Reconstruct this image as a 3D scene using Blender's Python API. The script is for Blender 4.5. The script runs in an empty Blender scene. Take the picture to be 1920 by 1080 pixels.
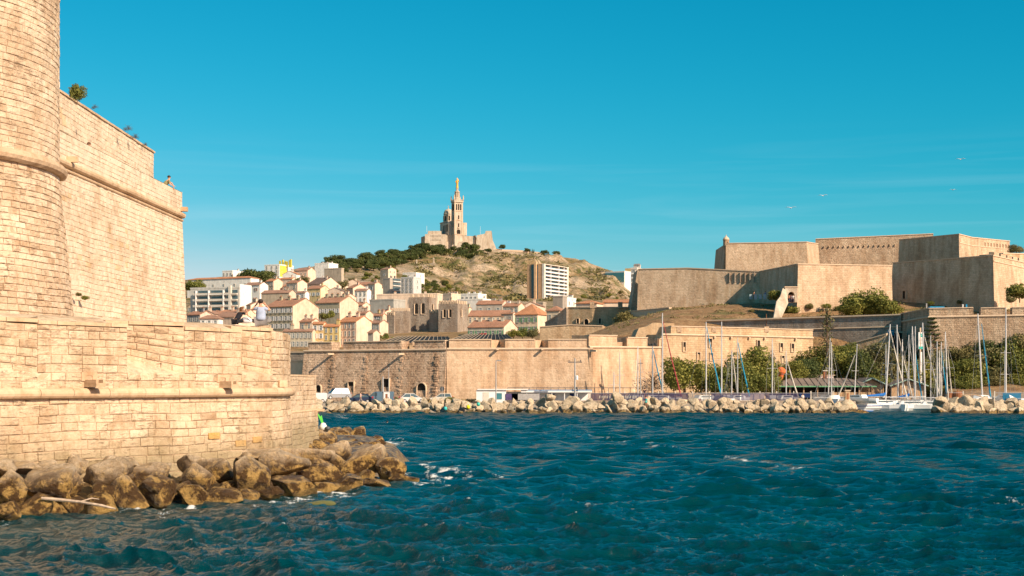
import bpy, bmesh, math, random
import numpy as np
from mathutils import Vector, Matrix, noise as mn
C = bpy.context.scene.collection
R = random.Random(7)
PI = math.pi
F, PX0, HY, H = 2800.0, 960.0, 720.0, 4.5
AZ, EL = 47.0, 33.0
def G(px, Y): return ((px-PX0)/F*Y, Y)
def Z(py, Y): return H+(HY-py)/F*Y
def P(px, py, Y): return Vector(((px-PX0)/F*Y, Y, Z(py, Y)))
def V(*a): return Vector(a)
# ------------------------------------------------------------------ materials
def lin(c):
    return tuple((x/255/12.92 if x/255 <= .04045 else ((x/255+.055)/1.055)**2.4) for x in c)
class NT:
    def __init__(s, name):
        s.m = bpy.data.materials.new(name); s.m.use_nodes = True
        s.t = s.m.node_tree; s.n = s.t.nodes; s.l = s.t.links
        s.b = s.n['Principled BSDF']; s.b.inputs['Specular IOR Level'].default_value = .25
        s.b.inputs['Roughness'].default_value = .9
    def node(s, ty, **kw):
        n = s.n.new(ty)
        for k, v in kw.items():
            if k.startswith('i_'):
                n.inputs[k[2:].replace('_', ' ')].default_value = v
            else: setattr(n, k, v)
        return n
    def link(s, a, b): s.l.new(a, b)
    def pos(s, scale=(1, 1, 1)):
        g = s.node('ShaderNodeNewGeometry'); mp = s.node('ShaderNodeMapping')
        mp.inputs['Scale'].default_value = scale
        s.link(g.outputs['Position'], mp.inputs['Vector']); return mp.outputs[0]
    def noise(s, vec, scale, detail=4, rough=.55, dist=0):
        n = s.node('ShaderNodeTexNoise'); n.inputs['Scale'].default_value = scale
        n.inputs['Detail'].default_value = detail; n.inputs['Roughness'].default_value = rough
        n.inputs['Distortion'].default_value = dist
        if vec: s.link(vec, n.inputs['Vector'])
        return n.outputs['Fac']
    def ramp(s, fac, stops, interp='LINEAR'):
        r = s.node('ShaderNodeValToRGB'); e = r.color_ramp.elements; r.color_ramp.interpolation = interp
        while len(e) > 1: e.remove(e[-1])
        for i, (p, c) in enumerate(stops):
            if i == 0: e[0].position = p
            else: e.new(p)
        for i, (p, c) in enumerate(stops):
            if isinstance(c, (int, float)): c = (c, c, c)
            e[i].color = (*c, 1)
        s.link(fac, r.inputs['Fac']); return r.outputs['Color']
    def mix(s, f, a, b, mode='MIX'):
        n = s.node('ShaderNodeMix'); n.data_type = 'RGBA'; n.blend_type = mode
        for k_, sock, v in ((0, n.inputs[0], f), (1, n.inputs[6], a), (2, n.inputs[7], b)):
            if hasattr(v, 'is_output'): s.link(v, sock)
            elif isinstance(v, (int, float)): sock.default_value = v if k_ == 0 else (v, v, v, 1)
            else: sock.default_value = (*v, 1)
        return n.outputs[2]
    def math(s, op, a, b=0.0):
        n = s.node('ShaderNodeMath', operation=op)
        for i, v in enumerate((a, b)):
            if hasattr(v, 'is_output'): s.link(v, n.inputs[i])
            else: n.inputs[i].default_value = v
        return n.outputs[0]
    def attr(s, name):
        a = s.node('ShaderNodeAttribute'); a.attribute_name = name; return a.outputs['Fac']
    def bump(s, h, strength=.5, dist=.05, normal=None):
        b = s.node('ShaderNodeBump'); b.inputs['Strength'].default_value = strength
        b.inputs['Distance'].default_value = dist; s.link(h, b.inputs['Height'])
        if normal: s.link(normal, b.inputs['Normal'])
        s.link(b.outputs[0], s.b.inputs['Normal']); return b.outputs[0]
    def col(s, c):
        if hasattr(c, 'is_output'): s.link(c, s.b.inputs['Base Color'])
        else: s.b.inputs['Base Color'].default_value = (*c, 1)
def simple(name, c, rough=.8, spec=.25, metal=0, nz=.15, sc=3.0):
    t = NT(name)
    n = t.noise(t.pos(), sc, 5)
    t.col(t.mix(1.0, c, t.ramp(n, [(.3, 1-nz), (.7, 1+nz*.5)]), 'MULTIPLY'))
    t.b.inputs['Roughness'].default_value = rough; t.b.inputs['Specular IOR Level'].default_value = spec
    t.b.inputs['Metallic'].default_value = metal
    return t.m
def block_mat(name, stops, pit=.5, bs=.6, scale=1.0, bd=.05, tide=False):
    """stones: each block carries 'rnd'; stains, pores and chisel roughness on top"""
    t = NT(name); p = t.pos()
    base = t.ramp(t.attr('rnd'), stops)
    st = t.ramp(t.noise(p, .35*scale, 5, .6), [(.30, (.74, .66, .58)), (.48, (.97, .95, .93)), (.7, (1.06, 1.05, 1.04))])
    c = t.mix(1, base, st, 'MULTIPLY')
    st2 = t.ramp(t.noise(p, 2.2*scale, 6, .65), [(.3, (.76, .69, .61)), (.52, (1, 1, 1)), (.78, (1.07, 1.06, 1.04))])
    c = t.mix(1, c, st2, 'MULTIPLY')
    pz = t.pos((1, 1, 1.8))
    fine = t.noise(pz, 6*scale, 9, .72, .4)
    pits = t.ramp(fine, [(.36, .45), (.44, 1)])
    c = t.mix(pit, c, t.mix(1, c, pits, 'MULTIPLY'))
    t.col(c)
    if tide:   # algae and salt staining above the boulders, and dark runs under the cordon
        g = t.node('ShaderNodeNewGeometry'); sx = t.node('ShaderNodeSeparateXYZ'); t.link(g.outputs['Position'], sx.inputs[0])
        zz = t.math('ADD', sx.outputs['Z'], t.math('MULTIPLY', t.noise(p, .5, 6, .7), -2.6))
        mr = t.node('ShaderNodeMapRange', i_From_Min=.1, i_From_Max=1.5, i_To_Min=.8, i_To_Max=0.0); t.link(zz, mr.inputs[0])
        c = t.mix(mr.outputs[0], c, (.30, .235, .13))
        run = t.ramp(t.noise(t.pos((2.2, 2.2, .14)), 1.0, 5, .65), [(.56, 0), (.70, .5)])
        c = t.mix(run, c, t.mix(1, c, (.66, .56, .46), 'MULTIPLY'))
    # horizontal erosion grooves, in weathered zones only, and chipped arrises
    zone = t.ramp(t.noise(p, .8*scale, 5, .65), [(.44, 0), (.60, 1)])
    gr = t.noise(t.pos((1.3, 1.3, 6.5)), 1.5*scale, 8, .7, .6)
    grm = t.math('MULTIPLY', t.ramp(gr, [(.36, 1), (.44, 0)]), t.math('MULTIPLY', zone, pit*.85))
    c = t.mix(grm, c, t.mix(1, c, (.50, .40, .32), 'MULTIPLY'))
    bl = t.ramp(t.noise(p, 9*scale, 6, .8), [(.36, (.70, .62, .54)), (.47, (1, 1, 1)), (.66, (1.10, 1.08, 1.04))])
    c = t.mix(min(1, pit*.8), c, t.mix(1, c, bl, 'MULTIPLY'))
    t.col(c)
    coarse = t.noise(p, 2.5*scale, 4, .6)
    h = t.math('ADD', t.math('MULTIPLY', fine, 1.0), t.math('ADD', t.math('MULTIPLY', coarse, .6), t.math('MULTIPLY', t.ramp(gr, [(.36, 0), (.46, 1)]), t.math('MULTIPLY', zone, .6))))
    t.bump(h, bs, bd)
    return t.m
def uvstone(name, c1, c2, mortar, bw, bh, rough=.5, patch=(.78, 1.12), dark=0.0, msize=.03):
    """far masonry: brick courses in metres along UV, rubble relief and weather patches"""
    t = NT(name); p = t.pos()
    uv = t.node('ShaderNodeUVMap').outputs[0]
    wob = t.node('ShaderNodeTexNoise', i_Scale=.6); t.link(uv, wob.inputs['Vector'])
    wv = t.node('ShaderNodeVectorMath', operation='SCALE'); t.link(wob.outputs['Color'], wv.inputs[0]); wv.inputs[3].default_value = .25
    ad = t.node('ShaderNodeVectorMath', operation='ADD'); t.link(uv, ad.inputs[0]); t.link(wv.outputs[0], ad.inputs[1])
    b = t.node('ShaderNodeTexBrick'); t.link(ad.outputs[0], b.inputs['Vector'])
    b.inputs['Color1'].default_value = (*c1, 1); b.inputs['Color2'].default_value = (*c2, 1)
    b.inputs['Mortar'].default_value = (*mortar, 1); b.inputs['Scale'].default_value = 1
    b.inputs['Brick Width'].default_value = bw; b.inputs['Row Height'].default_value = bh
    b.inputs['Mortar Size'].default_value = msize; b.inputs['Bias'].default_value = -.1
    c = t.mix(1, b.outputs['Color'], t.ramp(t.noise(p, .12, 6, .6, .6), [(.3, patch[0]), (.5, 1.0), (.7, patch[1])]), 'MULTIPLY')
    c = t.mix(1, c, t.ramp(t.noise(t.pos((1, 1, .35)), .5, 5, .6), [(.32, (.76, .69, .62)), (.6, (1.05, 1.04, 1.0))]), 'MULTIPLY')
    c = t.mix(1, c, t.ramp(t.noise(t.pos((1, 1, .10)), .45, 4, .6), [(.36, (.86, .80, .74)), (.52, (1, 1, 1))]), 'MULTIPLY')
    fine = t.noise(p, 1.5, 8, .75)
    c = t.mix(dark, c, t.mix(1, c, t.ramp(fine, [(.38, .35), (.48, 1), (.7, 1.15)]), 'MULTIPLY'))
    t.col(c)
    h = t.math('ADD', t.math('MULTIPLY', b.outputs['Fac'], -.25), t.math('MULTIPLY', fine, 1.4))
    t.bump(h, rough, .35)
    return t.m
M = {}
M['near'] = block_mat('warm_limestone_blocks', [(0, (.49, .35, .225)), (.12, (.57, .43, .29)), (.5, (.63, .49, .335)), (.75, (.65, .495, .345)), (.88, (.70, .565, .41)), (.93, (.63, .45, .30)), (.975, (.63, .42, .25)), (.99, (.66, .38, .12)), (1, (.66, .38, .12))], .6, .85, 1.0, .06, True)
M['dressed'] = block_mat('dressed_limestone', [(0, (.54, .39, .25)), (.5, (.60, .44, .285)), (1, (.62, .44, .29))], .15, .2)
M['mortar'] = block_mat('lime_mortar', [(0, (.52, .38, .25)), (1, (.55, .41, .275))], .3, .4)
M['rubblestone'] = block_mat('roughly_coursed_limestone', [(0, (.52, .375, .245)), (.3, (.58, .435, .295)), (.6, (.64, .50, .355)), (.85, (.66, .52, .375)), (.95, (.72, .59, .44)), (1, (.62, .40, .22))], .5, .9, .8, .06)
M['pale'] = block_mat('pale_limestone_courses', [(0, (.66, .53, .385)), (.5, (.70, .57, .425)), (.85, (.72, .60, .46)), (.96, (.68, .54, .38)), (1, (.66, .47, .26))], .3, .6, .8)
M['mortar_pale'] = block_mat('pale_lime_mortar', [(0, (.64, .51, .37)), (1, (.66, .53, .39))], .2, .4)
M['farA'] = uvstone('raked_rubble_wall', (.62, .44, .31), (.72, .53, .38), (.50, .35, .25), .8, .42, 1.0, (.85, 1.1), .85, .04)
M['farB'] = uvstone('pink_limestone_wall', (.60, .425, .285), (.67, .49, .34), (.56, .40, .27), .9, .42, .5, (.90, 1.08), .28, .02)
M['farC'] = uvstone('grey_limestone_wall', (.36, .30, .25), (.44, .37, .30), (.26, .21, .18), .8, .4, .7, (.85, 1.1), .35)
M['farD'] = uvstone('ochre_limestone_wall', (.56, .41, .26), (.66, .49, .32), (.44, .32, .21), .8, .4, .5, (.86, 1.1), .25)
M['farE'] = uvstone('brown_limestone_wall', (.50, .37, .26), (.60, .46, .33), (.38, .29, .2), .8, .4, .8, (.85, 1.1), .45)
M['farM'] = uvstone('tan_citadel_wall', (.56, .42, .29), (.65, .50, .36), (.47, .35, .245), .8, .4, .5, (.90, 1.08), .32)
M['coping'] = simple('coping_stone', (.60, .45, .31), .9, .2, 0, .15, 1.5)
M['church'] = uvstone('pale_church_limestone', (.52, .45, .36), (.60, .525, .425), (.36, .31, .25), 1.2, .6, .4, (.9, 1.06), .2)
M['gilt'] = simple('gilding', (.85, .42, .06), .45, .5, .35, .1, .5)
M['gold'] = M['gilt']
def objcol(name, nz=.18, rough=.9, scale=.6, streak=True, tile=False):
    t = NT(name); oi = t.node('ShaderNodeObjectInfo'); p = t.pos()
    c = oi.outputs['Color']
    c = t.mix(1, c, t.ramp(t.noise(p, scale, 6, .6), [(.3, 1-nz), (.6, 1+nz*.4)]), 'MULTIPLY')
    if streak:
        c = t.mix(1, c, t.ramp(t.noise(t.pos((1.2, 1.2, .12)), 1.0, 5, .6), [(.35, .86), (.6, 1.03)]), 'MULTIPLY')
    if tile:
        n = t.noise(p, 2.5, 5, .8)
        c = t.mix(1, c, t.ramp(n, [(.3, (.62, .62, .66)), (.5, (1, 1, 1)), (.72, (1.22, 1.12, 1.05))]), 'MULTIPLY')
        t.bump(n, .7, .25)
    t.col(c); t.b.inputs['Roughness'].default_value = rough
    return t.m
M['plaster'] = objcol('weathered_plaster')
M['tile'] = objcol('clay_roof_tiles', .2, .9, .35, False, True)
M['paint'] = objcol('painted_metal', .05, .45, 2, False)
M['cloth'] = objcol('woven_cloth', .12, .95, 8, False)
M['skin'] = objcol('skin', .08, .6, 12, False)
M['hair'] = objcol('hair', .3, .6, 20, False)
M['glass'] = simple('window_glass', (.08, .12, .135), .15, .6, 0, .3, .7)
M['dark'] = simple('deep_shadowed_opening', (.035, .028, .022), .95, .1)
M['white'] = simple('white_paint', (.78, .76, .72), .5, .3, 0, .08, 1)
M['frame'] = simple('window_surround', (.62, .56, .47), .8)
M['green'] = simple('green_shutter_paint', (.13, .30, .16), .7)
M['greysh'] = simple('grey_shutter_paint', (.50, .49, .44), .7)
M['redsh'] = simple('red_brown_shutter_paint', (.28, .10, .06), .7)
M['alu'] = simple('mast_aluminium', (.62, .60, .57), .35, .5, .3, .05)
M['steel'] = simple('galvanised_steel', (.38, .38, .37), .5, .4, .5, .15)
M['darkmetal'] = simple('dark_metal', (.07, .075, .08), .5, .4)
M['rust'] = simple('rust', (.33, .14, .07), .9, .1, 0, .4, 1.5)
M['tyre'] = simple('tyre_rubber', (.02, .02, .02), .8)
M['wood'] = simple('varnished_wood', (.42, .27, .15), .6, .3, 0, .3, 2)
M['drift'] = simple('bleached_driftwood', (.55, .42, .30), .8, .2, 0, .4, 6)
M['tealglass'] = simple('teal_glass', (.05, .2, .23), .15, .6)
M['blueawn'] = simple('blue_awning', (.05, .22, .42), .7)
M['rib'] = simple('tan_roof_rib', (.30, .24, .17), .8)
M['solar'] = simple('dark_roof_panel', (.03, .035, .04), .9, .1, 0, .3, 1)
M['metalroof'] = simple('brown_standing_seam_roof', (.22, .165, .13), .7, .3, 0, .2, .5)
M['gull'] = simple('white_feathers', (.75, .75, .75), .8)
def leafmat(name, a, b, c):
    t = NT(name)
    oi = t.node('ShaderNodeObjectInfo')
    col = t.ramp(t.attr('rnd'), [(0, a), (.55, b), (1, c)])
    col = t.mix(1, col, t.ramp(oi.outputs['Random'], [(0, (.8, .85, .9)), (1, (1.2, 1.1, 1.0))]), 'MULTIPLY')
    t.col(col); t.b.inputs['Roughness'].default_value = .75
    tr = t.node('ShaderNodeBsdfTranslucent'); t.link(col, tr.inputs[0])
    ms = t.node('ShaderNodeMixShader'); ms.inputs[0].default_value = .22
    out = t.n['Material Output']; t.link(t.b.outputs[0], ms.inputs[1]); t.link(tr.outputs[0], ms.inputs[2]); t.link(ms.outputs[0], out.inputs[0])
    return t.m
M['leaf'] = leafmat('broad_leaves', (.08, .10, .018), (.21, .215, .045), (.38, .35, .09))
M['olive'] = leafmat('olive_grey_leaves', (.09, .09, .03), (.19, .17, .065), (.33, .28, .12))
M['pine'] = leafmat('pine_needles', (.04, .06, .018), (.09, .115, .03), (.18, .19, .06))
M['twig'] = leafmat('bare_twigs', (.07, .055, .045), (.12, .09, .07), (.18, .14, .10))
M['bark'] = simple('tree_bark', (.16, .11, .075), .95, .1, 0, .3, 3)
# boulders: algae and wet stain are bound to the tide line
def rockmat(name, dry1, dry2, wetc, algae, z0, z1, z2, pitted=.4):
    t = NT(name); p = t.pos(); oi = t.node('ShaderNodeObjectInfo')
    n1 = t.noise(p, 1.1, 7, .62); n2 = t.noise(p, 5.5, 8, .72)
    c = t.ramp(t.noise(p, 2.8, 7, .7), [(.34, dry1), (.6, dry2)])
    c = t.mix(1, c, t.ramp(oi.outputs['Random'], [(0, .82), (1, 1.1)]), 'MULTIPLY')
    g = t.node('ShaderNodeNewGeometry'); sx = t.node('ShaderNodeSeparateXYZ'); t.link(g.outputs['Position'], sx.inputs[0])
    z = t.math('ADD', sx.outputs['Z'], t.math('MULTIPLY', t.math('SUBTRACT', n1, .5), 1.6))
    mr = t.node('ShaderNodeMapRange', i_From_Min=z1+(z2-z1)*.45, i_From_Max=z2); t.link(z, mr.inputs[0])
    mr2 = t.node('ShaderNodeMapRange', i_From_Min=z0, i_From_Max=z1); t.link(z, mr2.inputs[0])
    wet = t.mix(t.ramp(t.noise(p, 2.1, 8, .75), [(.49, 0), (.57, 1)]), wetc, algae)
    low = t.mix(mr2.outputs[0], algae, wet)
    c = t.mix(mr.outputs[0], low, c)
    c = t.mix(pitted, c, t.mix(1, c, t.ramp(n2, [(.34, .4), (.47, 1), (.75, 1.2)]), 'MULTIPLY'))
    t.col(c)
    rr = t.ramp(mr.outputs[0], [(0, .34), (1, .9)]); t.link(rr, t.b.inputs['Roughness'])
    t.b.inputs['Specular IOR Level'].default_value = .35
    t.bump(t.math('ADD', n2, t.math('ADD', t.math('MULTIPLY', n1, 1.2), t.math('MULTIPLY', t.noise(p, 14, 6, .8), .35))), 1.0, .30)
    return t.m
M['rock'] = rockmat('tidal_boulder', (.55, .37, .195), (.82, .64, .43), (.095, .05, .018), (.52, .32, .10), .0, .25, 1.75, .7)
M['frock'] = rockmat('breakwater_boulder', (.46, .35, .22), (.76, .61, .42), (.12, .08, .04), (.34, .22, .08), -.2, .25, .6, .6)
# ------------------------------------------------------------------ mesh builder
class MB:
    def __init__(s): s.v = []; s.f = []; s.mi = []; s.r = []; s.uv = []; s.mats = []; s.hasuv = False
    def m(s, mat):
        if isinstance(mat, str): mat = M[mat]
        if mat not in s.mats: s.mats.append(mat)
        return s.mats.index(mat)
    def face(s, pts, mat, rnd=.5, uv=None):
        i = len(s.v); s.v.extend([tuple(p) for p in pts]); s.f.append(tuple(range(i, i+len(pts))))
        s.mi.append(s.m(mat)); s.r.append(rnd); s.uv.append(uv)
        if uv: s.hasuv = True
    def raw(s, vs, fs, mat, rnd=.5):
        i = len(s.v); s.v.extend([tuple(p) for p in vs]); k = s.m(mat)
        for f in fs:
            s.f.append(tuple(a+i for a in f)); s.mi.append(k); s.r.append(rnd); s.uv.append(None)
    def box(s, c, d, mat, rot=None, taper=1.0, rnd=.5):
        x, y, z = d[0]/2, d[1]/2, d[2]/2; vs = []
        for k, t in ((-1, 1), (1, taper)):
            for a, b in ((-1, -1), (1, -1), (1, 1), (-1, 1)):
                p = V(a*x*t, b*y*t, k*z)
                if rot: p = rot @ p
                vs.append(p+V(*c))
        s.raw(vs, [(0, 3, 2, 1), (4, 5, 6, 7), (0, 1, 5, 4), (1, 2, 6, 5), (2, 3, 7, 6), (3, 0, 4, 7)], mat, rnd)
    def tube(s, pts, rad, mat, n=6, cap=True, rnd=.5):
        pts = [V(*p) for p in pts]; rs = rad if isinstance(rad, (list, tuple)) else [rad]*len(pts)
        vs = []; fs = []; up = None
        for i, p in enumerate(pts):
            d = (pts[min(i+1, len(pts)-1)]-pts[max(i-1, 0)]).normalized()
            if up is None: up = V(0, 0, 1) if abs(d.z) < .9 else V(1, 0, 0)
            a = d.cross(up).normalized(); b = a.cross(d)
            for k in range(n):
                t = 2*PI*k/n; vs.append(p+(a*math.cos(t)+b*math.sin(t))*rs[i])
        for i in range(len(pts)-1):
            for k in range(n):
                k2 = (k+1) % n; fs.append((i*n+k, i*n+k2, (i+1)*n+k2, (i+1)*n+k))
        if cap: fs.append(tuple(range(n-1, -1, -1))); fs.append(tuple((len(pts)-1)*n+k for k in range(n)))
        s.raw(vs, fs, mat, rnd)
    def lathe(s, prof, mat, c=(0, 0, 0), n=16, a0=0, sx=1, sy=1, rnd=.5):
        vs = []; fs = []
        for r, z in prof:
            for k in range(n):
                t = a0+2*PI*k/n; vs.append((c[0]+r*sx*math.cos(t), c[1]+r*sy*math.sin(t), c[2]+z))
        for i in range(len(prof)-1):
            for k in range(n):
                k2 = (k+1) % n; fs.append((i*n+k, i*n+k2, (i+1)*n+k2, (i+1)*n+k))
        fs.append(tuple(range(n-1, -1, -1))); fs.append(tuple((len(prof)-1)*n+k for k in range(n)))
        s.raw(vs, fs, mat, rnd)
    def prism(s, poly, a, b, mat, axis='y', rnd=.5):
        """poly in (u,w) extruded along an axis from a to b"""
        def q(u, w, t): return {'y': (u, t, w), 'x': (t, u, w), 'z': (u, w, t)}[axis]
        n = len(poly); vs = [q(u, w, a) for u, w in poly]+[q(u, w, b) for u, w in poly]
        fs = [tuple(range(n)), tuple(range(2*n-1, n-1, -1))]+[(i, i+n, (i+1) % n+n, (i+1) % n) for i in range(n)]
        s.raw(vs, fs, mat, rnd)
    def build(s, name, parent=None, smooth=False, fix=False, color=None):
        me = bpy.data.meshes.new(name); me.from_pydata(s.v, [], s.f)
        for m in s.mats: me.materials.append(m)
        me.polygons.foreach_set('material_index', s.mi)
        a = me.attributes.new('rnd', 'FLOAT', 'FACE'); a.data.foreach_set('value', s.r)
        if s.hasuv:
            u = me.uv_layers.new(name='UVMap'); k = 0; buf = []
            for f, uv in zip(s.f, s.uv):
                for j in range(len(f)): buf.extend(uv[j] if uv else (0, 0))
            u.data.foreach_set('uv', buf)
        if smooth: me.polygons.foreach_set('use_smooth', [True]*len(s.f))
        if fix:
            bm = bmesh.new(); bm.from_mesh(me); bmesh.ops.remove_doubles(bm, verts=bm.verts, dist=1e-4)
            bmesh.ops.recalc_face_normals(bm, faces=bm.faces); bm.to_mesh(me); bm.free()
        me.update()
        o = bpy.data.objects.new(name, me); C.objects.link(o)
        if parent: o.parent = parent
        if color: o.color = (*color, 1)
        return o
def tag(o, label=None, cat=None, group=None, kind='thing'):
    if label: o['label'] = label
    if cat: o['category'] = cat
    if group: o['group'] = group
    if kind: o['kind'] = kind
    return o
def empty(name, loc, label, cat, rz=0, group=None):
    o = bpy.data.objects.new(name, None); C.objects.link(o); o.location = loc; o.rotation_euler = (0, 0, rz)
    o.empty_display_size = .5
    return tag(o, label, cat, group)
def struct(o, label=None):
    o['kind'] = 'structure'; o['category'] = 'setting'
    if label: o['label'] = label
    return o
def dup(o, parent=None, loc=None):
    c = o.copy(); C.objects.link(c)
    if parent: c.parent = parent
    if loc is not None: c.location = loc
    for ch in list(o.children): dup(ch, c)
    return c
SKY_STR = .1
SKY_POW = (4.6, .98, .91); SKY_GAIN = (.00125, .69, .865); CLOUD = (3.2, 5.2, 6.0)
EXPO = 0.56
WATER1 = (.0, .027, .032); WATER2 = (.0, .046, .054)
# ------------------------------------------------------------------ camera, sun, sky
cam = bpy.data.cameras.new('camera'); co = bpy.data.objects.new('camera', cam); C.objects.link(co)
co.location = (0, 0, H); co.rotation_euler = (PI/2, 0, 0); cam.lens = F/1920*36; cam.sensor_width = 36
cam.shift_y = (HY-540)/1920; cam.clip_end = 20000; cam.clip_start = .5
bpy.context.scene.camera = co
sd = V(math.cos(math.radians(EL))*math.sin(math.radians(AZ)), -math.cos(math.radians(EL))*math.cos(math.radians(AZ)), math.sin(math.radians(EL)))
sl = bpy.data.lights.new('sun', 'SUN'); sl.energy = 5.0; sl.angle = math.radians(.53); sl.color = (1, .82, .615)
so = bpy.data.objects.new('sun', sl); C.objects.link(so); so.rotation_euler = sd.to_track_quat('Z', 'Y').to_euler()
w = bpy.data.worlds.new('World'); bpy.context.scene.world = w; w.use_nodes = True
nt = w.node_tree; bg = nt.nodes['Background']
sky = nt.nodes.new('ShaderNodeTexSky'); sky.sky_type = 'NISHITA'; sky.sun_disc = False
sky.sun_elevation = math.radians(EL); sky.sun_rotation = math.radians(180-AZ)
sky.air_density = 1.0; sky.dust_density = .6; sky.ozone_density = 1.6
bg.inputs[1].default_value = SKY_STR
# teal grade of the clear sky: per-channel gain, then faint cirrus low down
sep = nt.nodes.new('ShaderNodeSeparateColor'); nt.links.new(sky.outputs[0], sep.inputs[0])
cmb = nt.nodes.new('ShaderNodeCombineColor')
for i in range(3):
    a = nt.nodes.new('ShaderNodeMath'); a.operation = 'POWER'; a.inputs[1].default_value = SKY_POW[i]; nt.links.new(sep.outputs[i], a.inputs[0])
    m_ = nt.nodes.new('ShaderNodeMath'); m_.operation = 'MULTIPLY'; m_.inputs[1].default_value = SKY_GAIN[i]; nt.links.new(a.outputs[0], m_.inputs[0])
    k_ = nt.nodes.new('ShaderNodeMath'); k_.operation = 'MINIMUM'; k_.inputs[1].default_value = (11, 8, 9)[i]; nt.links.new(m_.outputs[0], k_.inputs[0])
    nt.links.new(k_.outputs[0], cmb.inputs[i])
tc = nt.nodes.new('ShaderNodeTexCoord'); mp = nt.nodes.new('ShaderNodeMapping'); mp.inputs['Scale'].default_value = (3.5, 3.5, 70)
mp.inputs['Rotation'].default_value = (0, .03, 0)
nt.links.new(tc.outputs['Generated'], mp.inputs[0])
nz = nt.nodes.new('ShaderNodeTexNoise'); nz.inputs['Scale'].default_value = 1.1; nz.inputs['Detail'].default_value = 7; nz.inputs['Distortion'].default_value = .8
nt.links.new(mp.outputs[0], nz.inputs['Vector'])
cr = nt.nodes.new('ShaderNodeValToRGB'); cr.color_ramp.elements[0].position = .48; cr.color_ramp.elements[1].position = .74
cr.color_ramp.elements[1].color = (.42, .42, .42, 1)
nt.links.new(nz.outputs['Fac'], cr.inputs[0])
sx = nt.nodes.new('ShaderNodeSeparateXYZ'); nt.links.new(tc.outputs['Generated'], sx.inputs[0])
mr = nt.nodes.new('ShaderNodeMapRange'); mr.inputs[1].default_value = .02; mr.inputs[2].default_value = .17; mr.inputs[3].default_value = 1; mr.inputs[4].default_value = 0
nt.links.new(sx.outputs['Z'], mr.inputs[0])
mm = nt.nodes.new('ShaderNodeMath'); mm.operation = 'MULTIPLY'; nt.links.new(cr.outputs[0], mm.inputs[0]); nt.links.new(mr.outputs[0], mm.inputs[1])
mx = nt.nodes.new('ShaderNodeMix'); mx.data_type = 'RGBA'; nt.links.new(mm.outputs[0], mx.inputs[0]); nt.links.new(cmb.outputs[0], mx.inputs[6])
mx.inputs[7].default_value = (CLOUD[0], CLOUD[1], CLOUD[2], 1)
nt.links.new(mx.outputs[2], bg.inputs[0])
vs_ = bpy.context.scene.view_settings; vs_.view_transform = 'Standard'; vs_.look = 'None'; vs_.exposure = EXPO; vs_.gamma = 1
bpy.context.scene.cycles.max_bounces = 6
bpy.context.scene.cycles.diffuse_bounces = 3
# ------------------------------------------------------------------ terrain
TC = [-1500, 350, 560, 640, 700, 790, 850, 930, 1000, 1080, 1150, 1200, 1260, 1400, 1600, 1900, 3500]
def row(*p):   # p: (px, value) pairs -> values at TC
    xs = [a for a, b in p]; ys = [b for a, b in p]; return [float(np.interp(c, xs, ys)) for c in TC]
def zr(Y, *p): return (Y, [(HY-(z-H)*F/Y) for z in row(*p)])
TR = [zr(233.5, (0, -1.5)), zr(237, (0, 1.4)), zr(262, (1500, 1.5), (1620, 3), (1900, 5)), zr(285, (850, 5), (1180, 6), (1260, 8), (1340, 6), (1900, 7)),
      zr(293, (700, 6), (1000, 8), (1180, 10), (1260, 12), (1330, 8), (1680, 8), (1700, 16), (1900, 17)), zr(303, (700, 6), (1000, 9), (1180, 15), (1290, 16.4), (1340, 10), (1500, 10), (1540, 17), (1900, 18.5)), zr(318, (700, 7), (1000, 9.5), (1180, 16.5), (1260, 18), (1325, 17.4), (1900, 19.3)),
      zr(345, (700, 9), (1000, 11.5), (1180, 19.3), (1260, 21.5), (1400, 22.9), (1600, 23.5)),
      zr(375, (700, 10), (1000, 13), (1180, 20.5), (1260, 23.8), (1400, 25)),
      zr(440, (700, 16), (1000, 18), (1200, 23), (1400, 25)),
      (600, row((1000, 604), (1300, 612))), (800, row((800, 565), (1300, 585))),
      (1050, row((-1500, 540), (350, 530), (560, 524), (700, 530), (850, 553), (1000, 566), (1180, 570), (1300, 600))),
      (1250, row((-1500, 548), (350, 526), (560, 506), (640, 500), (700, 507), (790, 525), (850, 540), (930, 552), (1000, 558), (1150, 560), (1200, 575), (1260, 600))),
      (1400, row((-1500, 560), (350, 535), (560, 504), (640, 492), (700, 494), (790, 503), (850, 512), (930, 524), (1000, 528), (1080, 532), (1150, 540), (1200, 575), (1260, 600))),
      (1550, row((-1500, 570), (350, 545), (560, 510), (640, 490), (700, 484), (790, 482), (850, 488), (930, 492), (1000, 497), (1080, 503), (1150, 517), (1200, 570), (1260, 600))),
      (1700, row((-1500, 590), (350, 550), (560, 520), (640, 492), (700, 480), (790, 469), (850, 464), (930, 466), (1000, 473), (1080, 485), (1150, 508), (1200, 568), (1260, 600))),
      (2000, row((350, 600), (700, 520), (850, 505), (1000, 515), (1150, 560), (1260, 620))),
      (3000, row((0, 640),)), (12000, row((0, 700),))]
TRY = [a for a, b in TR]
def hz_raw(px, Y):
    j = max(0, min(len(TR)-2, int(np.searchsorted(TRY, Y))-1)); t = min(1, max(0, (Y-TRY[j])/(TRY[j+1]-TRY[j])))
    a = float(np.interp(px, TC, TR[j][1])); b = float(np.interp(px, TC, TR[j+1][1]))
    z0 = H+(HY-a)/F*TRY[j]; z1 = H+(HY-b)/F*TRY[j+1]
    z = z0+(z1-z0)*t
    if 1606 < px < 1768 and Y < 262: z = -1.5
    elif 1590 < px < 1785 and Y < 240: z = -1.5
    return z
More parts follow.
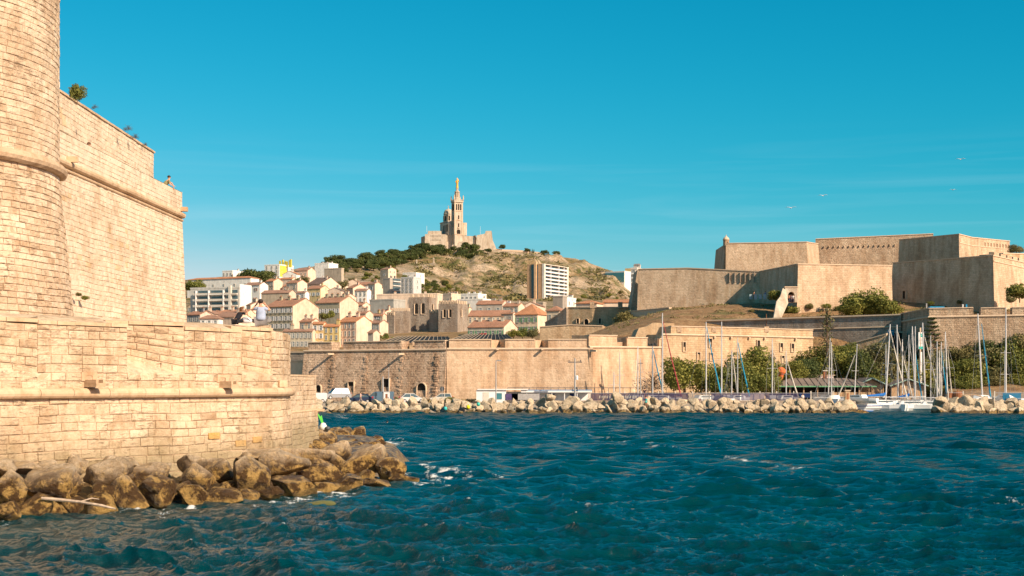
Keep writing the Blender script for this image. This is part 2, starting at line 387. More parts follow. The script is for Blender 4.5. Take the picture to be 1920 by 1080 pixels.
def hz(x, y):
    px = PX0+x/y*F; z = hz_raw(px, y)
    if y > 1200:
        k = min(1, (y-1200)/80)*min(1, max(0, (px-760)/90))*min(1, max(0, (1200-px)/30))
        if y > 1640: k *= max(.15, 1-(y-1640)/60)
        p = V(x, y, 0)
        z += k*(9*mn.fractal(p/90, 1.0, 2.1, 4)+abs(mn.noise(p/32+V(3, 9, 0)))*12-4+3.5*mn.noise(V(x/10, y/45, 1))+1.5*mn.noise(V(x/4, y/18, 5)))
        z += 1.2*mn.noise(p/15)
    elif y > 295: z += .35*mn.noise(V(x, y, 0)/9)
    return z
def depth(px, py, y0=430, y1=1720):
    """distance at which the ground is seen at this height"""
    y = y0
    while y < y1:
        if HY-(hz_raw(px, y)-H)*F/y <= py: return y
        y += 5
    return y1
def build_terrain():
    cols = [-1500, -900, -500, -200, 0, 150, 250, 300]+list(range(340, 1260, 4))+list(range(1260, 1960, 8))+[2000, 2080, 2200, 2400, 2800, 3500]
    rows = [233.5, 235, 237, 241, 246, 252, 258, 262, 266, 272]+list(range(280, 440, 4))+list(range(440, 1050, 15))+list(range(1050, 1730, 9))+[1740, 1770, 1810, 1860, 1930, 2000, 2300, 3000, 5000, 12000]
    vs = []; 
    for Y in rows:
        for c in cols:
            x = (c-PX0)/F*Y; vs.append((x, Y, hz(x, Y)))
    n = len(cols); fs = [(j*n+i, j*n+i+1, (j+1)*n+i+1, (j+1)*n+i) for j in range(len(rows)-1) for i in range(n-1)]
    t = NT('hill_ground'); p = t.pos()
    n1 = t.noise(p, .012, 8, .62, .6); n2 = t.noise(p, .09, 7, .7); n3 = t.noise(p, .5, 6, .75)
    g = t.node('ShaderNodeNewGeometry'); sx = t.node('ShaderNodeSeparateXYZ'); t.link(g.outputs['Normal'], sx.inputs[0])
    rock = t.ramp(n3, [(.36, (.20, .13, .08)), (.46, (.46, .33, .21)), (.62, (.66, .51, .35))])
    grass = t.ramp(n2, [(.36, (.17, .12, .045)), (.5, (.34, .21, .09)), (.64, (.43, .28, .135))])
    scrub = t.ramp(n3, [(.35, (.05, .055, .012)), (.6, (.15, .14, .04))])
    c = t.mix(t.ramp(t.math('ADD', t.math('MULTIPLY', n1, .7), t.math('MULTIPLY', n2, .35)), [(.44, 0), (.58, 1)]), grass, rock)
    c = t.mix(t.ramp(sx.outputs['Z'], [(.68, 1), (.86, 0)]), c, rock)
    c = t.mix(t.math('MULTIPLY', t.ramp(n2, [(.47, 0), (.56, 1)]), t.ramp(n1, [(.45, 1), (.62, .1)])), c, scrub)
    sy = t.node('ShaderNodeSeparateXYZ'); g2 = t.node('ShaderNodeNewGeometry'); t.link(g2.outputs['Position'], sy.inputs[0])
    dryb = t.noise(p, 1.6, 8, .8)
    near = t.node('ShaderNodeMapRange', i_From_Min=440.0, i_From_Max=600.0); t.link(sy.outputs['Y'], near.inputs[0])
    dry = t.ramp(t.noise(p, .35, 8, .7), [(.32, (.19, .10, .045)), (.5, (.32, .185, .085)), (.68, (.43, .28, .14))])
    dry = t.mix(t.ramp(t.noise(p, .07, 5), [(.58, 0), (.66, .8)]), dry, (.15, .14, .045))
    dry = t.mix(1, dry, t.ramp(dryb, [(.36, .5), (.5, 1.0), (.66, 1.2)]), 'MULTIPLY')
    quay = t.node('ShaderNodeMapRange', i_From_Min=2.0, i_From_Max=3.5); t.link(sy.outputs['Z'], quay.inputs[0])
    dry = t.mix(quay.outputs[0], (.36, .30, .23), dry)
    t.col(t.mix(near.outputs[0], dry, c))
    far = t.math('MULTIPLY', n2, t.math('MULTIPLY', near.outputs[0], 6.0))
    t.bump(t.math('ADD', n3, far), .9, 1.0)
    me = bpy.data.meshes.new('terrain'); me.from_pydata(vs, [], fs); me.materials.append(t.m)
    me.polygons.foreach_set('use_smooth', [True]*len(fs))
    o = bpy.data.objects.new('terrain', me); C.objects.link(o)
    struct(o, 'dry grassy ground rising from the quay to the rocky hill')
build_terrain()
# ------------------------------------------------------------------ sea wall plan
def cat(pts, n=8):
    out = []; q = [pts[0]]+list(pts)+[pts[-1]]
    for i in range(1, len(q)-2):
        p0, p1, p2, p3 = [V(*a) for a in q[i-1:i+3]]
        for k in range(n):
            t = k/n; out.append(.5*((2*p1)+(p2-p0)*t+(2*p0-5*p1+4*p2-p3)*t*t+(3*p1-p0-3*p2+p3)*t**3))
    out.append(V(*pts[-1])); return out
class Path:
    def __init__(s, pts, smooth=True):
        s.p = cat(pts) if smooth else [V(*a) for a in pts]; s.s = [0]
        for a, b in zip(s.p, s.p[1:]): s.s.append(s.s[-1]+(b-a).length)
        s.L = s.s[-1]; s.a = np.array(s.s); s.x = np.array([p[0] for p in s.p]); s.y = np.array([p[1] for p in s.p])
    def at(s, t, off=0):
        x = np.interp(t, s.a, s.x); y = np.interp(t, s.a, s.y); e = .15
        dx = np.interp(t+e, s.a, s.x)-np.interp(t-e, s.a, s.x); dy = np.interp(t+e, s.a, s.y)-np.interp(t-e, s.a, s.y)
        l = math.hypot(dx, dy) or 1; return float(x+dy/l*off), float(y-dx/l*off)
    def spx(s, px):
        best = min(range(2001), key=lambda k: abs((lambda q: PX0+q[0]/q[1]*F)(s.at(s.L*k/2000))-px)); return s.L*best/2000
def masonry(mb, fn, s0, s1, z0, z1, ch, bw, mat, seed=0, gap=.008, relief=.03, wob=.012, back='mortar', rf=None, bev=.03, step=.6):
    """coursed stone: fn(s, z, off) gives a point; every block has its own size, tilt and tone"""
    rg = random.Random(seed)
    if wob > .008:
        f0 = fn; zc = .5*(z0+z1); fn = lambda s, z, off: f0(s, z+(.07 if z1 > 2 else .0)*mn.noise(V(s*.33, z*.35, seed))*min(1, (z-z0)*2, (z1-z)*2), off)
    if back:
        ns = max(1, int((s1-s0)/step)); nz = max(1, int((z1-z0)/1.0))
        for i in range(ns):
            for j in range(nz):
                a, b = s0+(s1-s0)*i/ns, s0+(s1-s0)*(i+1)/ns; c, d = z0+(z1-z0)*j/nz, z0+(z1-z0)*(j+1)/nz
                mb.face([fn(a, c, -.015), fn(b, c, -.015), fn(b, d, -.015), fn(a, d, -.015)], back, rg.random())
    z = z0
    while z < z1-.02:
        h = rg.uniform(*ch)
        if z+h > z1-ch[0]*.5: h = z1-z
        s = s0-rg.random()*bw[0]
        while s < s1:
            L = rg.uniform(*bw)*(1.5 if rg.random() < .12 else 1); a, b = max(s, s0), min(s+L, s1)
            if b > s1-bw[0]*.4: b = s1; L = s1-s+1
            s += L
            if b-a < .05: continue
            e = rg.uniform(.004, relief); g = gap*rg.uniform(.2, 1.5); r = rf(rg, a, z) if rf else rg.random()*.96
            J = lambda k=wob: rg.uniform(-k, k)
            cs = [(a+g+abs(J()), z+g+abs(J())), (b-g-abs(J()), z+g+abs(J())), (b-g-abs(J()), z+h-g-abs(J())), (a+g+abs(J()), z+h-g-abs(J()))]
            bv = min(bev, (b-a)*.25, h*.25)
            inn = [(c[0]+(bv if k in (0, 3) else -bv), c[1]+(bv if k < 2 else -bv)) for k, c in enumerate(cs)]
            if wob > .008:
                if rg.random() < .05: e -= .03
                u_ = (mn.noise(V(a*.6, z*.9, seed))+.5)*.035; e += u_*.6
            v = [fn(c[0], c[1], -.02) for c in cs]+[fn(c[0], c[1], e*.55) for c in cs]+[fn(c[0], c[1], e+J(.012)) for c in inn]
            fs = [(8, 9, 10, 11)]
            for k in range(4):
                k2 = (k+1) % 4; fs += [(k, k2, k2+4, k+4), (k+4, k2+4, k2+8, k+8)]
            mb.raw(v, fs, mat, r)
        z += h
def pathfn(path, bat=None):
    def f(s, z, off):
        x, y = path.at(s, off+(bat(z) if bat else 0)); return (x, y, z)
    return f
def nearrnd(rg, s, z):
    k = rg.random()
    return k*.93
def straight(mb, a, b, z0a, z0b, z1a, z1b, mat, **k):
    """flat masonry between two plan points with sloping top"""
    a = V(*a); b = V(*b); L = (b-a).length; d = (b-a)/L; n = V(d.y, -d.x)
    def f(s, z, off):
        t = s/L; zz0 = z0a+(z0b-z0a)*t; zz1 = z1a+(z1b-z1a)*t
        q = a+d*s+n*off; return (q.x, q.y, zz0+(zz1-zz0)*z)
    return f, L
SP = Path([G(-420, 44.5), G(-200, 49), G(0, 54), G(75, 55.6), G(238, 59.3), G(345, 62), G(452, 65.2), G(510, 67.6), G(535, 70), G(543, 73), G(540, 78)])
sw = empty('sea_wall', (*G(240, 59.3), 0), 'low sunlit limestone sea wall with a rounded cordon, directly above the brown boulders', 'wall')
def rel(o, root):   # keep world-space mesh under a placed Empty
    o.parent = root; o.matrix_parent_inverse = Matrix.Translation(-Vector(root.location)) if root.rotation_euler[2] == 0 else root.matrix_basis.inverted()
    o['kind'] = 'thing' if o.get('kind') is None else o['kind']; return o
mb = MB(); bat = lambda z: .28*(1-min(1, (z+1)/5))+(.0 if z < 4 else 0)
masonry(mb, pathfn(SP, bat), 0, SP.L, -.6, 3.95, (.30, .44), (.55, 1.15), 'near', 3, rf=nearrnd, relief=.035)
f = pathfn(SP, bat)
for px, py in ((397, 817), (446, 831), (477, 824)):
    s = SP.spx(px); q = SP.at(s); z = Z(py, q[1])
    mb.raw([f(s-.35, z-.13, .06), f(s+.35, z-.13, .06), f(s+.35, z+.13, .06), f(s-.35, z+.13, .06), f(s-.35, z-.13, 0), f(s+.35, z-.13, 0), f(s+.35, z+.13, 0), f(s-.35, z+.13, 0)],
           [(0, 1, 2, 3), (4, 0, 3, 7), (1, 5, 6, 2), (3, 2, 6, 7), (4, 5, 1, 0)], 'near', .995)
rel(mb.build('lower_courses'), sw)
mb = MB(); n = 150
prev = None; rg = random.Random(5)
i = 0; s = 0
while s < SP.L:   # cordon: half-round stones butted end to end
    L = rg.uniform(1.1, 1.9); e = min(s+L-.02, SP.L); k = max(2, int((e-s)/.4)); r = .205+rg.uniform(-.004, .004)
    mb.tube([(*SP.at(s+(e-s)*j/k, .10), 4.14) for j in range(k+1)], r, 'dressed', 14, rnd=rg.random())
    s += L
rel(mb.build('cordon', smooth=False), sw)
mb = MB()
masonry(mb, pathfn(SP), 0, SP.L, 4.3, 4.92, (.29, .33), (.6, 1.3), 'near', 4, rf=nearrnd, relief=.03)
rel(mb.build('upper_courses'), sw)
TOPZ = 6.72
def coping(mb, pts, z, h=.17, out=.07, inn=.5, seed=1):
    rg = random.Random(seed)
    for (a, b) in zip(pts, pts[1:]):
        a = V(*a); b = V(*b); d = (b-a).normalized(); n = V(d.y, -d.x); L = (b-a).length; t = 0
        while t < L-.05:
            l = rg.uniform(.7, 1.2); l = L-t if L-t-l < .4 else l
            p = a+d*(t+.008); q = a+d*(t+l-.008); o_ = out+rg.uniform(-.015, .015); dz = rg.uniform(-.01, .01)
            v = [(*(p+n*o_), z+dz), (*(q+n*o_), z+dz), (*(q-n*inn), z+dz), (*(p-n*inn), z+dz)]
            v += [(x, y, zz+h*(.8 if k < 2 else 1.0)) for k, (x, y, zz) in enumerate(v)]
            mb.raw(v, [(0, 3, 2, 1), (4, 5, 6, 7), (0, 1, 5, 4), (1, 2, 6, 5), (2, 3, 7, 6), (3, 0, 4, 7)], 'dressed', rg.random()); t += l
def flush(p0, p1, seed, top=TOPZ, cop=True, ptop=None):
    a, b = SP.spx(p0), SP.spx(p1); mb = MB()
    masonry(mb, pathfn(SP), a, b, 4.92, top, (.28, .36), (.5, 1.05), 'near', seed, rf=nearrnd, relief=.035)
    n = 5; P_ = [SP.at(a+(b-a)*i/n) for i in range(n+1)]; Q_ = [SP.at(a+(b-a)*i/n, -2.6) for i in range(n+1)]
    for (u, v_) in ((P_[-1], Q_[-1]), (Q_[0], P_[0])):
        ff, L = straight(mb, u, v_, 4.5, 4.5, top+.02, top+.3, 'near')
        masonry(mb, ff, 0, L, 0, 1, (.13, .16), (.6, 1), 'near', seed+20, rf=nearrnd)
    o = mb.build('merlon'); rel(o, sw)
    if cop:
        mb = MB(); coping(mb, P_, top+.02, seed=seed); rel(mb.build('coping'), sw)
def diag(p0, p1, dep, seed, top=TOPZ, rise=.55, quoin=True):
    """recess that starts DEP behind the face at p0 and comes flush at p1, with its lit sloping sill"""
    a, b = SP.spx(p0), SP.spx(p1); A = SP.at(a, -dep); B = SP.at(b, -.005)
    mb = MB(); ff, L = straight(mb, A, B, 4.92+rise-.1, 4.85, top+.08, top, 'near')
    masonry(mb, ff, 0, L, 0, 1, (.15, .19), (.45, .9), 'near', seed, rf=lambda r, s, z: r.random()*.55, relief=.05, bev=.04)
    o = mb.build('infilled_embrasure'); rel(o, sw)
    mb = MB(); n = 6
    for i in range(n):   # sill slope: from outer face edge up to the diagonal wall
        u, v_ = i/n, (i+1)/n
        q = lambda t: (A[0]+(B[0]-A[0])*t, A[1]+(B[1]-A[1])*t)
        e0, e1 = SP.at(a+(b-a)*u, .03), SP.at(a+(b-a)*v_, .03)
        mb.face([(*e0, 4.94), (*e1, 4.94), (*q(v_), 4.94+rise*(1-v_)), (*q(u), 4.94+rise*(1-u))], 'near', .72)
        mb.face([(*e0, 4.75), (*e1, 4.75), (*e1, 4.94), (*e0, 4.94)], 'near', .6)
    rel(mb.build('sloping_sill'), sw)
    mb = MB(); coping(mb, [A, B], top+.05+.02, h=.18, out=.05, seed=seed); rel(mb.build('coping'), sw)
diag(-190, 70, 1.4, 31, rise=.75)
flush(70, 238, 32)
diag(238, 345, 1.25, 33, top=TOPZ+.12, rise=.8)
flush(345, 452, 34, top=TOPZ+.0)
diag(452, 510, .6, 35, top=TOPZ+.1, rise=.35)
flush(508, 546, 36, top=TOPZ+.16, cop=False)
a0 = SP.spx(546)
mb = MB(); masonry(mb, pathfn(SP), SP.spx(543), SP.L, 4.9, TOPZ+.1, (.28, .34), (.4, .8), 'near', 40, rf=nearrnd); rel(mb.build('end_courses'), sw)
# paved slope rising behind the coping to the crest where the pair sits
RC = [(SP.spx(-190), SP.spx(70), 1.4), (SP.spx(238), SP.spx(345), 1.25), (SP.spx(452), SP.spx(510), .6)]
def e0(s):
    for a, b, d in RC:
        if a <= s <= b: return d*(1-(s-a)/(b-a))+.12
    return .12
mb = MB(); rg = random.Random(12); s = 0; s9 = SP.spx(543)+.6
crest = lambda s: 7.19+.05*mn.noise(V(s*.5, 0, 0))
while s < s9:
    l = rg.uniform(.5, 1.0); e = min(s+l, s9)
    for k in range(3):
        o0 = e0(s+.001)+(1.95-e0(s+.001))*k/3; o1 = e0(s+.001)+(1.95-e0(s+.001))*(k+1)/3; p0 = e0(e-.001)+(1.95-e0(e-.001))*k/3; p1 = e0(e-.001)+(1.95-e0(e-.001))*(k+1)/3
        zz = lambda t, q: 6.86+(crest(q)-6.86)*math.sin(t*PI/2)**.8
        mb.face([(*SP.at(s, -o0), zz(k/3, s)), (*SP.at(e, -p0), zz(k/3, e)), (*SP.at(e, -p1), zz((k+1)/3, e)), (*SP.at(s, -o1), zz((k+1)/3, s))], 'near', .35+.5*rg.random())
    mb.face([(*SP.at(s, -1.95), crest(s)), (*SP.at(e, -1.95), crest(e)), (*SP.at(e, -4), 7.1), (*SP.at(s, -4), 7.1)], 'near', .6)
    s = e
a_, b_ = SP.at(s9, -.12), SP.at(s9, -4)
mb.face([(*a_, 6.5), (*b_, 6.5), (*b_, 7.1), (*SP.at(s9, -1.95), 7.2), (*a_, 6.86)], 'near', .5)
rel(mb.build('terrace_slope'), sw)
# stone spouts above the cordon
for px, py in ((166, 722), (417, 724)):
    s = SP.spx(px); x, y = SP.at(s, 0); z = Z(py, y); mb = MB(); x2, y2 = SP.at(s, 1); n = V(x2-x, y2-y).normalized(); ang = math.atan2(n.y, n.x)+PI/2
    Rm = Matrix.Rotation(ang, 3, 'Z')
    c = V(x, y, z)+Rm @ V(0, -.32, 0)
    mb.box(c, (.46, .72, .16), 'dressed', Rm, rnd=.1)
    for sx in (-1, 1): mb.box(c+Rm @ V(sx*.17, 0, .14), (.12, .72, .14), 'dressed', Rm, rnd=.6)
    mb.box(V(x, y, z+.33)+Rm @ V(.27, .02, 0), (.24, .16, .34), 'dressed', Rm, rnd=.9)
    mb.box(V(x, y, z+.33)+Rm @ V(-.27, .02, 0), (.24, .16, .34), 'dressed', Rm, rnd=.9)
    mb.box(V(x, y, z+.43)+Rm @ V(0, .02, 0), (.34, .15, .14), 'dressed', Rm, rnd=.9)
    mb.box(V(x, y, z+.22)+Rm @ V(0, .045, 0), (.3, .1, .28), 'dark', Rm)
    rel(mb.build('waterspout'), sw)
s = SP.spx(524); x, y = SP.at(s, .06); mb = MB(); mb.box((x, y, 4.52), (.5, .35, .3), 'dressed', Matrix.Rotation(.95, 3, 'Z')); rel(mb.build('projecting_block'), sw)
# land behind the sea wall
mb = MB(); pp = [SP.at(SP.L*i/40, -.9) for i in range(41)]
for a, b in zip(pp, pp[1:]): mb.face([(*a, 4.3), (*b, 4.3), (b[0]-60, b[1]+8, 5.6), (a[0]-60, a[1]+8, 5.6)], 'mortar', .5)
mb.face([(*pp[-1], 4.3), (-22, 125, 5.0), (-90, 125, 5.0), (pp[-1][0]-60, pp[-1][1]+8, 5.6)], 'mortar', .5)
struct(mb.build('terrace_ground'), 'stone terrace behind the sea wall')
# ---- annex beyond the corner
an = empty('annex_wall', (*G(570, 95), 0), 'lower stretch of sea wall with a thin ledge, right of the rounded corner', 'wall')
A, B = G(535, 88), G(592, 98)
AP = Path([G(470, 84), A, B], False)
mb = MB(); masonry(mb, pathfn(AP, lambda z: .25*(1-min(1, max(0, z/5)))), 0, AP.L, -.5, 2.72, (.28, .36), (.5, 1.1), 'near', 50, rf=nearrnd)
masonry(mb, pathfn(AP), 0, AP.L, 2.86, 4.95, (.26, .34), (.5, 1.1), 'near', 51, rf=nearrnd)
EP = Path([B, (B[0]-2.8, B[1]+14)], False)
masonry(mb, pathfn(EP), 0, EP.L, -.5, 4.95, (.3, .4), (.5, 1), 'near', 52, rf=nearrnd)
rel(mb.build('courses'), an)
mb = MB(); mb.tube([(*AP.at(AP.L*i/6, .04), 2.79) for i in range(7)]+[(*AP.at(AP.L, .04), 2.79)], .09, 'dressed', 8)
mb.box((B[0]+.1, B[1]+.1, 2.79), (.9, .5, .16), 'dressed'); rel(mb.build('ledge'), an)
mb = MB(); coping(mb, [AP.at(AP.L*.3), AP.at(AP.L)], 4.96, .14, .05, 1.2, 6); mb.face([(*AP.at(0), 4.95), (*B, 4.95), (B[0]-2.8, B[1]+14, 4.95), (-28, 110, 4.95)], 'mortar'); rel(mb.build('coping'), an)
# ---- round tower
TX, TY = -31.9, 72.1
tw = empty('round_tower', (TX, TY, 4), 'huge round limestone tower cut off by the left frame edge, with a rope-like ring moulding', 'tower')
def rad(z): return 9.6 + (0 if z > 15 else (15-z)/11*1.05)
def towfn(s, z, off):
    t = s/10.0; r = rad(z)+off; return (TX+r*math.sin(t), TY-r*math.cos(t), z)
mb = MB(); rr = lambda r, s, z: min(.95, max(0, .45+.35*mn.noise(V(s*.35, z*.35, 7))+r.uniform(-.35, .5)))
masonry(mb, towfn, -2, 19, 4, 14.75, (.24, .34), (.4, .85), 'rubblestone', 60, rf=rr, relief=.035, wob=.02, gap=.005, bev=.022, step=1.2)
rel(mb.build('lower_drum'), tw)
mb = MB(); masonry(mb, towfn, -2, 19, 15.25, 32, (.24, .34), (.38, .85), 'rubblestone', 61, back='mortar_pale', rf=lambda r, s, z: min(.96, .25+rr(r, s, z)*.8), relief=.03, wob=.018, gap=.004, bev=.02, step=1.2)
rel(mb.build('upper_drum'), tw)
mb = MB(); vs = []; rg = random.Random(9); nA = 110
for i in range(nA+1):
    t = -.2+2.1*i/nA
    for k in range(10):
        a = 2*PI*k/10; rr2 = .30+.03*mn.noise(V(t*22, k*.8, 1)); r = 9.72+rr2*math.cos(a); vs.append((TX+r*math.sin(t), TY-r*math.cos(t), 15.0+rr2*math.sin(a)))
mb.raw(vs, [(i*10+k, i*10+(k+1) % 10, (i+1)*10+(k+1) % 10, (i+1)*10+k) for i in range(nA) for k in range(10)], 'mortar')
rel(mb.build('ring_moulding'), tw)
# ---- tall curtain wall running away from the camera
cw = empty('curtain_wall', (-23, 90, 4), 'tall pale limestone rampart with plain parapet, between the round tower and the sky', 'wall')
CP = Path([(-24.15, 62), (-24.0, 80), (-23.2, 105)], False)
cb = lambda z: .55*(1-min(1, max(0, (z-4)/12)))
mb = MB(); masonry(mb, pathfn(CP, cb), 0, CP.L, 4, 16.15, (.24, .34), (.4, .9), 'pale', 70, back='mortar_pale', gap=.004, relief=.016, wob=.012, step=1.5, rf=lambda r, s, z: min(.98, max(0, .5+.3*mn.noise(V(s*.2, z*.3, 3))+r.uniform(-.4, .45))))
EP2 = Path([(-23.2, 105), (-34, 112)], False)
masonry(mb, pathfn(EP2, cb), 0, EP2.L, 4, 18, (.28, .36), (.5, .9), 'pale', 71, relief=.03, step=1.5)
rel(mb.build('rampart_face'), cw)
mb = MB(); masonry(mb, pathfn(CP), 0, CP.L, 16.5, 17.95, (.26, .30), (.8, 1.5), 'pale', 72, back='mortar_pale', relief=.012, wob=.004, bev=.012, step=1.5, rf=lambda r, s, z: .3+.5*r.random())
q = [CP.at(CP.L*i/8) for i in range(9)]; q2 = [CP.at(CP.L*i/8, -.7) for i in range(9)]
for i in range(8): mb.face([(*q[i], 17.97), (*q[i+1], 17.97), (*q2[i+1], 18.02), (*q2[i], 18.02)], 'pale', .5); mb.face([(*q2[i], 18.0), (*q2[i+1], 18.0), (*q2[i+1], 16.5), (*q2[i], 16.5)], 'pale', .5)
rel(mb.build('parapet'), cw)
mb = MB(); mb.tube([(*CP.at(CP.L*i/30, .08), 16.32) for i in range(31)], .2, 'dressed', 10); mb.tube([(*CP.at(CP.L*i/30, .05), 15.98) for i in range(31)], .07, 'dressed', 6)
rel(mb.build('cordon'), cw)
mb = MB(); mb.box((-23.05, 104.7, 16.75), (.6, .4, .3), 'dressed'); rel(mb.build('waterspout'), cw)
mb = MB(); mb.box((-23.75, 80.5, 16.6), (.7, .3, .3), 'dressed'); rel(mb.build('waterspout'), cw)
mb = MB(); mb.face([(-24.3, 62, 16.95), (-23.6, 104.6, 16.95), (-34, 111, 16.95), (-60, 111, 16.95), (-60, 62, 16.95)], 'mortar'); struct(mb.build('rampart_walk_floor'), 'paved walk behind the parapet')
ur = empty('upper_rampart', (-26, 90, 17), 'upper tier of the pale rampart with thin coping, bush growing on top', 'wall')
UP = Path([(-26, 62), (-26.1, 108.7)], False)
mb = MB(); masonry(mb, pathfn(UP), 0, UP.L, 16.5, 21.3, (.26, .34), (.45, .9), 'pale', 80, back='mortar_pale', gap=.004, relief=.016, wob=.01, step=1.5, rf=lambda r, s, z: .98 if (abs(s-22) < 2.5 and 19 < z < 20.2 and r.random() < .5) else r.random()*.85)
EP3 = Path([(-26.1, 108.7), (-38, 110)], False); masonry(mb, pathfn(EP3), 0, EP3.L, 16.5, 21.3, (.26, .34), (.45, .9), 'pale', 81, step=1.5)
rel(mb.build('rampart_face'), ur)
mb = MB(); coping(mb, [(-26, 62), (-26.1, 108.8)], 21.3, .16, .1, 1.0, 3); mb.face([(-26.3, 62, 21.4), (-26.3, 108.6, 21.4), (-60, 108.6, 21.4), (-60, 62, 21.4)], 'mortar'); rel(mb.build('coping'), ur)
# ------------------------------------------------------------------ boulders
def boulder_mesh(name, seed, mat, sub=3, sq=(1, 1, 1), ang=9, rough=.06, cut=(.55, .85), smooth=True):
    rg = random.Random(seed); bm = bmesh.new(); bmesh.ops.create_icosphere(bm, subdivisions=sub, radius=1)
    pl = []
    for i in range(ang):
        n = V(rg.gauss(0, 1), rg.gauss(0, 1), rg.gauss(0, 1)).normalized(); pl.append((n, rg.uniform(*cut)))
    off = V(rg.random()*50, rg.random()*50, 0)
    for v in bm.verts:
        p = v.co.copy()
        for n, d in pl:
            k = p.dot(n)-d
            if k > 0: p -= n*k*.92
        p *= 1+rough*2*mn.noise(p*1.3+off)+rough*.8*mn.noise(p*4+off)
        v.co = V(p.x*sq[0], p.y*sq[1], p.z*sq[2])
    me = bpy.data.meshes.new(name); bm.to_mesh(me); bm.free(); me.materials.append(M[mat])
    me.polygons.foreach_set('use_smooth', [smooth]*len(me.polygons))
    return me
def place(me, name, loc, sc, rot, label, group):
    o = bpy.data.objects.new(name, me); C.objects.link(o); o.location = loc; o.scale = sc; o.rotation_euler = rot
    return tag(o, label, 'boulder', group)
# foreground: the foot of the sea wall. (px, py, half width px, half height px, look)
def wl(px): return float(np.interp(px, [0, 130, 300, 400, 500, 600, 700, 770], [978, 966, 955, 944, 938, 925, 914, 903]))
def wb(px): return float(np.interp(px, [0, 240, 400, 540, 620, 770], [53.5, 59, 63.5, 69, 80, 84]))
def pile(px):
    Yw = H*F/(wl(px)-HY); return Yw, max(wb(px), Yw+3)
def restY(px, py):
    Yw, Yb = pile(px); best = Yw
    Y = Yw-.5
    while Y < Yb+1:
        z = max(0, (Y-Yw)/(Yb-Yw))*1.75
        if HY-(z-H)*F/Y <= py: return Y
        Y += .1
    return Y
RK = [(15, 922, 46, 36, 'large dark brown boulder cut by the left frame edge'), (95, 905, 50, 36, 'broad dark boulder with a sloping lit side, second from the left edge'),
 (70, 952, 44, 27, 'low rounded ochre boulder at the waterline near the left edge'), (8, 958, 28, 20, 'small boulder in the bottom left corner of the pile'),
 (140, 948, 25, 18, 'small wet stone under the driftwood branch'), (132, 915, 20, 26, 'narrow upright dark stone behind the driftwood'),
 (192, 892, 52, 28, 'wide overhanging brown boulder with ochre top, under the left spout'), (187, 932, 28, 24, 'squat brown boulder touching the driftwood tip'),
 (240, 930, 40, 28, 'wedge shaped brown boulder leaning left at the waterline'), (290, 886, 44, 28, 'big rounded grey-brown boulder under the middle of the wall'),
 (288, 921, 44, 24, 'long tilted brown boulder pointing down to the right'), (358, 872, 28, 20, 'pale topped boulder against the foot of the wall'),
 (372, 898, 34, 30, 'dark pointed boulder with a wet sheen'), (362, 930, 36, 27, 'dark cone shaped boulder at the waterline'),
 (412, 878, 32, 28, 'dark brown boulder with a rounded crown beside the largest one'), (470, 893, 40, 46, 'tallest round boulder, grainy grey-brown with a yellow base'),
 (415, 930, 42, 22, 'smooth ochre boulder sloping into the water'), (528, 872, 46, 23, 'blocky dark boulder with a flat pale top'),
 (505, 926, 24, 14, 'small ochre stone at the waterline below the round boulder'), (552, 917, 46, 22, 'dark wet boulder with an ochre crest at the waterline'),
 (598, 892, 40, 22, 'broad brown boulder in the middle of the point'), (604, 918, 32, 12, 'flat ochre stone washed by foam'),
 (630, 878, 22, 27, 'dark upright split boulder between two lighter ones'), (570, 852, 52, 16, 'long flat pale slab behind the blocky boulder'),
 (486, 852, 46, 11, 'flat pale slab against the foot of the wall'), (644, 842, 20, 22, 'pale pointed boulder standing up at the back of the point'),
 (692, 868, 46, 30, 'big rounded tan boulder on the right of the point'), (735, 884, 30, 24, 'sloping tan boulder near the tip of the point'),
 (757, 899, 26, 11, 'lowest tapering stone at the tip of the point'), (655, 904, 32, 20, 'wet ochre boulder splashed by a wave'),
 (708, 906, 36, 12, 'low ochre stone half under water near the tip'), (622, 848, 22, 15, 'small pale stone behind the slab'),
 (668, 862, 24, 18, 'pale angular stone leaning on the tan boulder'), (600, 866, 30, 14, 'ochre pale stone wedged under the slab'),
 (55, 879, 46, 14, 'pale flat stone at the foot of the wall near the left edge'), (240, 872, 30, 13, 'small whitish stone at the foot of the wall under the left spout'),
 (10, 880, 26, 14, 'small dark stone at the foot of the wall in the corner')]
for i, (px, py, hw, hh, lab) in enumerate(RK):
    Y = restY(px, py+hh*.45); k = Y/F; rg = random.Random(100+i)
    me = boulder_mesh('boulder', 300+i, 'rock', 4, ang=12, rough=.075, cut=(.42, .8))
    x, y = G(px, Y); w_, h_ = hw*k*1.14, hh*k*1.24
    place(me, 'boulder', (x, y+w_*.2, Z(py, Y)), (w_, w_*rg.uniform(.8, 1.0), h_), (rg.uniform(-.12, .12), rg.uniform(-.15, .15), 0), lab, 'boulders at the foot of the sea wall')
protos = [boulder_mesh('boulder', 500+i, 'rock', 3, ang=11, rough=.07, cut=(.5, .85)) for i in range(6)]
fm = random.Random(77)
for i in range(40):   # small stones filling the gaps
    px = fm.uniform(-60, 760) if i % 2 else fm.uniform(-60, 560); Yw, Yb = pile(px); t = fm.uniform(.05, .98); Y = Yw+(Yb-Yw)*t
    s = fm.uniform(.28, .55); x, y = G(px, Y)
    place(protos[i % 6], 'boulder', (x, y, t*1.55-.05), (s*fm.uniform(.9, 1.5), s*1.2, s*fm.uniform(.7, 1)), (fm.uniform(-.4, .4), fm.uniform(-.4, .4), fm.uniform(0, 6)), 'small brown stone wedged between the big boulders under the sea wall', 'small stones wedged between the foreground boulders')
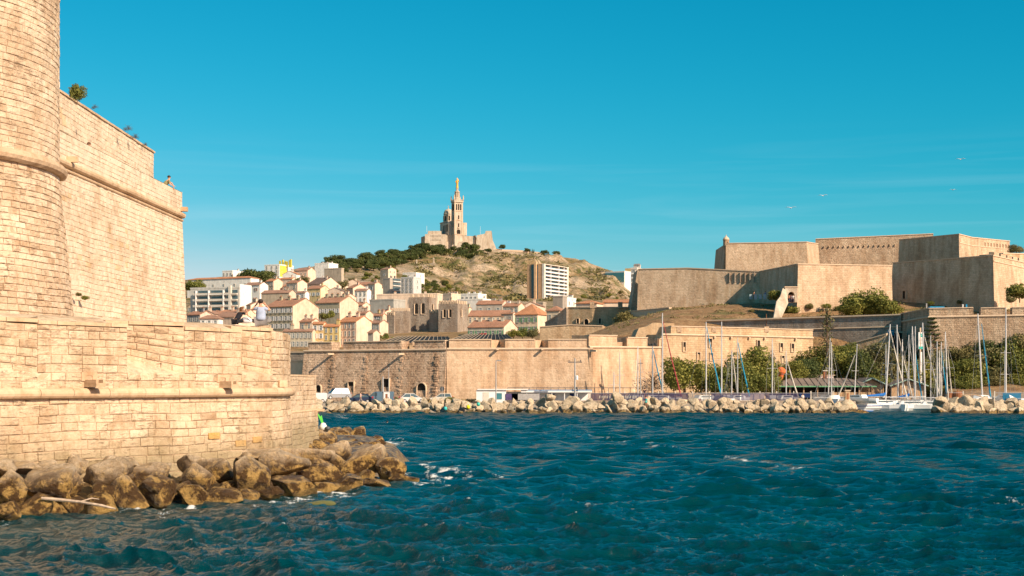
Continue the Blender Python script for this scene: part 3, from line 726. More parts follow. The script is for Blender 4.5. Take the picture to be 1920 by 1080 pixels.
# bank of broken stone under the boulders
mb = MB(); vs = []; cols = list(range(-300, 781, 12)); nr = 12
for px in cols:
    Yw, Yb = pile(px)
    for j in range(nr):
        t = -.12+1.12*j/(nr-1); Y = Yw+(Yb+2-Yw)*t; x, y = G(px, Y); z = t*1.45-.35+.22*mn.noise(V(x, y, 0)*1.3)
        if px > 740: z -= (px-740)/25
        vs.append((x, y, z))
mb.raw(vs, [(i*nr+j, (i+1)*nr+j, (i+1)*nr+j+1, i*nr+j+1) for i in range(len(cols)-1) for j in range(nr-1)], 'rock')
o = mb.build('rubble_bank_ground', smooth=True); struct(o, 'stony bank under the boulders')
# back cluster beyond the annex
bk = random.Random(5)
for i in range(32):
    px = bk.uniform(548, 712); lo = float(np.interp(px, [548, 640, 715], [840, 838, 822])); hi = float(np.interp(px, [548, 600, 640, 680, 712], [818, 799, 798, 800, 816])); py = bk.uniform(hi, lo)+6
    t = (lo-py+6)/(lo-hi+.1); Y = 92+26*max(0, t)+(px-548)*.05; s = bk.uniform(.65, 1.1)
    if px > 690: s *= .6
    place(protos[i % 6], 'boulder', (*G(px, Y), Z(py, Y)-s*.2), (s*1.25, s*1.1, s*.8), (bk.uniform(-.3, .3), bk.uniform(-.3, .3), bk.uniform(0, 6)),
          'dark wet boulder in the heap beyond the corner of the sea wall' if py > 812 else 'tan topped boulder in the heap beyond the corner of the sea wall', 'boulders heaped beyond the sea wall corner')
mb = MB(); mb.lathe([(0.1, 1.0), (3.5, .8), (6.5, 0), (8, -1)], 'rock', (*G(625, 106), -.1), 18, sx=.75, sy=1.6); struct(mb.build('rubble_bank_ground', smooth=True), 'stony bank beyond the corner')
# submerged mossy stone, driftwood, swim gear
me = boulder_mesh('boulder', 900, 'rock', 3, ang=6); mm_ = simple('wet_moss', (.15, .14, .03), .5, .5, 0, .4, 4); me.materials.clear(); me.materials.append(mm_)
place(me, 'boulder', (*G(603, 56.6), -.17), (1.1, .8, .26), (0, .05, .2), 'flat mossy green stone barely above the water in front of the point', None)
mb = MB(); Yd = 50.2
mb.tube([P(78, 934, Yd), P(110, 937, Yd), P(150, 941, Yd-.2), P(190, 948, Yd-.4), P(216, 954, Yd-.5)], [.05, .06, .045, .05, .03], 'drift', 7)
mb.tube([P(150, 941, Yd-.2), P(172, 934, Yd-.1), P(186, 936, Yd)], [.03, .02, .012], 'drift', 5)
tag(mb.build('driftwood_branch'), 'bleached crooked branch washed up on the boulders near the left edge', 'branch')
Yg = 100; x, y, z = P(606, 798, Yg)
place(protos[2], 'boulder', (x, y+.1, z-1.15), (1.1, .9, .95), (0, 0, 1), 'boulder carrying the swim bag at the corner of the sea wall', None)
gb = empty('swim_bag', (x, y, z-.3), 'white and black swim bag with a bright green fin, on the rocks by the wall', 'bag')
mb = MB(); mb.lathe([(.12, 0), (.24, .05), (.26, .25), (.15, .45), (.05, .5)], 'white', (0, 0, 0), 10, sy=.7); mb.build('bag_body', gb, True)
mb = MB(); mb.lathe([(.1, 0), (.2, .05), (.18, .2), (.05, .26)], 'darkmetal', (.3, -.1, 0), 8); mb.build('black_pouch', gb, True)
gm = simple('bright_green_rubber', (.12, .62, .08), .5)
mb = MB(); mb.prism([(-.06, .35), (.05, .35), (-.1, 1.0), (-.2, .9), (-.32, 1.1), (-.38, 1.05)], -.02, .02, gm); mb.build('green_fin', gb, fix=True)
# ------------------------------------------------------------------ breakwater across the harbour
fp = [boulder_mesh('boulder', 700+i, 'frock', 3, ang=8, rough=.04, cut=(.28, .6), smooth=False) for i in range(14)]
fr = random.Random(31)
def seg(px):
    for a, l in ((700, 'pale limestone boulder of the breakwater below the parked vans and cars'), (890, 'pale limestone boulder of the breakwater below the corner of the harbour fort'),
                 (1110, 'pale limestone boulder of the breakwater in front of the white clubhouse'), (1450, 'pale limestone boulder of the breakwater in front of the purple fence screen'),
                 (1640, 'pale limestone boulder of the breakwater end beside the brick pillar'), (3000, 'tan boulder of the short breakwater right of the moored sailboats')):
        if px < a: return l
def rip(p0, p1, Y0, n, rows, lo=.62, hi=1.0):
    for r_ in range(rows):
        for i in range(n):
            px = p0+(p1-p0)*(i+fr.uniform(.1, .9))/n; t = r_/(rows-1)
            s = fr.uniform(lo, hi); Y = Y0+.5+t*5+fr.uniform(-.4, .4)
            z = -.05+t*1.45+fr.uniform(-.15, .3)
            if p0 < 1600 and px > 1560: z *= .7
            l = seg(px); o = place(fp[fr.randrange(14)], 'boulder', (*G(px, Y), z), (s*fr.uniform(.85, 1.2), s, s*fr.uniform(.75, 1.05)), (fr.uniform(-.8, .8), fr.uniform(-.8, .8), fr.uniform(0, 6)), l, l.replace('boulder', 'boulders'))
rip(575, 1600, 229, 60, 3, .75, 1.35)
rip(1755, 1960, 227, 11, 3, 1.1, 1.7)
o = place(boulder_mesh('boulder', 990, 'frock', 3, ang=12, cut=(.5, .7)), 'boulder', (*G(1034, 233), 2.35), (1.15, 1, .9), (0, .2, 1), 'largest pale block sitting on top of the breakwater before the clubhouse', None)
o = place(boulder_mesh('boulder', 991, 'frock', 3, ang=12, cut=(.45, .7)), 'boulder', (*G(1158, 233), 2.3), (1.3, 1, 1.1), (0, .5, 1), 'pointed pale block rising over the breakwater at the start of the purple screen', None)
o = place(boulder_mesh('boulder', 992, 'rock', 3, ang=8), 'boulder', (*G(1612, 231), .2), (1.5, .9, .45), (0, 0, 0), 'low brown stone at the very tip of the long breakwater', None)
# ------------------------------------------------------------------ sea
def sea_grid(cx, ry, res, seam=0.0):
    X = (cx[None, :]-PX0)/F*ry[:, None]; Y = np.repeat(ry[:, None], len(cx), 1)
    rs = np.random.RandomState(4); px_ = PX0+X/Y*F; Zs = np.zeros_like(X); DX = np.zeros_like(X); DY = np.zeros_like(X)
    damp = np.clip((Y-22)/8, .0, 1)*np.clip((px_-(-900))/400, 0, 1)*np.clip((3000-px_)/400, 0, 1)
    sl_ = np.zeros_like(X)
    for i in range(130):
        lam = .32*(5.8/.32)**(rs.rand()**1.35); k = 2*PI/lam; th = math.radians(248+rs.randn()*34)  # travelling towards the camera-left
        a = .0090*lam**.78*(1 if lam < 4 else .8)*rs.uniform(.6, 1.3); kx, ky = k*math.cos(th), k*math.sin(th)
        wgt = np.clip((lam/res-2.2)/2.5, 0, 1)*damp
        ph = kx*X+ky*Y+rs.rand()*6.28+1.2*np.sin(X*.11+Y*.07+i)
        Zs += a*wgt*np.sin(ph); DX += a*.8*wgt*np.cos(ph)*math.cos(th); DY += a*.8*wgt*np.cos(ph)*math.sin(th)
        sl_ += a*k*wgt*np.sin(ph)
    # groups of higher and calmer water
    env = 1.0+.16*np.sin(X*.09+Y*.05+1)*np.sin(Y*.07-X*.04)+.1*np.sin(X*.31-Y*.2)
    Zs *= env; sl_ *= env
    # foam: washed shore, tip of the point, streaks and whitecaps
    px = PX0+X/Y*F
    def nzf(x, y, s, sd):
        out = 0; r2 = np.random.RandomState(sd)
        for o_ in range(7):
            f_ = s*1.75**o_; a1, a2 = r2.rand(2)*6.28; th1 = r2.rand()*6.28
            u = x*math.cos(th1)+y*math.sin(th1); v = -x*math.sin(th1)+y*math.cos(th1)
            out = out+np.sin(u*f_+a1+1.9*np.sin(v*f_*.7+a2))*np.sin(v*f_+a2+1.7*np.sin(u*f_*.6+a1))*.62**o_
        return out
    n1 = nzf(X, Y, 1.3, 3); n2 = nzf(X*.5, Y, .5, 9); n3 = nzf(X, Y, 4.0, 5)
    Yw = np.interp(px, [-400, 0, 130, 300, 400, 500, 600, 700, 770, 800], [H*F/(y_-HY) for y_ in (985, 978, 966, 955, 944, 938, 925, 914, 903, 895)])
    d = np.abs(Y-Yw); shore = np.exp(-(d/1.1)**2)*(px < 790)*.55
    tip = G(765, 70); dt = np.hypot(X-tip[0]-.8, (Y-tip[1]-4)*.4); shore = np.maximum(shore, np.exp(-(dt/4.6)**2)*.72)
    for (a_, yy, r_, w_) in ((720, 113, 3.0, 1.0), (735, 98, 2.4, .8), (845, 78, 1.8, .8), (800, 86, 2.0, .65), (900, 72, 1.6, .5), (560, 58, 1.6, .7), (470, 54, 1.5, .5), (330, 52, 1.5, .5), (640, 61, 2, .6)):
        q = G(a_, yy); shore = np.maximum(shore, w_*np.exp(-((X-q[0])**2+((Y-q[1])*.6)**2)/r_**2))
    foam = np.clip(shore*1.3+n1*.26+n3*.3-.66, 0, 1)*1.1
    # windrow streaks
    for (ax, ay, bx, by, w_, st) in ((1100, 818, 1500, 880, 1.3, .55), (1500, 880, 1960, 955, 1.0, .38), (780, 905, 1000, 925, .8, .45), (1000, 925, 1300, 1010, .7, .3)):
        A_ = G(ax, H*F/(ay-HY)); B_ = G(bx, H*F/(by-HY)); ab = np.array(B_)-np.array(A_); L2 = (ab**2).sum()
        t = np.clip(((X-A_[0])*ab[0]+(Y-A_[1])*ab[1])/L2, 0, 1); dd = np.hypot(X-A_[0]-t*ab[0], Y-A_[1]-t*ab[1])
        foam = np.maximum(foam, np.clip(st*1.3*np.exp(-(dd/w_)**2)+n1*.2+n3*.16+n2*.08-.55, 0, 1)*1.2)
    cap = np.clip((sl_-1.22)*1.6+(n2*.3)+n3*.12, 0, .7)*(sl_ > 1.05)*np.clip((Y-28)/20, 0, 1)
    foam = np.clip(np.maximum(foam, cap*.8), 0, 1)
    Zs += foam*.03
    Zs -= seam
    vs = np.stack([X+DX*(Y < 300), Y+DY*(Y < 300), Zs], -1).reshape(-1, 3)
    nr_, nc = X.shape; idx = np.arange(nr_*nc).reshape(nr_, nc)
    fs = np.stack([idx[:-1, :-1], idx[:-1, 1:], idx[1:, 1:], idx[1:, :-1]], -1).reshape(-1, 4)
    return vs, fs, foam.ravel(), np.clip(.5+sl_*.35+Zs*.6, 0, 1).ravel()
def build_sea():
    wide0, wide1 = np.array([-9000, -4000, -2000, -1200, -700.]), np.array([2700, 3300, 4500, 7000, 12000.])
    rA = np.concatenate([np.array([3., 6, 10, 14, 18, 22]), H*F/(np.arange(1215, 888, -.9)-HY)]); y1 = rA[-1]
    cA = np.concatenate([wide0, np.arange(-450, 2371, 2.2), wide1]); rr_ = np.repeat(rA[:, None], len(cA), 1)
    A = sea_grid(cA, rA, np.maximum(2.2/F*rr_*1.2, .9/F*rr_*rr_/H*.55))
    rB = np.concatenate([np.arange(y1-.3, 246, .36), np.array([260., 300, 340])]); cB = np.concatenate([wide0, np.arange(-450, 2371, 4.6), wide1])
    B = sea_grid(cB, rB, np.full((len(rB), len(cB)), .38), .012)
    n = len(A[0]); vs = np.concatenate([A[0], B[0]]); fs = np.concatenate([A[1], B[1]+n]); foam = np.concatenate([A[2], B[2]]); crest = np.concatenate([A[3], B[3]])
    me = bpy.data.meshes.new('sea'); me.vertices.add(len(vs)); me.vertices.foreach_set('co', vs.astype(np.float32).ravel())
    me.loops.add(fs.size); me.loops.foreach_set('vertex_index', fs.astype(np.int32).ravel())
    me.polygons.add(len(fs)); me.polygons.foreach_set('loop_start', np.arange(0, fs.size, 4, dtype=np.int32))
    me.polygons.foreach_set('use_smooth', np.ones(len(fs), dtype=bool)); me.update(calc_edges=True)
    at = me.attributes.new('foam', 'FLOAT', 'POINT'); at.data.foreach_set('value', foam.astype(np.float32).ravel())
    t = NT('sea_water'); p = t.pos((1, .75, 1))
    fo = t.attr('foam'); n_ = t.noise(p, 3.2, 8, .7, .5); br = t.noise(p, 14, 4, .6)
    body = t.ramp(t.noise(t.pos((.6, 1, 1)), .06, 4, .5), [(.35, WATER1), (.65, WATER2)])
    fm_ = t.ramp(t.math('ADD', fo, t.math('MULTIPLY', t.math('SUBTRACT', br, .5), .9)), [(.28, 0), (.62, .92)])
    nrm = t.bump(t.math('ADD', n_, t.math('MULTIPLY', br, .3)), .7, .17)
    t.n.remove(t.b)
    df = t.node('ShaderNodeBsdfDiffuse'); t.link(t.mix(fm_, body, (.78, .78, .74)), df.inputs['Color'])
    gl = t.node('ShaderNodeBsdfGlossy'); gl.inputs['Roughness'].default_value = .06; t.link(nrm, gl.inputs['Normal'])
    fr = t.node('ShaderNodeFresnel'); fr.inputs['IOR'].default_value = 1.33; t.link(nrm, fr.inputs['Normal'])
    g_ = t.node('ShaderNodeNewGeometry'); sy = t.node('ShaderNodeSeparateXYZ'); t.link(g_.outputs['Position'], sy.inputs[0])
    mr = t.node('ShaderNodeMapRange', i_From_Min=60.0, i_From_Max=190.0, i_To_Min=.9, i_To_Max=.40); t.link(sy.outputs['Y'], mr.inputs[0])   # wave masking lowers what a ruffled sea mirrors at grazing angles
    m3 = t.node('ShaderNodeMapRange', i_From_Min=42.0, i_From_Max=160.0, i_To_Min=.05, i_To_Max=.16); t.link(sy.outputs['Y'], m3.inputs[0]); t.link(m3.outputs[0], gl.inputs['Roughness'])   # ripples too small to resolve
    k = t.math('MINIMUM', t.math('MULTIPLY', fr.outputs[0], 1.0), mr.outputs[0])
    k = t.math('MULTIPLY', k, t.math('SUBTRACT', 1.0, fm_))
    ms = t.node('ShaderNodeMixShader'); t.link(k, ms.inputs[0]); t.link(df.outputs[0], ms.inputs[1]); t.link(gl.outputs[0], ms.inputs[2]); t.link(ms.outputs[0], t.n['Material Output'].inputs[0])
    me.materials.append(t.m)
    o = bpy.data.objects.new('sea', me); C.objects.link(o); struct(o, 'choppy teal sea water')
build_sea()
# ------------------------------------------------------------------ far fortress walls
def plan(pts):
    """pts (px, Y, ytop) -> xy, z, outward normals (camera side), arc length"""
    xy = [V(*G(p[0], p[1])) for p in pts]; z = [Z(p[2], p[1]) for p in pts]; s = [0]
    for a, b in zip(xy, xy[1:]): s.append(s[-1]+(b-a).length)
    sn = [V((b-a).y, -(b-a).x).normalized() for a, b in zip(xy, xy[1:])]; nn = []
    for i in range(len(xy)):
        if i == 0: nn.append(sn[0])
        elif i == len(xy)-1: nn.append(sn[-1])
        else:
            m = (sn[i-1]+sn[i]); m = m/max(.3, m.length_squared)*2; nn.append(m)
    return xy, z, nn, s
def slab(mb, pts, zb, mat, thick=5, bat=.0, ends=True, top='coping', dz=0):
    xy, z, nn, s = plan(pts)
    zb = zb if isinstance(zb, (list, tuple)) else [zb]*len(pts)
    T = [(*(p), a+dz) for p, a in zip(xy, z)]
    B = [(*(p+n*bat*(a-b)), b) for p, n, a, b in zip(xy, nn, z, zb)]
    K = [(*(p-n*thick), a+dz+.15) for p, n, a in zip(xy, nn, z)]
    KB = [(*(p-n*thick), b) for p, n, b in zip(xy, nn, zb)]
    for i in range(len(pts)-1):
        mb.face([B[i], B[i+1], T[i+1], T[i]], mat, .5, [(s[i], zb[i]), (s[i+1], zb[i+1]), (s[i+1], z[i+1]), (s[i], z[i])])
        mb.face([T[i], T[i+1], K[i+1], K[i]], top, .5)
        mb.face([KB[i+1], KB[i], K[i], K[i+1]], mat, .5, [(s[i], 0), (s[i+1], 0), (s[i+1], z[i+1]), (s[i], z[i])])
    if ends:
        mb.face([KB[0], B[0], T[0], K[0]], mat, .5, [(0, zb[0]), (thick, zb[0]), (thick, z[0]), (0, z[0])])
        mb.face([B[-1], KB[-1], K[-1], T[-1]], mat, .5, [(0, zb[-1]), (thick, zb[-1]), (thick, z[-1]), (0, z[-1])])
    return xy, z, nn, s
def interp_pts(pts, a, b, top=None):
    """piece of the wall between px a and b"""
    xs = [p[0] for p in pts]; q = sorted(set([a, b]+[x for x in xs if a < x < b]))
    return [(x, float(np.interp(x, xs, [p[1] for p in pts])), float(np.interp(x, xs, [p[2] for p in pts]))) for x in q]
def cordon(root, pts, r=.18, dz=0, mat='coping'):
    mb = MB(); xy, z, nn, s = plan(pts); mb.tube([(*(p+n*r*.5), a+dz) for p, n, a in zip(xy, nn, z)], r, mat, 8)
    return rel(mb.build('cordon'), root)
def cop_line(root, pts, h=.22, mat='coping', dz=0):
    mb = MB(); xy, z, nn, s = plan(pts)
    for i in range(len(pts)-1):
        a0, a1 = xy[i]+nn[i]*.15, xy[i+1]+nn[i+1]*.15; b0, b1 = xy[i]-nn[i]*.9, xy[i+1]-nn[i+1]*.9; z0, z1 = z[i]+dz+.02, z[i+1]+dz+.02
        v = [(*a0, z0), (*a1, z1), (*b1, z1), (*b0, z0), (*a0, z0+h), (*a1, z1+h), (*b1, z1+h), (*b0, z0+h)]
        mb.raw(v, [(0, 3, 2, 1), (4, 5, 6, 7), (0, 1, 5, 4), (1, 2, 6, 5), (2, 3, 7, 6), (3, 0, 4, 7)], mat)
    return rel(mb.build('coping'), root)
def fort(name, label, pts, zb, mat, thick=5, bat=.12, cord=False, merl=None, hp=1.45, mth=2.6, cop=True, catg='wall'):
    c = pts[len(pts)//2]; root = empty(name, (*G(c[0], c[1]), 0), label, catg)
    mb = MB(); slab(mb, pts, zb, mat, thick, bat); rel(mb.build('masonry_face'), root)
    if cord: cordon(root, pts)
    if merl:
        for (a, b, *h) in merl:
            q = interp_pts(pts, a, b); hh = h[0] if h else hp; mb = MB()
            q2 = [(x, Y, y-hh*F/Y) for x, Y, y in q]
            zz = [Z(p[2], p[1]) for p in q]; slab(mb, q2, zz, mat, mth, 0)
            rel(mb.build('merlon'), root); cop_line(root, q2, .16, dz=-.02)
    elif cop: cop_line(root, pts)
    return root
def opening(root, px, py, Y, w, h, n=None, arch=False, name='opening', depth=.8):
    """dark recess with stone surround standing proud of the wall"""
    x, y = G(px, Y); z = Z(py, Y); mb = MB()
    if arch:
        k = 8; prof = [(-w/2, -h/2), (w/2, -h/2), (w/2, h/2-w/2)]+[(w/2*math.cos(PI*i/k), h/2-w/2+w/2*math.sin(PI*i/k)) for i in range(1, k)]+[(-w/2, h/2-w/2)]
    else: prof = [(-w/2, -h/2), (w/2, -h/2), (w/2, h/2), (-w/2, h/2)]
    n = V(0, -1) if n is None else n.normalized(); t = V(-n.y, n.x)
    c = V(x, y)
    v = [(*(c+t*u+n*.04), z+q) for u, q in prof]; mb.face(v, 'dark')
    for i in range(len(prof)):
        a, b = prof[i], prof[(i+1) % len(prof)]; m = 1+.22/max(w, .5); e = lambda q: (q[0]*m, q[1]*(1+.2/h))
        a2, b2 = e(a), e(b)
        mb.face([(*(c+t*a[0]+n*.04), z+a[1]), (*(c+t*b[0]+n*.04), z+b[1]), (*(c+t*b[0]+n*.28), z+b[1]), (*(c+t*a[0]+n*.28), z+a[1])], 'coping')
        mb.face([(*(c+t*a[0]+n*.28), z+a[1]), (*(c+t*b[0]+n*.28), z+b[1]), (*(c+t*b2[0]+n*.28), z+b2[1]), (*(c+t*a2[0]+n*.28), z+a2[1])], 'coping')
        mb.face([(*(c+t*a2[0]+n*.28), z+a2[1]), (*(c+t*b2[0]+n*.28), z+b2[1]), (*(c+t*b2[0]-n*.5), z+b2[1]), (*(c+t*a2[0]-n*.5), z+a2[1])], 'coping')
    return rel(mb.build(name), root)
def segn(pts, px):
    for a, b in zip(pts, pts[1:]):
        if a[0] <= px <= b[0]:
            A, B = V(*G(a[0], a[1])), V(*G(b[0], b[1])); d = (B-A).normalized(); return V(d.y, -d.x)
    return V(0, -1)
def yat(pts, px, z=None, bat=0, ztop=10):
    xs = [p[0] for p in pts]; Y = float(np.interp(px, xs, [p[1] for p in pts])); return Y-(bat*(ztop-z) if z is not None else 0)
def hole(root, pts, px, py, w, h, arch=False, bat=.12, name='opening'):
    Y = yat(pts, px); ztop = Z(float(np.interp(px, [p[0] for p in pts], [p[2] for p in pts])), Y); z = Z(py, Y)
    Y2 = Y-bat*(ztop-z)/max(.4, -segn(pts, px).y)-.02
    return opening(root, px, py, Y2, w, h, segn(pts, px), arch, name)
def spout(root, pts, px, py, L=1.2, mat='coping'):
    Y = yat(pts, px); n = segn(pts, px); x, y = G(px, Y); mb = MB(); ang = math.atan2(n.y, n.x)+PI/2
    Rm = Matrix.Rotation(ang, 3, 'Z'); mb.box(V(x, y, Z(py, Y))+Rm @ V(0, -L/2, 0), (.34, L, .3), mat, Rm); rel(mb.build('waterspout'), root)
# lower harbour fort
LA = [(570, 264, HY-(10.3-H)*F/264), (838, 251, HY-(10.3-H)*F/251)]
fa = fort('harbour_bastion', 'shadowy rough left face of the harbour fort, behind the parked vans', LA, .5, 'farA', 9, .14, True, [(578, 622), (644, 753), (777, 835)])
for px in (626, 758): spout(fa, LA, px, 664, 2.0)
hole(fa, LA, 659, 728, 1.1, 2.2, bat=.15); hole(fa, LA, 724, 730, 1.3, 3.6, bat=.15, name='doorway'); hole(fa, LA, 791, 731, 1.7, 2.3, True, .15, 'arched_window'); hole(fa, LA, 598, 734, 1.0, 2.3, True, .15, 'arched_window')
mb = MB(); 
for px in (628, 690, 756, 822):   # vertical toothing left of former buttresses
    for k in range(22):
        z = 1.2+k*.38+R.uniform(-.08, .08); Y = yat(LA, px); n = segn(LA, px); x, y = G(px, Y); o_ = .14*(10.3-z)
        mb.box((x+n.x*(o_+.06)+R.uniform(-.25, .25), y+n.y*(o_+.06), z), (R.uniform(.4, .9), .24, .26), 'farA', Matrix.Rotation(math.atan2(n.y, n.x)+PI/2, 3, 'Z'))
rel(mb.build('toothing_stones'), fa)
LB = [(838, 251, HY-(10.4-H)*F/251), (1112, 250, HY-(10.4-H)*F/250)]
fb = fort('harbour_curtain_wall', 'long bright pinkish harbour wall with embrasures, behind the white clubhouse', LB, .5, 'farB', 9, .10, True, [(842, 921), (947, 1003), (1028, 1100)], 1.5)
for px in (933, 1017): spout(fb, LB, px, 655, 1.3)
for a, b in ((921, 935), (1003, 1015)):
    Y = 250.6; x0, x1 = G(a, Y)[0], G(b, Y)[0]; z = 10.4; mb = MB()
    mb.raw([(x0, Y, z), (x1+.2, Y+3, z+.5), (x1+.2, Y+3, z+1.5), (x0, Y, z+1.5), (x0-.5, Y+3, z), (x0-.5, Y+3, z+1.5)], [(0, 1, 2, 3), (0, 3, 5, 4), (3, 2, 5), (1, 4, 5, 2)], 'farB'); rel(mb.build('embrasure_cheek'), fb)
for a, b in ((933, 948), (1013, 1029)):
    Y = 250.6; x0, x1 = G(a, Y)[0], G(b, Y)[0]; z = 10.4; mb = MB()
    mb.raw([(x0+.1, Y+3.2, z), (x1, Y, z), (x1, Y, z+1.5), (x0+.1, Y+3.2, z+1.5), (x1+.4, Y+3, z), (x1+.4, Y+3, z+1.5)], [(0, 1, 2, 3), (1, 4, 5, 2), (3, 2, 5), (0, 3, 5, 4)], 'farB'); rel(mb.build('embrasure_cheek'), fb)
    mb = MB(); mb.face([(x0-1.4, Y, z+.03), (x1, Y, z+.03), (x1, Y+3.2, z+.55), (x0, Y+3.2, z+.55)], 'coping'); rel(mb.build('embrasure_sill'), fb)
mb = MB(); mb.box((*G(970, 258), 11.3), (36, 4, .8), 'farB'); rel(mb.build('inner_platform'), fb)
LC = [(1104, 249.8, HY-(10.7-H)*F/249.8), (1240, 262, HY-(10.9-H)*F/262)]
fc = fort('flank_wall', 'pinkish flank of the harbour fort with two embrasures, left of the tallest near mast', LC, .5, 'farB', 9, .06, True, [(1104, 1157, 1.9), (1176, 1214, 1.6), (1236, 1240, 1.5)], 1.7, 4)
for a in (1157, 1216):
    Y = yat(LC, a); Y2 = yat(LC, a+16); z = 10.8; x0, x1 = G(a, Y+3)[0], G(a+17, Y2)[0]; mb = MB()
    mb.raw([(x0, Y+4, z), (x1, Y2, z), (x1, Y2, z+1.7), (x0, Y+4, z+1.7), (x1+.5, Y2+3, z), (x1+.5, Y2+3, z+1.7)], [(0, 1, 2, 3), (1, 4, 5, 2), (3, 2, 5), (0, 3, 5, 4)], 'farE'); rel(mb.build('embrasure_cheek'), fc)
spout(fc, LC, 1100+6, 658, 1.6)
# weathered mass above the flank
mb = MB(); prof = [(1190, 630), (1196, 616), (1210, 613), (1222, 606), (1262, 607), (1262, 640), (1190, 640)]
Yq = 268; poly = [((a-PX0)/F*Yq, Z(b, Yq)) for a, b in prof]; mb.prism(poly, Yq-2, Yq+9, 'farD')
o = mb.build('eroded_rampart_top', fix=True); tag(o, 'eroded curving rampart top between the flank wall and the dry grass slope', 'wall')
LD = [(1240, 262, 627), (1400, 271, 630), (1524, 279, 633.5)]
fd = fort('barrack_wall', 'cream harbour fort wall with small slit windows, behind the two bushy trees', LD, .5, 'farD', 9, .05, True, [(1258, 1524)], 1.4, 5)
hole(fd, LD, 1282, 650, .55, 1.6, bat=.05, name='slit_window')
for px, py in ((1331, 643), (1333, 669), (1309, 668), (1464, 651), (1485, 652), (1467, 674), (1421, 646)): hole(fd, LD, px, py, .62, 1.35 if py > 660 else 1.5, bat=.05, name='slit_window')
for px in (1268, 1333, 1432):
    mb = MB(); Y = yat(LD, px+6); mb.box((*G(px+5, Y-.08), Z(617.5, Y)), (.95, .3, 1.0), 'farE', Matrix.Rotation(math.radians(20), 3, 'Z')); rel(mb.build('blocked_embrasure'), fd)
for px in (1338, 1369, 1403, 1432, 1490): spout(fd, LD, px, float(np.interp(px, [1240, 1524], [630, 637])), .5)
# far quay buildings left of the bastion
QW = [(500, 276, 662), (574, 272, 661.5)]; fq = fort('quay_retaining_wall', 'grey stone retaining wall between the sea wall corner and the rough bastion', QW, .5, 'farC', 6, .0)
QB = [(520, 268, 678), (570, 266, 678)]; fq2 = fort('pale_quay_block', 'pale plastered low block below the grey retaining wall, beside the rough bastion', QB, .5, 'coping', 4, 0)
# shadowed curtain and its bastion
DC = [(1325, 318, HY-(17.9-H)*F/318), (1690, 292, HY-(18.0-H)*F/292)]
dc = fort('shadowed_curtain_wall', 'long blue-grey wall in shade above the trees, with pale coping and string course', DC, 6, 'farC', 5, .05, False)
cordon(dc, [(a, b, c+2.3*F/b) for a, b, c in DC], .16)
cordon(dc, [(a, b, c) for a, b, c in DC], .16)
EB = [(1690, 293, HY-(16.7-H)*F/293), (1742, 272, HY-(16.7-H)*F/272), (1960, 268, HY-(16.9-H)*F/268)]
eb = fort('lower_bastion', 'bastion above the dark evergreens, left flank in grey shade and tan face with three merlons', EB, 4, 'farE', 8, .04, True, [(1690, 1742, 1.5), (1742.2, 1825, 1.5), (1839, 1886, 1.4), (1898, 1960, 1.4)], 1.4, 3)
SW = [(1578, 286, HY-(11.6-H)*F/286), (1662, 281, HY-(13.8-H)*F/281)]
fort('ramp_wall', 'low pale ramp wall under the shadowed curtain, with a slanting coping', SW, 9, 'farD', 3, 0)
# upper fort, first tier
U1 = [(1197, 384, HY-(34-H)*F/384), (1290, 375, HY-(33.6-H)*F/375), (1425, 361, HY-(31.6-H)*F/361)]
U1 = [(1197, 374, 505.5), (1290, 369, 503.5), (1425, 361, 510)]
u1 = fort('hilltop_curtain_wall', 'long brown citadel wall left of the shaded re-entrant, with low notches in its coping', U1, [19, 20, 22], 'farM', 8, .10, False, None)
mb = MB(); L0 = V(*G(1197, 384)); mb.prism([(L0.x-2.8, 19), (L0.x+.3, 19), (L0.x+.3, Z(505.5, 384)), (L0.x-.2, Z(505.5, 384))], 384.1, 396, 'farE'); rel(mb.build('battered_end', fix=True), u1)
for px in (1368, 1378, 1388, 1397, 1406, 1414):
    mb = MB(); Y = yat(U1, px)-.4; mb.box((*G(px, Y), Z(520, Y)), (.22, .5, 2.4), 'farC'); rel(mb.build('drain_slot'), u1)
U3 = [(1425, 361, 510), (1496.5, 330, 496), (1672, 337, 499)]
u3 = fort('bright_bastion', 'citadel bastion with a deeply shaded left flank and a bright face behind the round bush', U3, [22, 20, 19.5], 'farM', 9, .04, False)
U4 = [(1674, 352, 494), (1862, 322, 480), (1910, 333, 491), (1990, 350, 508)]
u4 = fort('shaded_bastion', 'largest dark citadel bastion at right, its far flank sunlit with small merlons', U4, 20, 'farM', 9, .07, False)
U5 = [(1862, 322, 480), (1910, 333, 491), (1990, 350, 508)]
hole(u4, U4, 1696, 553, 1.0, 1.8, bat=.08)
for (ma, mb2) in ((1864, 1873), (1877, 1886), (1889, 1897), (1900, 1908), (1911, 1925)):
    q = interp_pts(U5, ma, mb2); mb = MB(); q2 = [(x, Y, y-.9*F/Y) for x, Y, y in q]; slab(mb, q2, [Z(p[2], p[1])-.05 for p in q], 'farM', 1.2, 0); rel(mb.build('merlon'), u4)
cordon(u4, [(x, Y, y+1.1*F/Y) for x, Y, y in U5], .16)
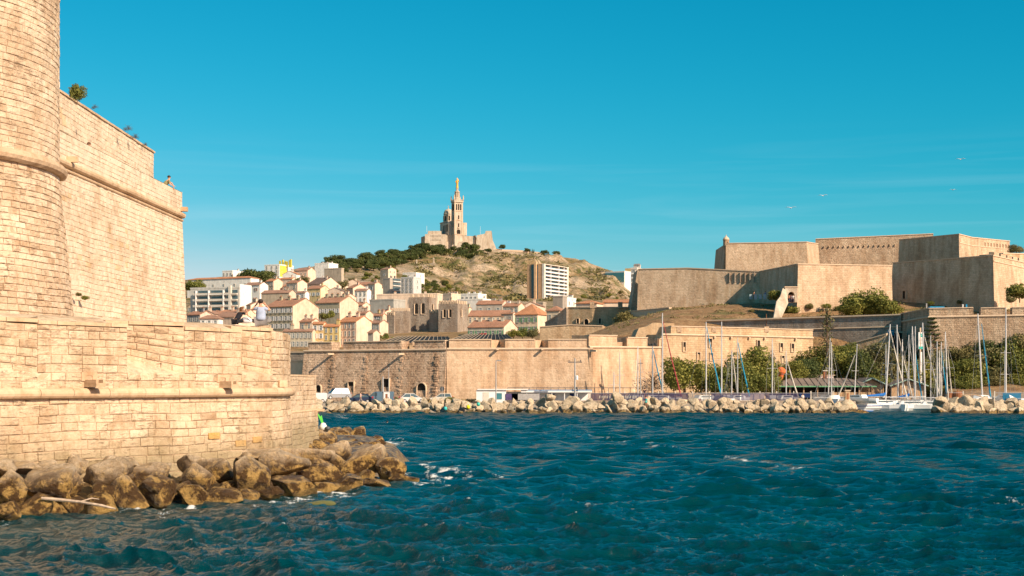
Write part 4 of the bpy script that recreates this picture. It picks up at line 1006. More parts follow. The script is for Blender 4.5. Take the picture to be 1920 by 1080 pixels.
# second tier
T1 = [(1361, 416, 457), (1512, 411, 454.5), (1534, 424, 458)]
t1 = fort('upper_left_bastion', 'upper citadel bastion with the little sentry turret on its left corner', T1, 24, 'farM', 9, .08, False)
mb = MB(); L0 = V(*G(1361, 420)); mb.prism([(L0.x-1.8, 24), (L0.x+.3, 24), (L0.x+.3, Z(457, 420)), (L0.x-.1, Z(457, 420))], 420.1, 440, 'farE'); rel(mb.build('battered_end', fix=True), t1)
T3 = [(1529, 428, 449), (1750, 421, 439)]
t3 = fort('upper_long_wall', 'long upper citadel wall forming the skyline at centre right, studded with drain stones', T3, 24, 'farE', 8, .05, False)
for i in range(15):
    px = 1545+i*9.5; mb = MB(); Y = yat(T3, px)-.35; mb.box((*G(px, Y), Z(float(np.interp(px, [1540, 1690], [463, 459])), Y)), (.2, .42, .5), 'farM'); rel(mb.build('drain_stone'), t3)
T4 = [(1686, 394, 450.5), (1798, 371, 440), (1822, 378, 446), (1893, 398, 453)]
t4 = fort('upper_shaded_bastion', 'upper citadel bastion with the highest corner, shaded left and sunlit right with loopholes', T4, 24, 'farM', 9, .05, False)
T5 = [(1798, 371, 440), (1822, 378, 446), (1893, 398, 453)]; t5 = t4
cordon(t4, [(x, Y, y+2.0*F/Y) for x, Y, y in T5], .16)
for i in range(9): hole(t5, T5, 1846+i*5.6, 458.5+i*.5, .42, .95, bat=.05, name='loophole')
T6 = [(1880, 352, 476), (1985, 372, 478)]
fort('corner_terrace_wall', 'tan terrace wall under the bush at the right frame edge', T6, 24, 'farD', 6, 0)
# sentry turret
x, y = G(1361.5, 419.5); st = empty('sentry_turret', (x, y, Z(466, 419)), 'tiny cylindrical stone sentry turret with domed cap on the citadel corner', 'turret')
mb = MB(); mb.lathe([(.1, -1.6), (.75, .2), (.85, .5), (.85, 2.3), (.95, 2.4), (.95, 2.55)], 'farE', (0, 0, 0), 12); mb.build('turret_drum', st)
mb = MB(); mb.lathe([(.95, 2.56), (.75, 3.0), (.3, 3.4), (.12, 3.5), (.12, 3.8), (.02, 3.9)], 'coping', (0, 0, 0), 12); mb.build('cap', st)
mb = MB(); mb.box((.3, -.82, 1.5), (.22, .12, .8), 'dark'); mb.build('loophole', st)
# gatehouse with stair wall
Yg = 327; gx, gy = G(1483, Yg)
gh = empty('gatehouse', (gx, gy, Z(567, Yg)), 'small white stone gatehouse with an arched doorway against the bright bastion', 'gatehouse')
mb = MB(); W2 = 1.35; h2 = 3.25; k = 10; out = [(-W2, 0), (-.7, 0), (-.7, 1.6)]+[(-.7*math.cos(PI*i/k), 1.6+.7*math.sin(PI*i/k)) for i in range(1, k)]+[(.7, 1.6), (.7, 0), (W2, 0), (W2, h2), (-W2, h2)]
mb.prism([(a, b) for a, b in out], -.5, 1.2, 'church'); mb.box((0, .35, h2+.1), (3.0, 2.0, .22), 'coping'); mb.build('gate_block', gh, fix=True)
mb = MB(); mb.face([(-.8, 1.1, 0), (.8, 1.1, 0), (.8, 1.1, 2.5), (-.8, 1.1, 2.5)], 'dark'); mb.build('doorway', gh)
sr = empty('stair_wall', (*G(1460, 322), Z(598, 322)), 'pale sloping stair parapet descending from the gatehouse', 'wall')
mb = MB(); pp = [(1450, 599, 318), (1464, 599, 318), (1478, 568, 325), (1474, 544, 326.5), (1468, 540, 326.5), (1463, 556, 324), (1456, 565, 322)]
a = [P(*q) for q in pp]; b = [q+V(0, 1.0, 0) for q in a]; n = len(a)
mb.raw(a+b, [tuple(range(n)), tuple(range(2*n-1, n-1, -1))]+[(i, i+n, (i+1) % n+n, (i+1) % n) for i in range(n)], 'church'); rel(mb.build('parapet', fix=True), sr)
gb_ = empty('glass_railing', (*G(1428, 345), 24), 'pale glazed railing along the shaded re-entrant terrace', 'railing')
for i in range(6):
    mb = MB(); p = P(1404+i*8.6, 556.5, 345-i*2); q = P(1404+i*8.6+8.2, 556, 345-i*2-2); c = (p+q)/2
    gm2 = M.get('paleglass') or M.setdefault('paleglass', simple('pale_glass_panel', (.30, .38, .40), .3, .5, 0, .1)); mb.prism([(p.x, p.z-.6), (q.x, q.z-.6), (q.x, q.z+.55), (p.x, p.z+.55)], c.y, c.y+.05, gm2); rel(mb.build('panel', fix=True), gb_)
# terrace props in front of the citadel
bb = empty('banner', (*G(1755, 279), Z(580.5, 279)), 'bright blue rectangular banner standing on the dry terrace under the shaded bastion', 'banner')
bm_ = simple('bright_blue_fabric', (.01, .33, .62), .6); mb = MB(); mb.box((0, 0, .35), (2.5, .08, .62), bm_); mb.build('fabric', bb)
for s_ in (-1, 1): mb = MB(); mb.tube([(s_*1.25, 0, -.6), (s_*1.25, 0, .75)], .05, 'steel'); mb.build('pole', bb)
for px, py, lab, mt in ((1737, 573, 'small grey marker post on the terrace left of the blue banner', 'steel'), (1805, 575, 'white marker post on the terrace right of the blue banner', 'white'), (1812, 575, 'slim blue marker post at the right of the white one', bm_)):
    mb = MB(); mb.tube([(0, 0, -.8), (0, 0, .35)], .16, mt, 8); mb.lathe([(.2, .35), (.2, .42), (.05, .5)], mt, n=8); o = mb.build('marker_post'); o.location = (*G(px, 318), Z(py, 318)); tag(o, lab, 'post')
# walls between town and citadel
W1 = [(1062, 398, 577), (1110, 394, 577), (1195, 390, 577)]
w1 = fort('abbey_quarter_wall', 'tall beige fortress wall with a dark arched door, left of the round slope tree', W1, 11, 'farD', 8, .02, False)
hole(w1, W1, 1100, 606, 1.3, 2.2, True, .02, 'arched_door'); hole(w1, W1, 1084, 602, .7, 1.2, bat=.02); hole(w1, W1, 1125, 602, .6, 1.4, bat=.02)
for px in (1110, 1163): mb = MB(); mb.box((*G(px, 390), Z(573, 392)), (1.1, 1.6, 1.6), 'farE'); rel(mb.build('turret_stub'), w1)
W2_ = [(1022, 402, 606), (1045, 399, 592), (1062, 397, 577)]
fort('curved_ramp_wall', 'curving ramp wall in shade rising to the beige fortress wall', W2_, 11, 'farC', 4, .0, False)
W3 = [(1012, 352, 614), (1070, 350, 610), (1130, 348, 612)]
fort('rubble_terrace_wall', 'low rubble terrace wall above the bright harbour curtain', W3, 9, 'farD', 3, 0, False)
W4 = [(1178, 372, 585), (1255, 362, 578)]
fort('cream_terrace_wall', 'smooth cream terrace wall at the foot of the long brown citadel wall', W4, 17, 'coping', 3, 0, False)
# long roof with dark glazed bays behind the harbour bastion
for (a, b, yb, yt, Y, lab) in ((712, 850, 641, 631, 282, 'long dark slanted roof with pale ribs behind the rough bastion parapet'), (846, 962, 635, 627, 300, 'second dark ribbed roof, red edged, in front of the green shuttered house')):
    x0, x1 = G(a, Y)[0], G(b, Y)[0]; z0, z1 = Z(yb+2, Y), Z(yt, Y+9)
    rt = empty('ribbed_roof', ((x0+x1)/2, Y, 8), lab, 'building'); mb = MB(); hw = (x1-x0)/2
    mb.raw([(-hw, 0, z0-8), (hw, 0, z0-8), (hw-1.5, 9, z1-8), (-hw+3, 9, z1-8)], [(0, 1, 2, 3)], 'solar'); mb.build('roof_panel', rt)
    mb = MB(); mb.box((0, 4.5, (z0-8)/2-2.2), (2*hw-.2, 8.6, z0-8+3.6), 'farD'); mb.build('walls', rt)
    for i in range(15):
        t = i/14; xx = -hw+2*hw*t; mb = MB(); mb.tube([(xx, -.05, z0-8+.06), (xx+(3-4.5*t), 9, z1-8+.1)], .08, 'rib', 4); mb.build('rib', rt)
# ------------------------------------------------------------------ town
def winmesh(kind, arch=False):
    mb = MB(); fr_ = 'frame'
    mb.face([(-.42, -.03, 0), (.42, -.03, 0), (.42, -.03, 1), (-.42, -.03, 1)], 'glass')
    mb.box((0, -.05, 1.04), (1.1, .14, .09), fr_); mb.box((0, -.09, -.04), (1.15, .22, .08), fr_)
    for s in (-1, 1): mb.box((s*.46, -.05, .5), (.08, .12, .98), fr_)
    mb.box((0, -.045, .5), (.05, .04, 1), 'white'); mb.box((0, -.045, .62), (.84, .035, .05), 'white')
    if kind != 'plain':
        for s in (-1, 1):
            mb.box((s*.76, -.07, .5), (.46, .06, 1.02), kind)
            for k in range(3): mb.box((s*.76, -.105, .15+k*.34), (.46, .02, .05), kind)
    me = mb.build('window_source').data; o = bpy.data.objects['window_source']; bpy.data.objects.remove(o); me.name = 'window'; return me
WM = {k: winmesh(v) for k, v in (('p', 'plain'), ('w', 'white'), ('g', 'green'), ('y', 'greysh'), ('r', 'redsh'))}
def chimneymesh():
    mb = MB(); mb.box((0, 0, .6), (.9, .6, 2.4), 'plaster'); mb.box((0, 0, 1.85), (1.1, .8, .15), 'plaster')
    for s in (-.22, .22): mb.lathe([(.12, 1.9), (.14, 2.0), (.10, 2.4)], 'rust', (s, 0, 0), 7)
    o = mb.build('chimney_source'); me = o.data; bpy.data.objects.remove(o); me.name = 'chimney'; return me
CHM = chimneymesh()
TOWN = []
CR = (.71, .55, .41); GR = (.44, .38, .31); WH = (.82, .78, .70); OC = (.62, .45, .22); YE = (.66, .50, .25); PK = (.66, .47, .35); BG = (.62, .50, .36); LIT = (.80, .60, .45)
TI = (.38, .195, .12); TI2 = (.33, .19, .13); TO = (.48, .22, .11)
def house(p0, pc, p1, ye, yb, label, wall=CR, roof='g', rc=TI, rows=2, cols=3, sh='w', g=.45, chim=1, Y=None, side=0, name='town_house', pitch=.215, wh=None, drop=6, dflt=9):
    if Y is None: Y = depth(pc, yb)
    k0, k1 = (p0-PX0)/F, (p1-PX0)/F; cx, cy = G(pc, Y)
    w = (cx-k0*cy)/(math.cos(g)+k0*math.sin(g)); d = (k1*cy-cx)/(math.sin(g)-k1*math.cos(g)) if p1 > pc+1 else dflt
    ze = Z(ye, Y); zb = Z(yb, Y); he = ze-zb
    rt = empty(name, (cx, cy, zb), label, 'house' if name in ('town_house',) else 'building', -g, 'houses of the hillside town')
    mb = MB(); mb.prism([(-w, 0), (0, 0), (0, d), (-w, d)], -drop, he, 'plaster', 'z')
    if roof == 'g': mb.prism([(0, he), (d, he), (d/2, he+d*pitch)], -w, 0, 'plaster', 'x')
    if roof == 't': mb.prism([(-w, he), (0, he), (-w/2, he+w*pitch)], 0, d, 'plaster', 'y')
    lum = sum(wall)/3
    mb.build('walls', rt, fix=True, color=wall if (lum > .62 or roof == 'f') else tuple(.35*a+.65*b for a, b in zip(wall, LIT)))  # sunlit cream blended into the side walls: sun put into the plaster colour
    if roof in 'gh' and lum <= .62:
        mb = MB(); mb.box((-w/2, -.03, (he-drop)/2), (w, .05, he+drop-.02), 'plaster'); mb.build('front_wall', rt, color=wall)  # front panel keeps the darker wall colour, standing for the shaded side
    o_ = .35; th = .22; mb = MB()
    if roof == 'g':
        mb.prism([(-o_, he-o_*2*pitch+.02), (d/2, he+d*pitch+.02), (d+o_, he-o_*2*pitch+.02), (d+o_, he-o_*2*pitch+th), (d/2, he+d*pitch+th), (-o_, he-o_*2*pitch+th)], -w-.12, .12, 'tile', 'x'); mb.build('roof', rt, fix=True, color=rc)
    elif roof == 't':
        mb.prism([(-w-o_, he-o_*2*pitch+.02), (-w/2, he+w*pitch+.02), (o_, he-o_*2*pitch+.02), (o_, he-o_*2*pitch+th), (-w/2, he+w*pitch+th), (-w-o_, he-o_*2*pitch+th)], -.12, d+.12, 'tile', 'y'); mb.build('roof', rt, fix=True, color=rc)
    elif roof == 'h':
        rh = min(w, d)*pitch*1.1; r2 = min(w, d)/2
        A = [(-w-o_, -o_, he), (o_, -o_, he), (o_, d+o_, he), (-w-o_, d+o_, he)]
        Rg = [(-w+r2, d/2, he+rh), (-r2, d/2, he+rh)] if w >= d else [(-w/2, r2, he+rh), (-w/2, d-r2, he+rh)]
        v = [(x, y, z+.02) for x, y, z in A]+[(x, y, z+.2) for x, y, z in A]+Rg
        fs = [(0, 3, 2, 1)]+[(i, (i+1) % 4, (i+1) % 4+4, i+4) for i in range(4)]
        fs += [(4, 5, 9, 8), (5, 6, 9), (6, 7, 8, 9), (7, 4, 8)] if w >= d else [(4, 5, 8), (5, 6, 9, 8), (6, 7, 9), (7, 4, 8, 9)]
        mb.raw(v, fs, 'tile'); mb.build('roof', rt, color=rc)
    elif roof == 'f':
        for (x0, y0, x1, y1) in ((-w-.1, -.1, .1, .2), (-w-.1, d-.2, .1, d+.1), (-w-.1, .21, -w+.2, d-.21), (-.2, .21, .1, d-.21)):
            mb.box(((x0+x1)/2, (y0+y1)/2, he+.3), (x1-x0, y1-y0, .6), 'plaster')
        mb.build('parapet', rt, color=tuple(min(1, c*1.05) for c in wall))
        mb = MB(); mb.face([(-w+.2, .2, he+.05), (-.2, .2, he+.05), (-.2, d-.2, he+.05), (-w+.2, d-.2, he+.05)], 'plaster'); mb.build('roof', rt, color=(.45, .38, .32))
    if rows and cols:
        st = he/rows; hh = min(1.55, st*.58) if wh is None else wh; ww = min(1.0, w/cols*.42)
        for r_ in range(rows):
            for c in range(cols):
                o = bpy.data.objects.new('window', WM[sh]); C.objects.link(o); o.parent = rt
                o.location = (-w+w*(c+.5)/cols, -.06, he-st*(r_+1)+(st-hh)*.45); o.scale = (ww, 1, hh)
    if side:
        st = 3.0; nc = max(1, side)
        for r_ in range(max(1, int(he/st)) if he > 3 else 1):
            for c in range(nc):
                o = bpy.data.objects.new('window', WM['p']); C.objects.link(o); o.parent = rt
                o.location = (.02, d*(c+.5)/nc, he-2.3-st*r_); o.scale = (min(.9, d/nc*.4), 1, 1.2); o.rotation_euler = (0, 0, PI/2)
    for i in range(chim):
        o = bpy.data.objects.new('chimney', CHM); C.objects.link(o); o.parent = rt
        t = (i+.5)/chim if chim > 1 else .12
        if roof == 'g': o.location = (-w*(t*.94+.03), d*.4, he+d*.4*2*pitch-.3)
        elif roof == 't': o.location = (-w*.35, d*(t*.8+.1), he+w*.35*2*pitch-.2)
        elif roof == 'h': o.location = (-w*.35, d*.5, he+.6)
        else: o.location = (-w*t, d*.6, he)
        o.color = (*[c*.95 for c in wall], 1); o.scale = (1.1, 1.1, .9)
    rt['w'] = w; rt['d'] = d; rt['he'] = he
    TOWN.append(rt); return rt, w, d, he
H_ = house
# far skyline rows first
H_(351, 470, 486, 521, 545, 'long white building with low red hipped roof on the left skyline', WH, 'h', TO, 1, 6, 'p', chim=2, pitch=.16, Y=820, name='long_building')
H_(417, 436, 457, 508.5, 519, 'white flat roofed block peeking over the long red roof', WH, 'f', rows=1, cols=3, sh='p', chim=1, Y=950, name='apartment_block')
o, w_, d_, h_ = H_(496, 524, 550, 497, 519, 'white and yellow skyline block with upright yellow roof stacks', WH, 'f', rows=3, cols=3, sh='p', chim=0, Y=980, side=3, name='apartment_block')
ym = simple('lime_yellow_render', (.62, .52, .07), .8)
mb = MB(); mb.box((.06, d_*.28, h_*.5), (.12, d_*.5, h_*.95), ym); mb.build('yellow_panel', o)
for i, (a, s_) in enumerate(((-.35, 2.2), (-.15, 2.6), (.02, 2.0), (.12, 1.8), (.3, 2.3), (.38, 2.6))): mb = MB(); mb.box((a*w_-1, d_*.5, h_+s_*.6), (1.0, 1.0, s_*2), ym); mb.build('roof_stack', o)
H_(553, 577, 592, 507, 520, 'pinkish low house under the skyline, right of the yellow stacked block', PK, 'g', TI2, 1, 3, 'p', Y=1000)
H_(590, 616, 634, 494, 512, 'plain white block with small roof stacks at the edge of the pines', WH, 'f', rows=0, cols=0, chim=3, Y=1080, name='apartment_block')
H_(608, 640, 645, 504, 541, 'tall windowless tan house below the pines', (.44, .36, .27), 'f', rows=0, cols=0, chim=0, Y=920)
H_(587, 612, 621, 527, 541, 'small white gabled house facing the harbour beside the tall tan one', WH, 't', TI2, 1, 3, 'p', .25, Y=860)
H_(609, 636, 660, 541, 545, 'low tiled house behind the tall tan one', CR, 'g', TI2, 0, 0, Y=850)
H_(530, 556, 563, 514, 530, 'small white house under the yellow stacked block', WH, 't', TO, 1, 2, 'p', .3, Y=900)
H_(523, 548, 556, 523, 535, 'small house with orange roof between tree and yellow block', CR, 'g', TO, 1, 2, 'p', Y=870)
H_(498, 513, 530, 527, 548, 'narrow house with three attic windows and red roof left of centre', BG, 'g', TO, 2, 3, 'p', .6, Y=800)
H_(458, 487, 503, 534, 550, 'white villa with grey gable above the white balcony block', WH, 'g', TI2, 1, 2, 'r', .5, Y=790)
H_(537, 558, 576, 530, 556, 'cream house with a tall blank gable in the middle of the slope', CR, 'g', TI, 2, 2, 'p', .6, Y=770)
H_(530, 547, 560, 536, 546, 'low pinkish tiled house beside the cream gable', PK, 'g', TI, 1, 2, 'p', .5, Y=800)
H_(490, 542, 555, 549, 566, 'old windowless tan house with a long ragged tiled roof', (.42, .35, .26), 'g', TI2, 0, 0, g=.35, Y=720)
H_(555, 572, 580, 549, 562, 'small white house right of the long ragged roof', WH, 'g', TI2, 1, 2, 'p', Y=700)
H_(576, 601, 618, 541, 560, 'house with yellow side and three white framed windows', YE, 'g', TI, 1, 3, 'w', .5, Y=760)
H_(575, 600, 640, 533, 545, 'house with a dark slate-coloured roof on the upper slope', CR, 'g', (.16, .11, .09), 1, 3, 'p', .5, Y=820)
H_(615, 640, 650, 545, 560, 'dark gabled stone house beside the white framed windows', GR, 't', (.2, .15, .12), 0, 0, g=.3, Y=740)
H_(646, 676, 684, 531, 545, 'beige gabled house with two small windows under the pines', BG, 't', TI2, 1, 2, 'p', .2, Y=880)
H_(672, 702, 716, 533, 545, 'red roofed house right of the beige gable', CR, 'g', TI, 1, 2, 'w', .5, Y=820)
H_(713, 728, 743, 504.5, 524, 'tall cream house among the pines above the white apartments', BG, 'g', TI2, 1, 1, 'w', .7, Y=1000, side=2, pitch=.15)
H_(755, 780, 796, 512, 522, 'modern white villa with a long slanting roof beside the cliff', WH, 'f', rows=0, cols=0, chim=0, Y=1080, side=1, name='villa')
# white apartments
o, w_, d_, h_ = H_(718, 731, 752, 523, 549, 'grey and white apartment block with balcony glass in the middle of the town', GR, 'f', rows=0, cols=0, chim=2, Y=800, g=.6, name='apartment_block')
for i in range(4):
    mb = MB(); mb.box((.35, d_*.6, h_-1.2-i*2.3), (.7, d_*.7, .3), 'white'); mb.build('balcony', o)
    mb = MB(); mb.box((.08, d_*.6, h_-.1-i*2.3), (.1, d_*.7, 1.1), 'glass'); mb.build('window_band', o)
H_(752, 775, 790, 521, 549, 'bright white apartment block with four storeys below the cliff', (.55, .53, .5), 'f', rows=4, cols=3, sh='p', chim=2, Y=790, side=1, name='apartment_block')
bpy.data.objects[TOWN[-1].name].children[0].color = (.62, .6, .56, 1)
H_(665, 688, 696, 545, 568, 'white house with ochre shutters and a railing-topped roof', WH, 'g', TI2, 2, 3, 'p', .35, Y=720)
H_(690, 703, 714, 532, 563, 'slim cream corner house below the cream tower house', CR, 'g', TI2, 2, 1, 'w', .7, Y=740)
H_(650, 662, 690, 540, 560, 'tiled house wedged behind the white house with ochre shutters', PK, 'g', TI, 1, 1, 'p', .8, Y=760)
H_(636, 647, 668, 557, 578, 'cream gabled house with chimney left of the grey block', CR, 'g', TI2, 1, 1, 'p', .7, Y=640, chim=2)
o, w_, d_, h_ = H_(693, 738, 760, 563, 640, 'large grey blank building left of the abbey', (.40, .38, .33), 'f', rows=0, cols=0, chim=0, Y=620, name='apartment_block')
H_(640, 662, 672, 572, 592, 'small house with a bright red roof and skylight, above the pink row', PK, 'g', TO, 1, 2, 'g', Y=580)
H_(665, 680, 694, 572, 590, 'small red roofed house against the large grey building', CR, 'g', TI, 1, 1, 'p', Y=590)
o, w_, d_, h_ = H_(706, 820, 830, 552, 575, 'long flat roofed cream building with a dotted cornice behind the abbey towers', CR, 'f', rows=1, cols=12, sh='p', chim=2, g=.25, Y=680, name='long_building')
H_(826, 846, 868, 552, 572, 'cream terrace of houses at the foot of the cliff', CR, 'f', rows=1, cols=2, sh='p', chim=4, Y=760, g=.6)
H_(864, 896, 912, 552, 566, 'modern white roof terrace house below the cliff', WH, 'f', rows=1, cols=4, sh='p', chim=3, Y=740, name='villa')
H_(858, 905, 920, 562, 574, 'white walled house between the abbey and the orange tower block', WH, 'f', rows=0, cols=0, chim=1, Y=690)
H_(893, 942, 952, 570, 590, 'shaded house with a broad orange roof right of the abbey', GR, 'g', TI, 1, 3, 'y', Y=610, chim=1, dflt=10, g=.3)
H_(943, 972, 984, 574, 588, 'house with paired windows left of the orange hipped roof', BG, 'g', TI, 1, 3, 'y', Y=600)
H_(878, 956, 966, 592, 606, 'long low building with a strip of square attic windows', BG, 'g', TI, 1, 9, 'p', Y=560, g=.2, chim=0, dflt=8, name='long_building')
o, w_, d_, h_ = H_(877, 945, 970, 613, 634, 'pink gabled house with green shutters and a red awning right of the abbey', (.52, .48, .38), 'g', TI, 1, 5, 'g', Y=470, g=.4, chim=3)
mb = MB(); mb.box((-w_*.55, -.5, h_*.3), (2.2, .9, 1.0), simple('red_canvas', (.5, .02, .02), .8)); mb.build('awning', o)
H_(966, 1008, 1030, 590, 625, 'square house with a bright orange hipped roof and two rows of green shutters', BG, 'h', TO, 2, 4, 'g', Y=480, chim=1, pitch=.42)
H_(940, 962, 967, 588, 606, 'narrow tiled house squeezed left of the square orange roofed house', GR, 'g', TI, 1, 2, 'p', Y=520)
H_(985, 1006, 1022, 571, 592, 'pointed cream gable behind the square orange roofed house', CR, 't', TI2, 0, 0, g=.2, Y=560)
H_(1003, 1018, 1024, 569, 592, 'dull tan windowless house at the foot of the orange tower block', (.4, .33, .25), 'f', rows=0, cols=0, chim=0, Y=580)
H_(1025, 1049, 1062, 583, 606, 'house with a steep red hipped roof beside the curving ramp wall', BG, 'h', TI, 1, 2, 'p', Y=450, pitch=.35, chim=0)
H_(1037, 1055, 1063, 557, 578, 'grey windowless block right of the orange tower block', (.34, .29, .24), 'f', rows=0, cols=0, chim=0, Y=560)
o, w_, d_, h_ = H_(1056, 1063, 1080, 560, 578, 'white terraced building with stacked parapets right of the tower block', WH, 'f', rows=0, cols=0, chim=3, Y=600, g=.5, side=2, name='apartment_block')
H_(1080, 1119, 1131, 569, 578, 'low building with a broad flat orange hipped roof behind the beige fortress wall', CR, 'h', TO, 0, 0, chim=0, Y=460, pitch=.2, name='long_building')
H_(1130, 1186, 1192, 567, 575, 'long low orange roof beyond the beige fortress wall', CR, 'g', TO, 0, 0, chim=0, Y=470, pitch=.08, g=.15, name='long_building')
# near rows by the quay
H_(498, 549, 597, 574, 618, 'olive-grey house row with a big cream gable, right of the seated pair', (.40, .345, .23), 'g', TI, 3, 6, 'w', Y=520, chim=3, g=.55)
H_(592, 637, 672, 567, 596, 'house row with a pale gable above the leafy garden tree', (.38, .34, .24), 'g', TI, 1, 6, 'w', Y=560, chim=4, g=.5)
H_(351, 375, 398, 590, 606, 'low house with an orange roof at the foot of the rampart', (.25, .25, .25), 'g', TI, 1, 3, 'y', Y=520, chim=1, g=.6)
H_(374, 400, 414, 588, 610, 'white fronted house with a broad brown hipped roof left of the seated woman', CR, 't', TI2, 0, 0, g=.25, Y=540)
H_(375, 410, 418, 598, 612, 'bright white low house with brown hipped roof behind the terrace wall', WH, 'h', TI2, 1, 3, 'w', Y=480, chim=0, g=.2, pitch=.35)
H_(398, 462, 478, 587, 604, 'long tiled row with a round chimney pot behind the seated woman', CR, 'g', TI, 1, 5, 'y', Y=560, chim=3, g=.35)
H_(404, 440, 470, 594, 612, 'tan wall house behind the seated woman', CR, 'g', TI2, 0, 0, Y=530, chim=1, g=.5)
H_(462, 470, 500, 572, 600, 'cream blank house behind the raised arms of the seated man', CR, 'g', TI2, 0, 0, Y=600, chim=2, g=.8)
H_(531, 586, 592, 621, 668, 'long pale terrace of three storeys with grey shutters by the quay', (.50, .44, .32), 'g', TI2, 3, 7, 'y', Y=430, chim=2, g=.22)
H_(586, 607, 612, 607, 667, 'narrow mustard house with white shutters in the quay row', OC, 'g', TO, 4, 2, 'w', Y=432, chim=0, g=.22)
H_(607, 636, 642, 612, 667, 'ochre house with a second small roof in the quay row', (.55, .42, .18), 'g', TO, 4, 3, 'p', Y=431, chim=1, g=.22)
H_(636, 668, 697, 603, 662, 'pink house with balconies and a tall cream gable, last of the quay row', PK, 'g', TO, 4, 4, 'p', Y=430, chim=2, g=.5, side=0)
H_(562, 585, 600, 603, 622, 'tiled house behind the long pale terrace', CR, 'g', TI, 1, 2, 'p', Y=480, chim=2, g=.5)
H_(690, 700, 712, 624, 640, 'small brown shed roof between quay row and abbey', GR, 'g', TI2, 0, 0, Y=420, chim=0)
H_(715, 722, 742, 585, 635, 'tall slim cream house hard against the abbey', CR, 'g', TI, 0, 0, Y=560, chim=1, g=.9)
# small filler houses on the slope so the roofs close up as in the photograph
fr2 = random.Random(91); AD = ['ochre', 'cream', 'pale pink', 'white', 'beige', 'grey']
for (a, b, c) in ((352, 372, 574), (500, 520, 562), (560, 585, 570), (590, 612, 566), (618, 640, 562), (640, 664, 548), (655, 682, 575), (676, 700, 580), (380, 400, 580), (424, 448, 583), (556, 580, 540), (628, 650, 580), (700, 716, 590), (706, 722, 575), (832, 852, 566), (905, 930, 580), (590, 606, 528), (560, 574, 522), (640, 655, 533), (700, 720, 542), (515, 536, 556), (610, 628, 588), (660, 680, 556), (866, 884, 578), (916, 936, 568), (944, 962, 572), (968, 986, 580), (812, 830, 574)):
    k = fr2.randrange(6); col = (OC, CR, PK, WH, BG, GR)[k]; m_ = a+(b-a)*fr2.uniform(.5, .75)
    H_(a, m_, b, c, c+12, 'small %s tiled house packed among larger roofs on the slope' % AD[k], tuple(x*fr2.uniform(.85, 1.08) for x in col), fr2.choice('gggt'), tuple(x*fr2.uniform(.8, 1.15) for x in TI), 1, 2, fr2.choice('pwyg'), fr2.uniform(.4, .8), fr2.choice((1, 2)))
H_(694, 712, 728, 606, 622, 'low beige house in the hollow just left of the abbey', BG, 'g', TI2, 1, 2, 'y', Y=470, chim=1, g=.5)
H_(700, 716, 726, 592, 608, 'pink washed house in front of the large grey blank building', PK, 'g', TI, 2, 2, 'w', Y=520, chim=1, g=.5)
H_(672, 686, 700, 588, 604, 'small tiled house behind the tall cream gable of the quay row', CR, 'g', TI2, 1, 2, 'p', Y=510, chim=2, g=.5)
# apartment slab with balconies on the left
Y = 640; o, w_, d_, h_ = H_(357, 449, 471, 540, 592, 'white apartment block with long glazed balconies and a blank white end, left of town', (.52, .50, .45), 'f', rows=0, cols=0, chim=1, Y=Y, g=.32, name='apartment_block')
for i in range(5):
    zz = h_-2.4-i*2.55
    mb = MB(); mb.box((-w_*.55, -.06, zz+1.0), (w_*.72, .12, 1.2), 'glass'); mb.build('window_band', o)
    mb = MB(); mb.box((-w_*.55, -.7, zz-.35), (w_*.74, 1.3, .16), 'white'); mb.box((-w_*.55, -1.33, zz+.12), (w_*.74, .06, .62), 'frame'); mb.build('balcony', o)
    mb = MB(); mb.box((-w_*.09, -.06, zz+1.0), (w_*.11, .12, 1.3), 'glass'); mb.box((-w_*.09, -.5, zz-.1), (w_*.11, .9, .6), 'frame'); mb.build('window_bay', o)
for t in (.3, .6, .86): mb = MB(); mb.box((-w_*t, -.75, h_*.45), (.3, 1.5, h_*.95), 'white'); mb.build('balcony_fin', o)
mb = MB(); mb.box((-w_*.175, -.6, h_*.5+.4), (w_*.05, 1.2, h_+1.4), 'plaster'); mb.build('stair_shaft', o, color=(.62, .58, .5))
mb = MB(); mb.box((.02, d_*.5, h_*.5+.8), (.5, d_*.96, h_+1.8), 'plaster'); mb.build('end_wall', o, color=(.85, .82, .75))
# orange end tower
Y = 1200; o, w_, d_, h_ = H_(988, 1017, 1063, 496, 580, 'tall apartment tower with an orange end wall and white balconies', (.55, .34, .19), 'f', rows=0, cols=0, chim=0, Y=Y, g=.5, name='apartment_tower', drop=20)
om = (.62, .36, .18)
mb = MB(); mb.box((-w_*.6, -.15, h_*.5), (w_*.2, .35, h_), 'glass'); mb.build('window_strip', o)
mb = MB(); mb.box((-w_*.43, -.6, h_*.5+1), (w_*.14, 1.3, h_+3), 'plaster'); mb.build('stair_shaft', o, color=(.70, .45, .25))
mb = MB(); mb.box((-w_*.31, -.15, h_*.5), (w_*.045, .3, h_), 'glass'); mb.build('window_strip', o)
for i in range(13):
    zz = h_-3.0*(i+1)
    mb = MB(); mb.box((.9, d_*.5, zz), (1.8, d_*.93, .22), 'white'); mb.box((1.75, d_*.5, zz+.55), (.1, d_*.93, 1.0), 'white'); mb.build('balcony', o)
    mb = MB(); mb.box((.08, d_*.5, zz+1.6), (.14, d_*.9, 1.9), 'glass'); mb.build('window_band', o)
    for j in range(9): 
        if j in (2, 5, 7): mb = MB(); mb.box((.9, d_*(.06+.11*j), zz+1.6), (1.7, .25, 2.9), 'white'); mb.build('balcony_divider', o)
for t in (.02, .96): mb = MB(); mb.box((.9, d_*t, h_*.5+.3), (1.9, d_*.05, h_+.8), 'plaster'); mb.build('side_fin', o, color=(.74, .68, .58))
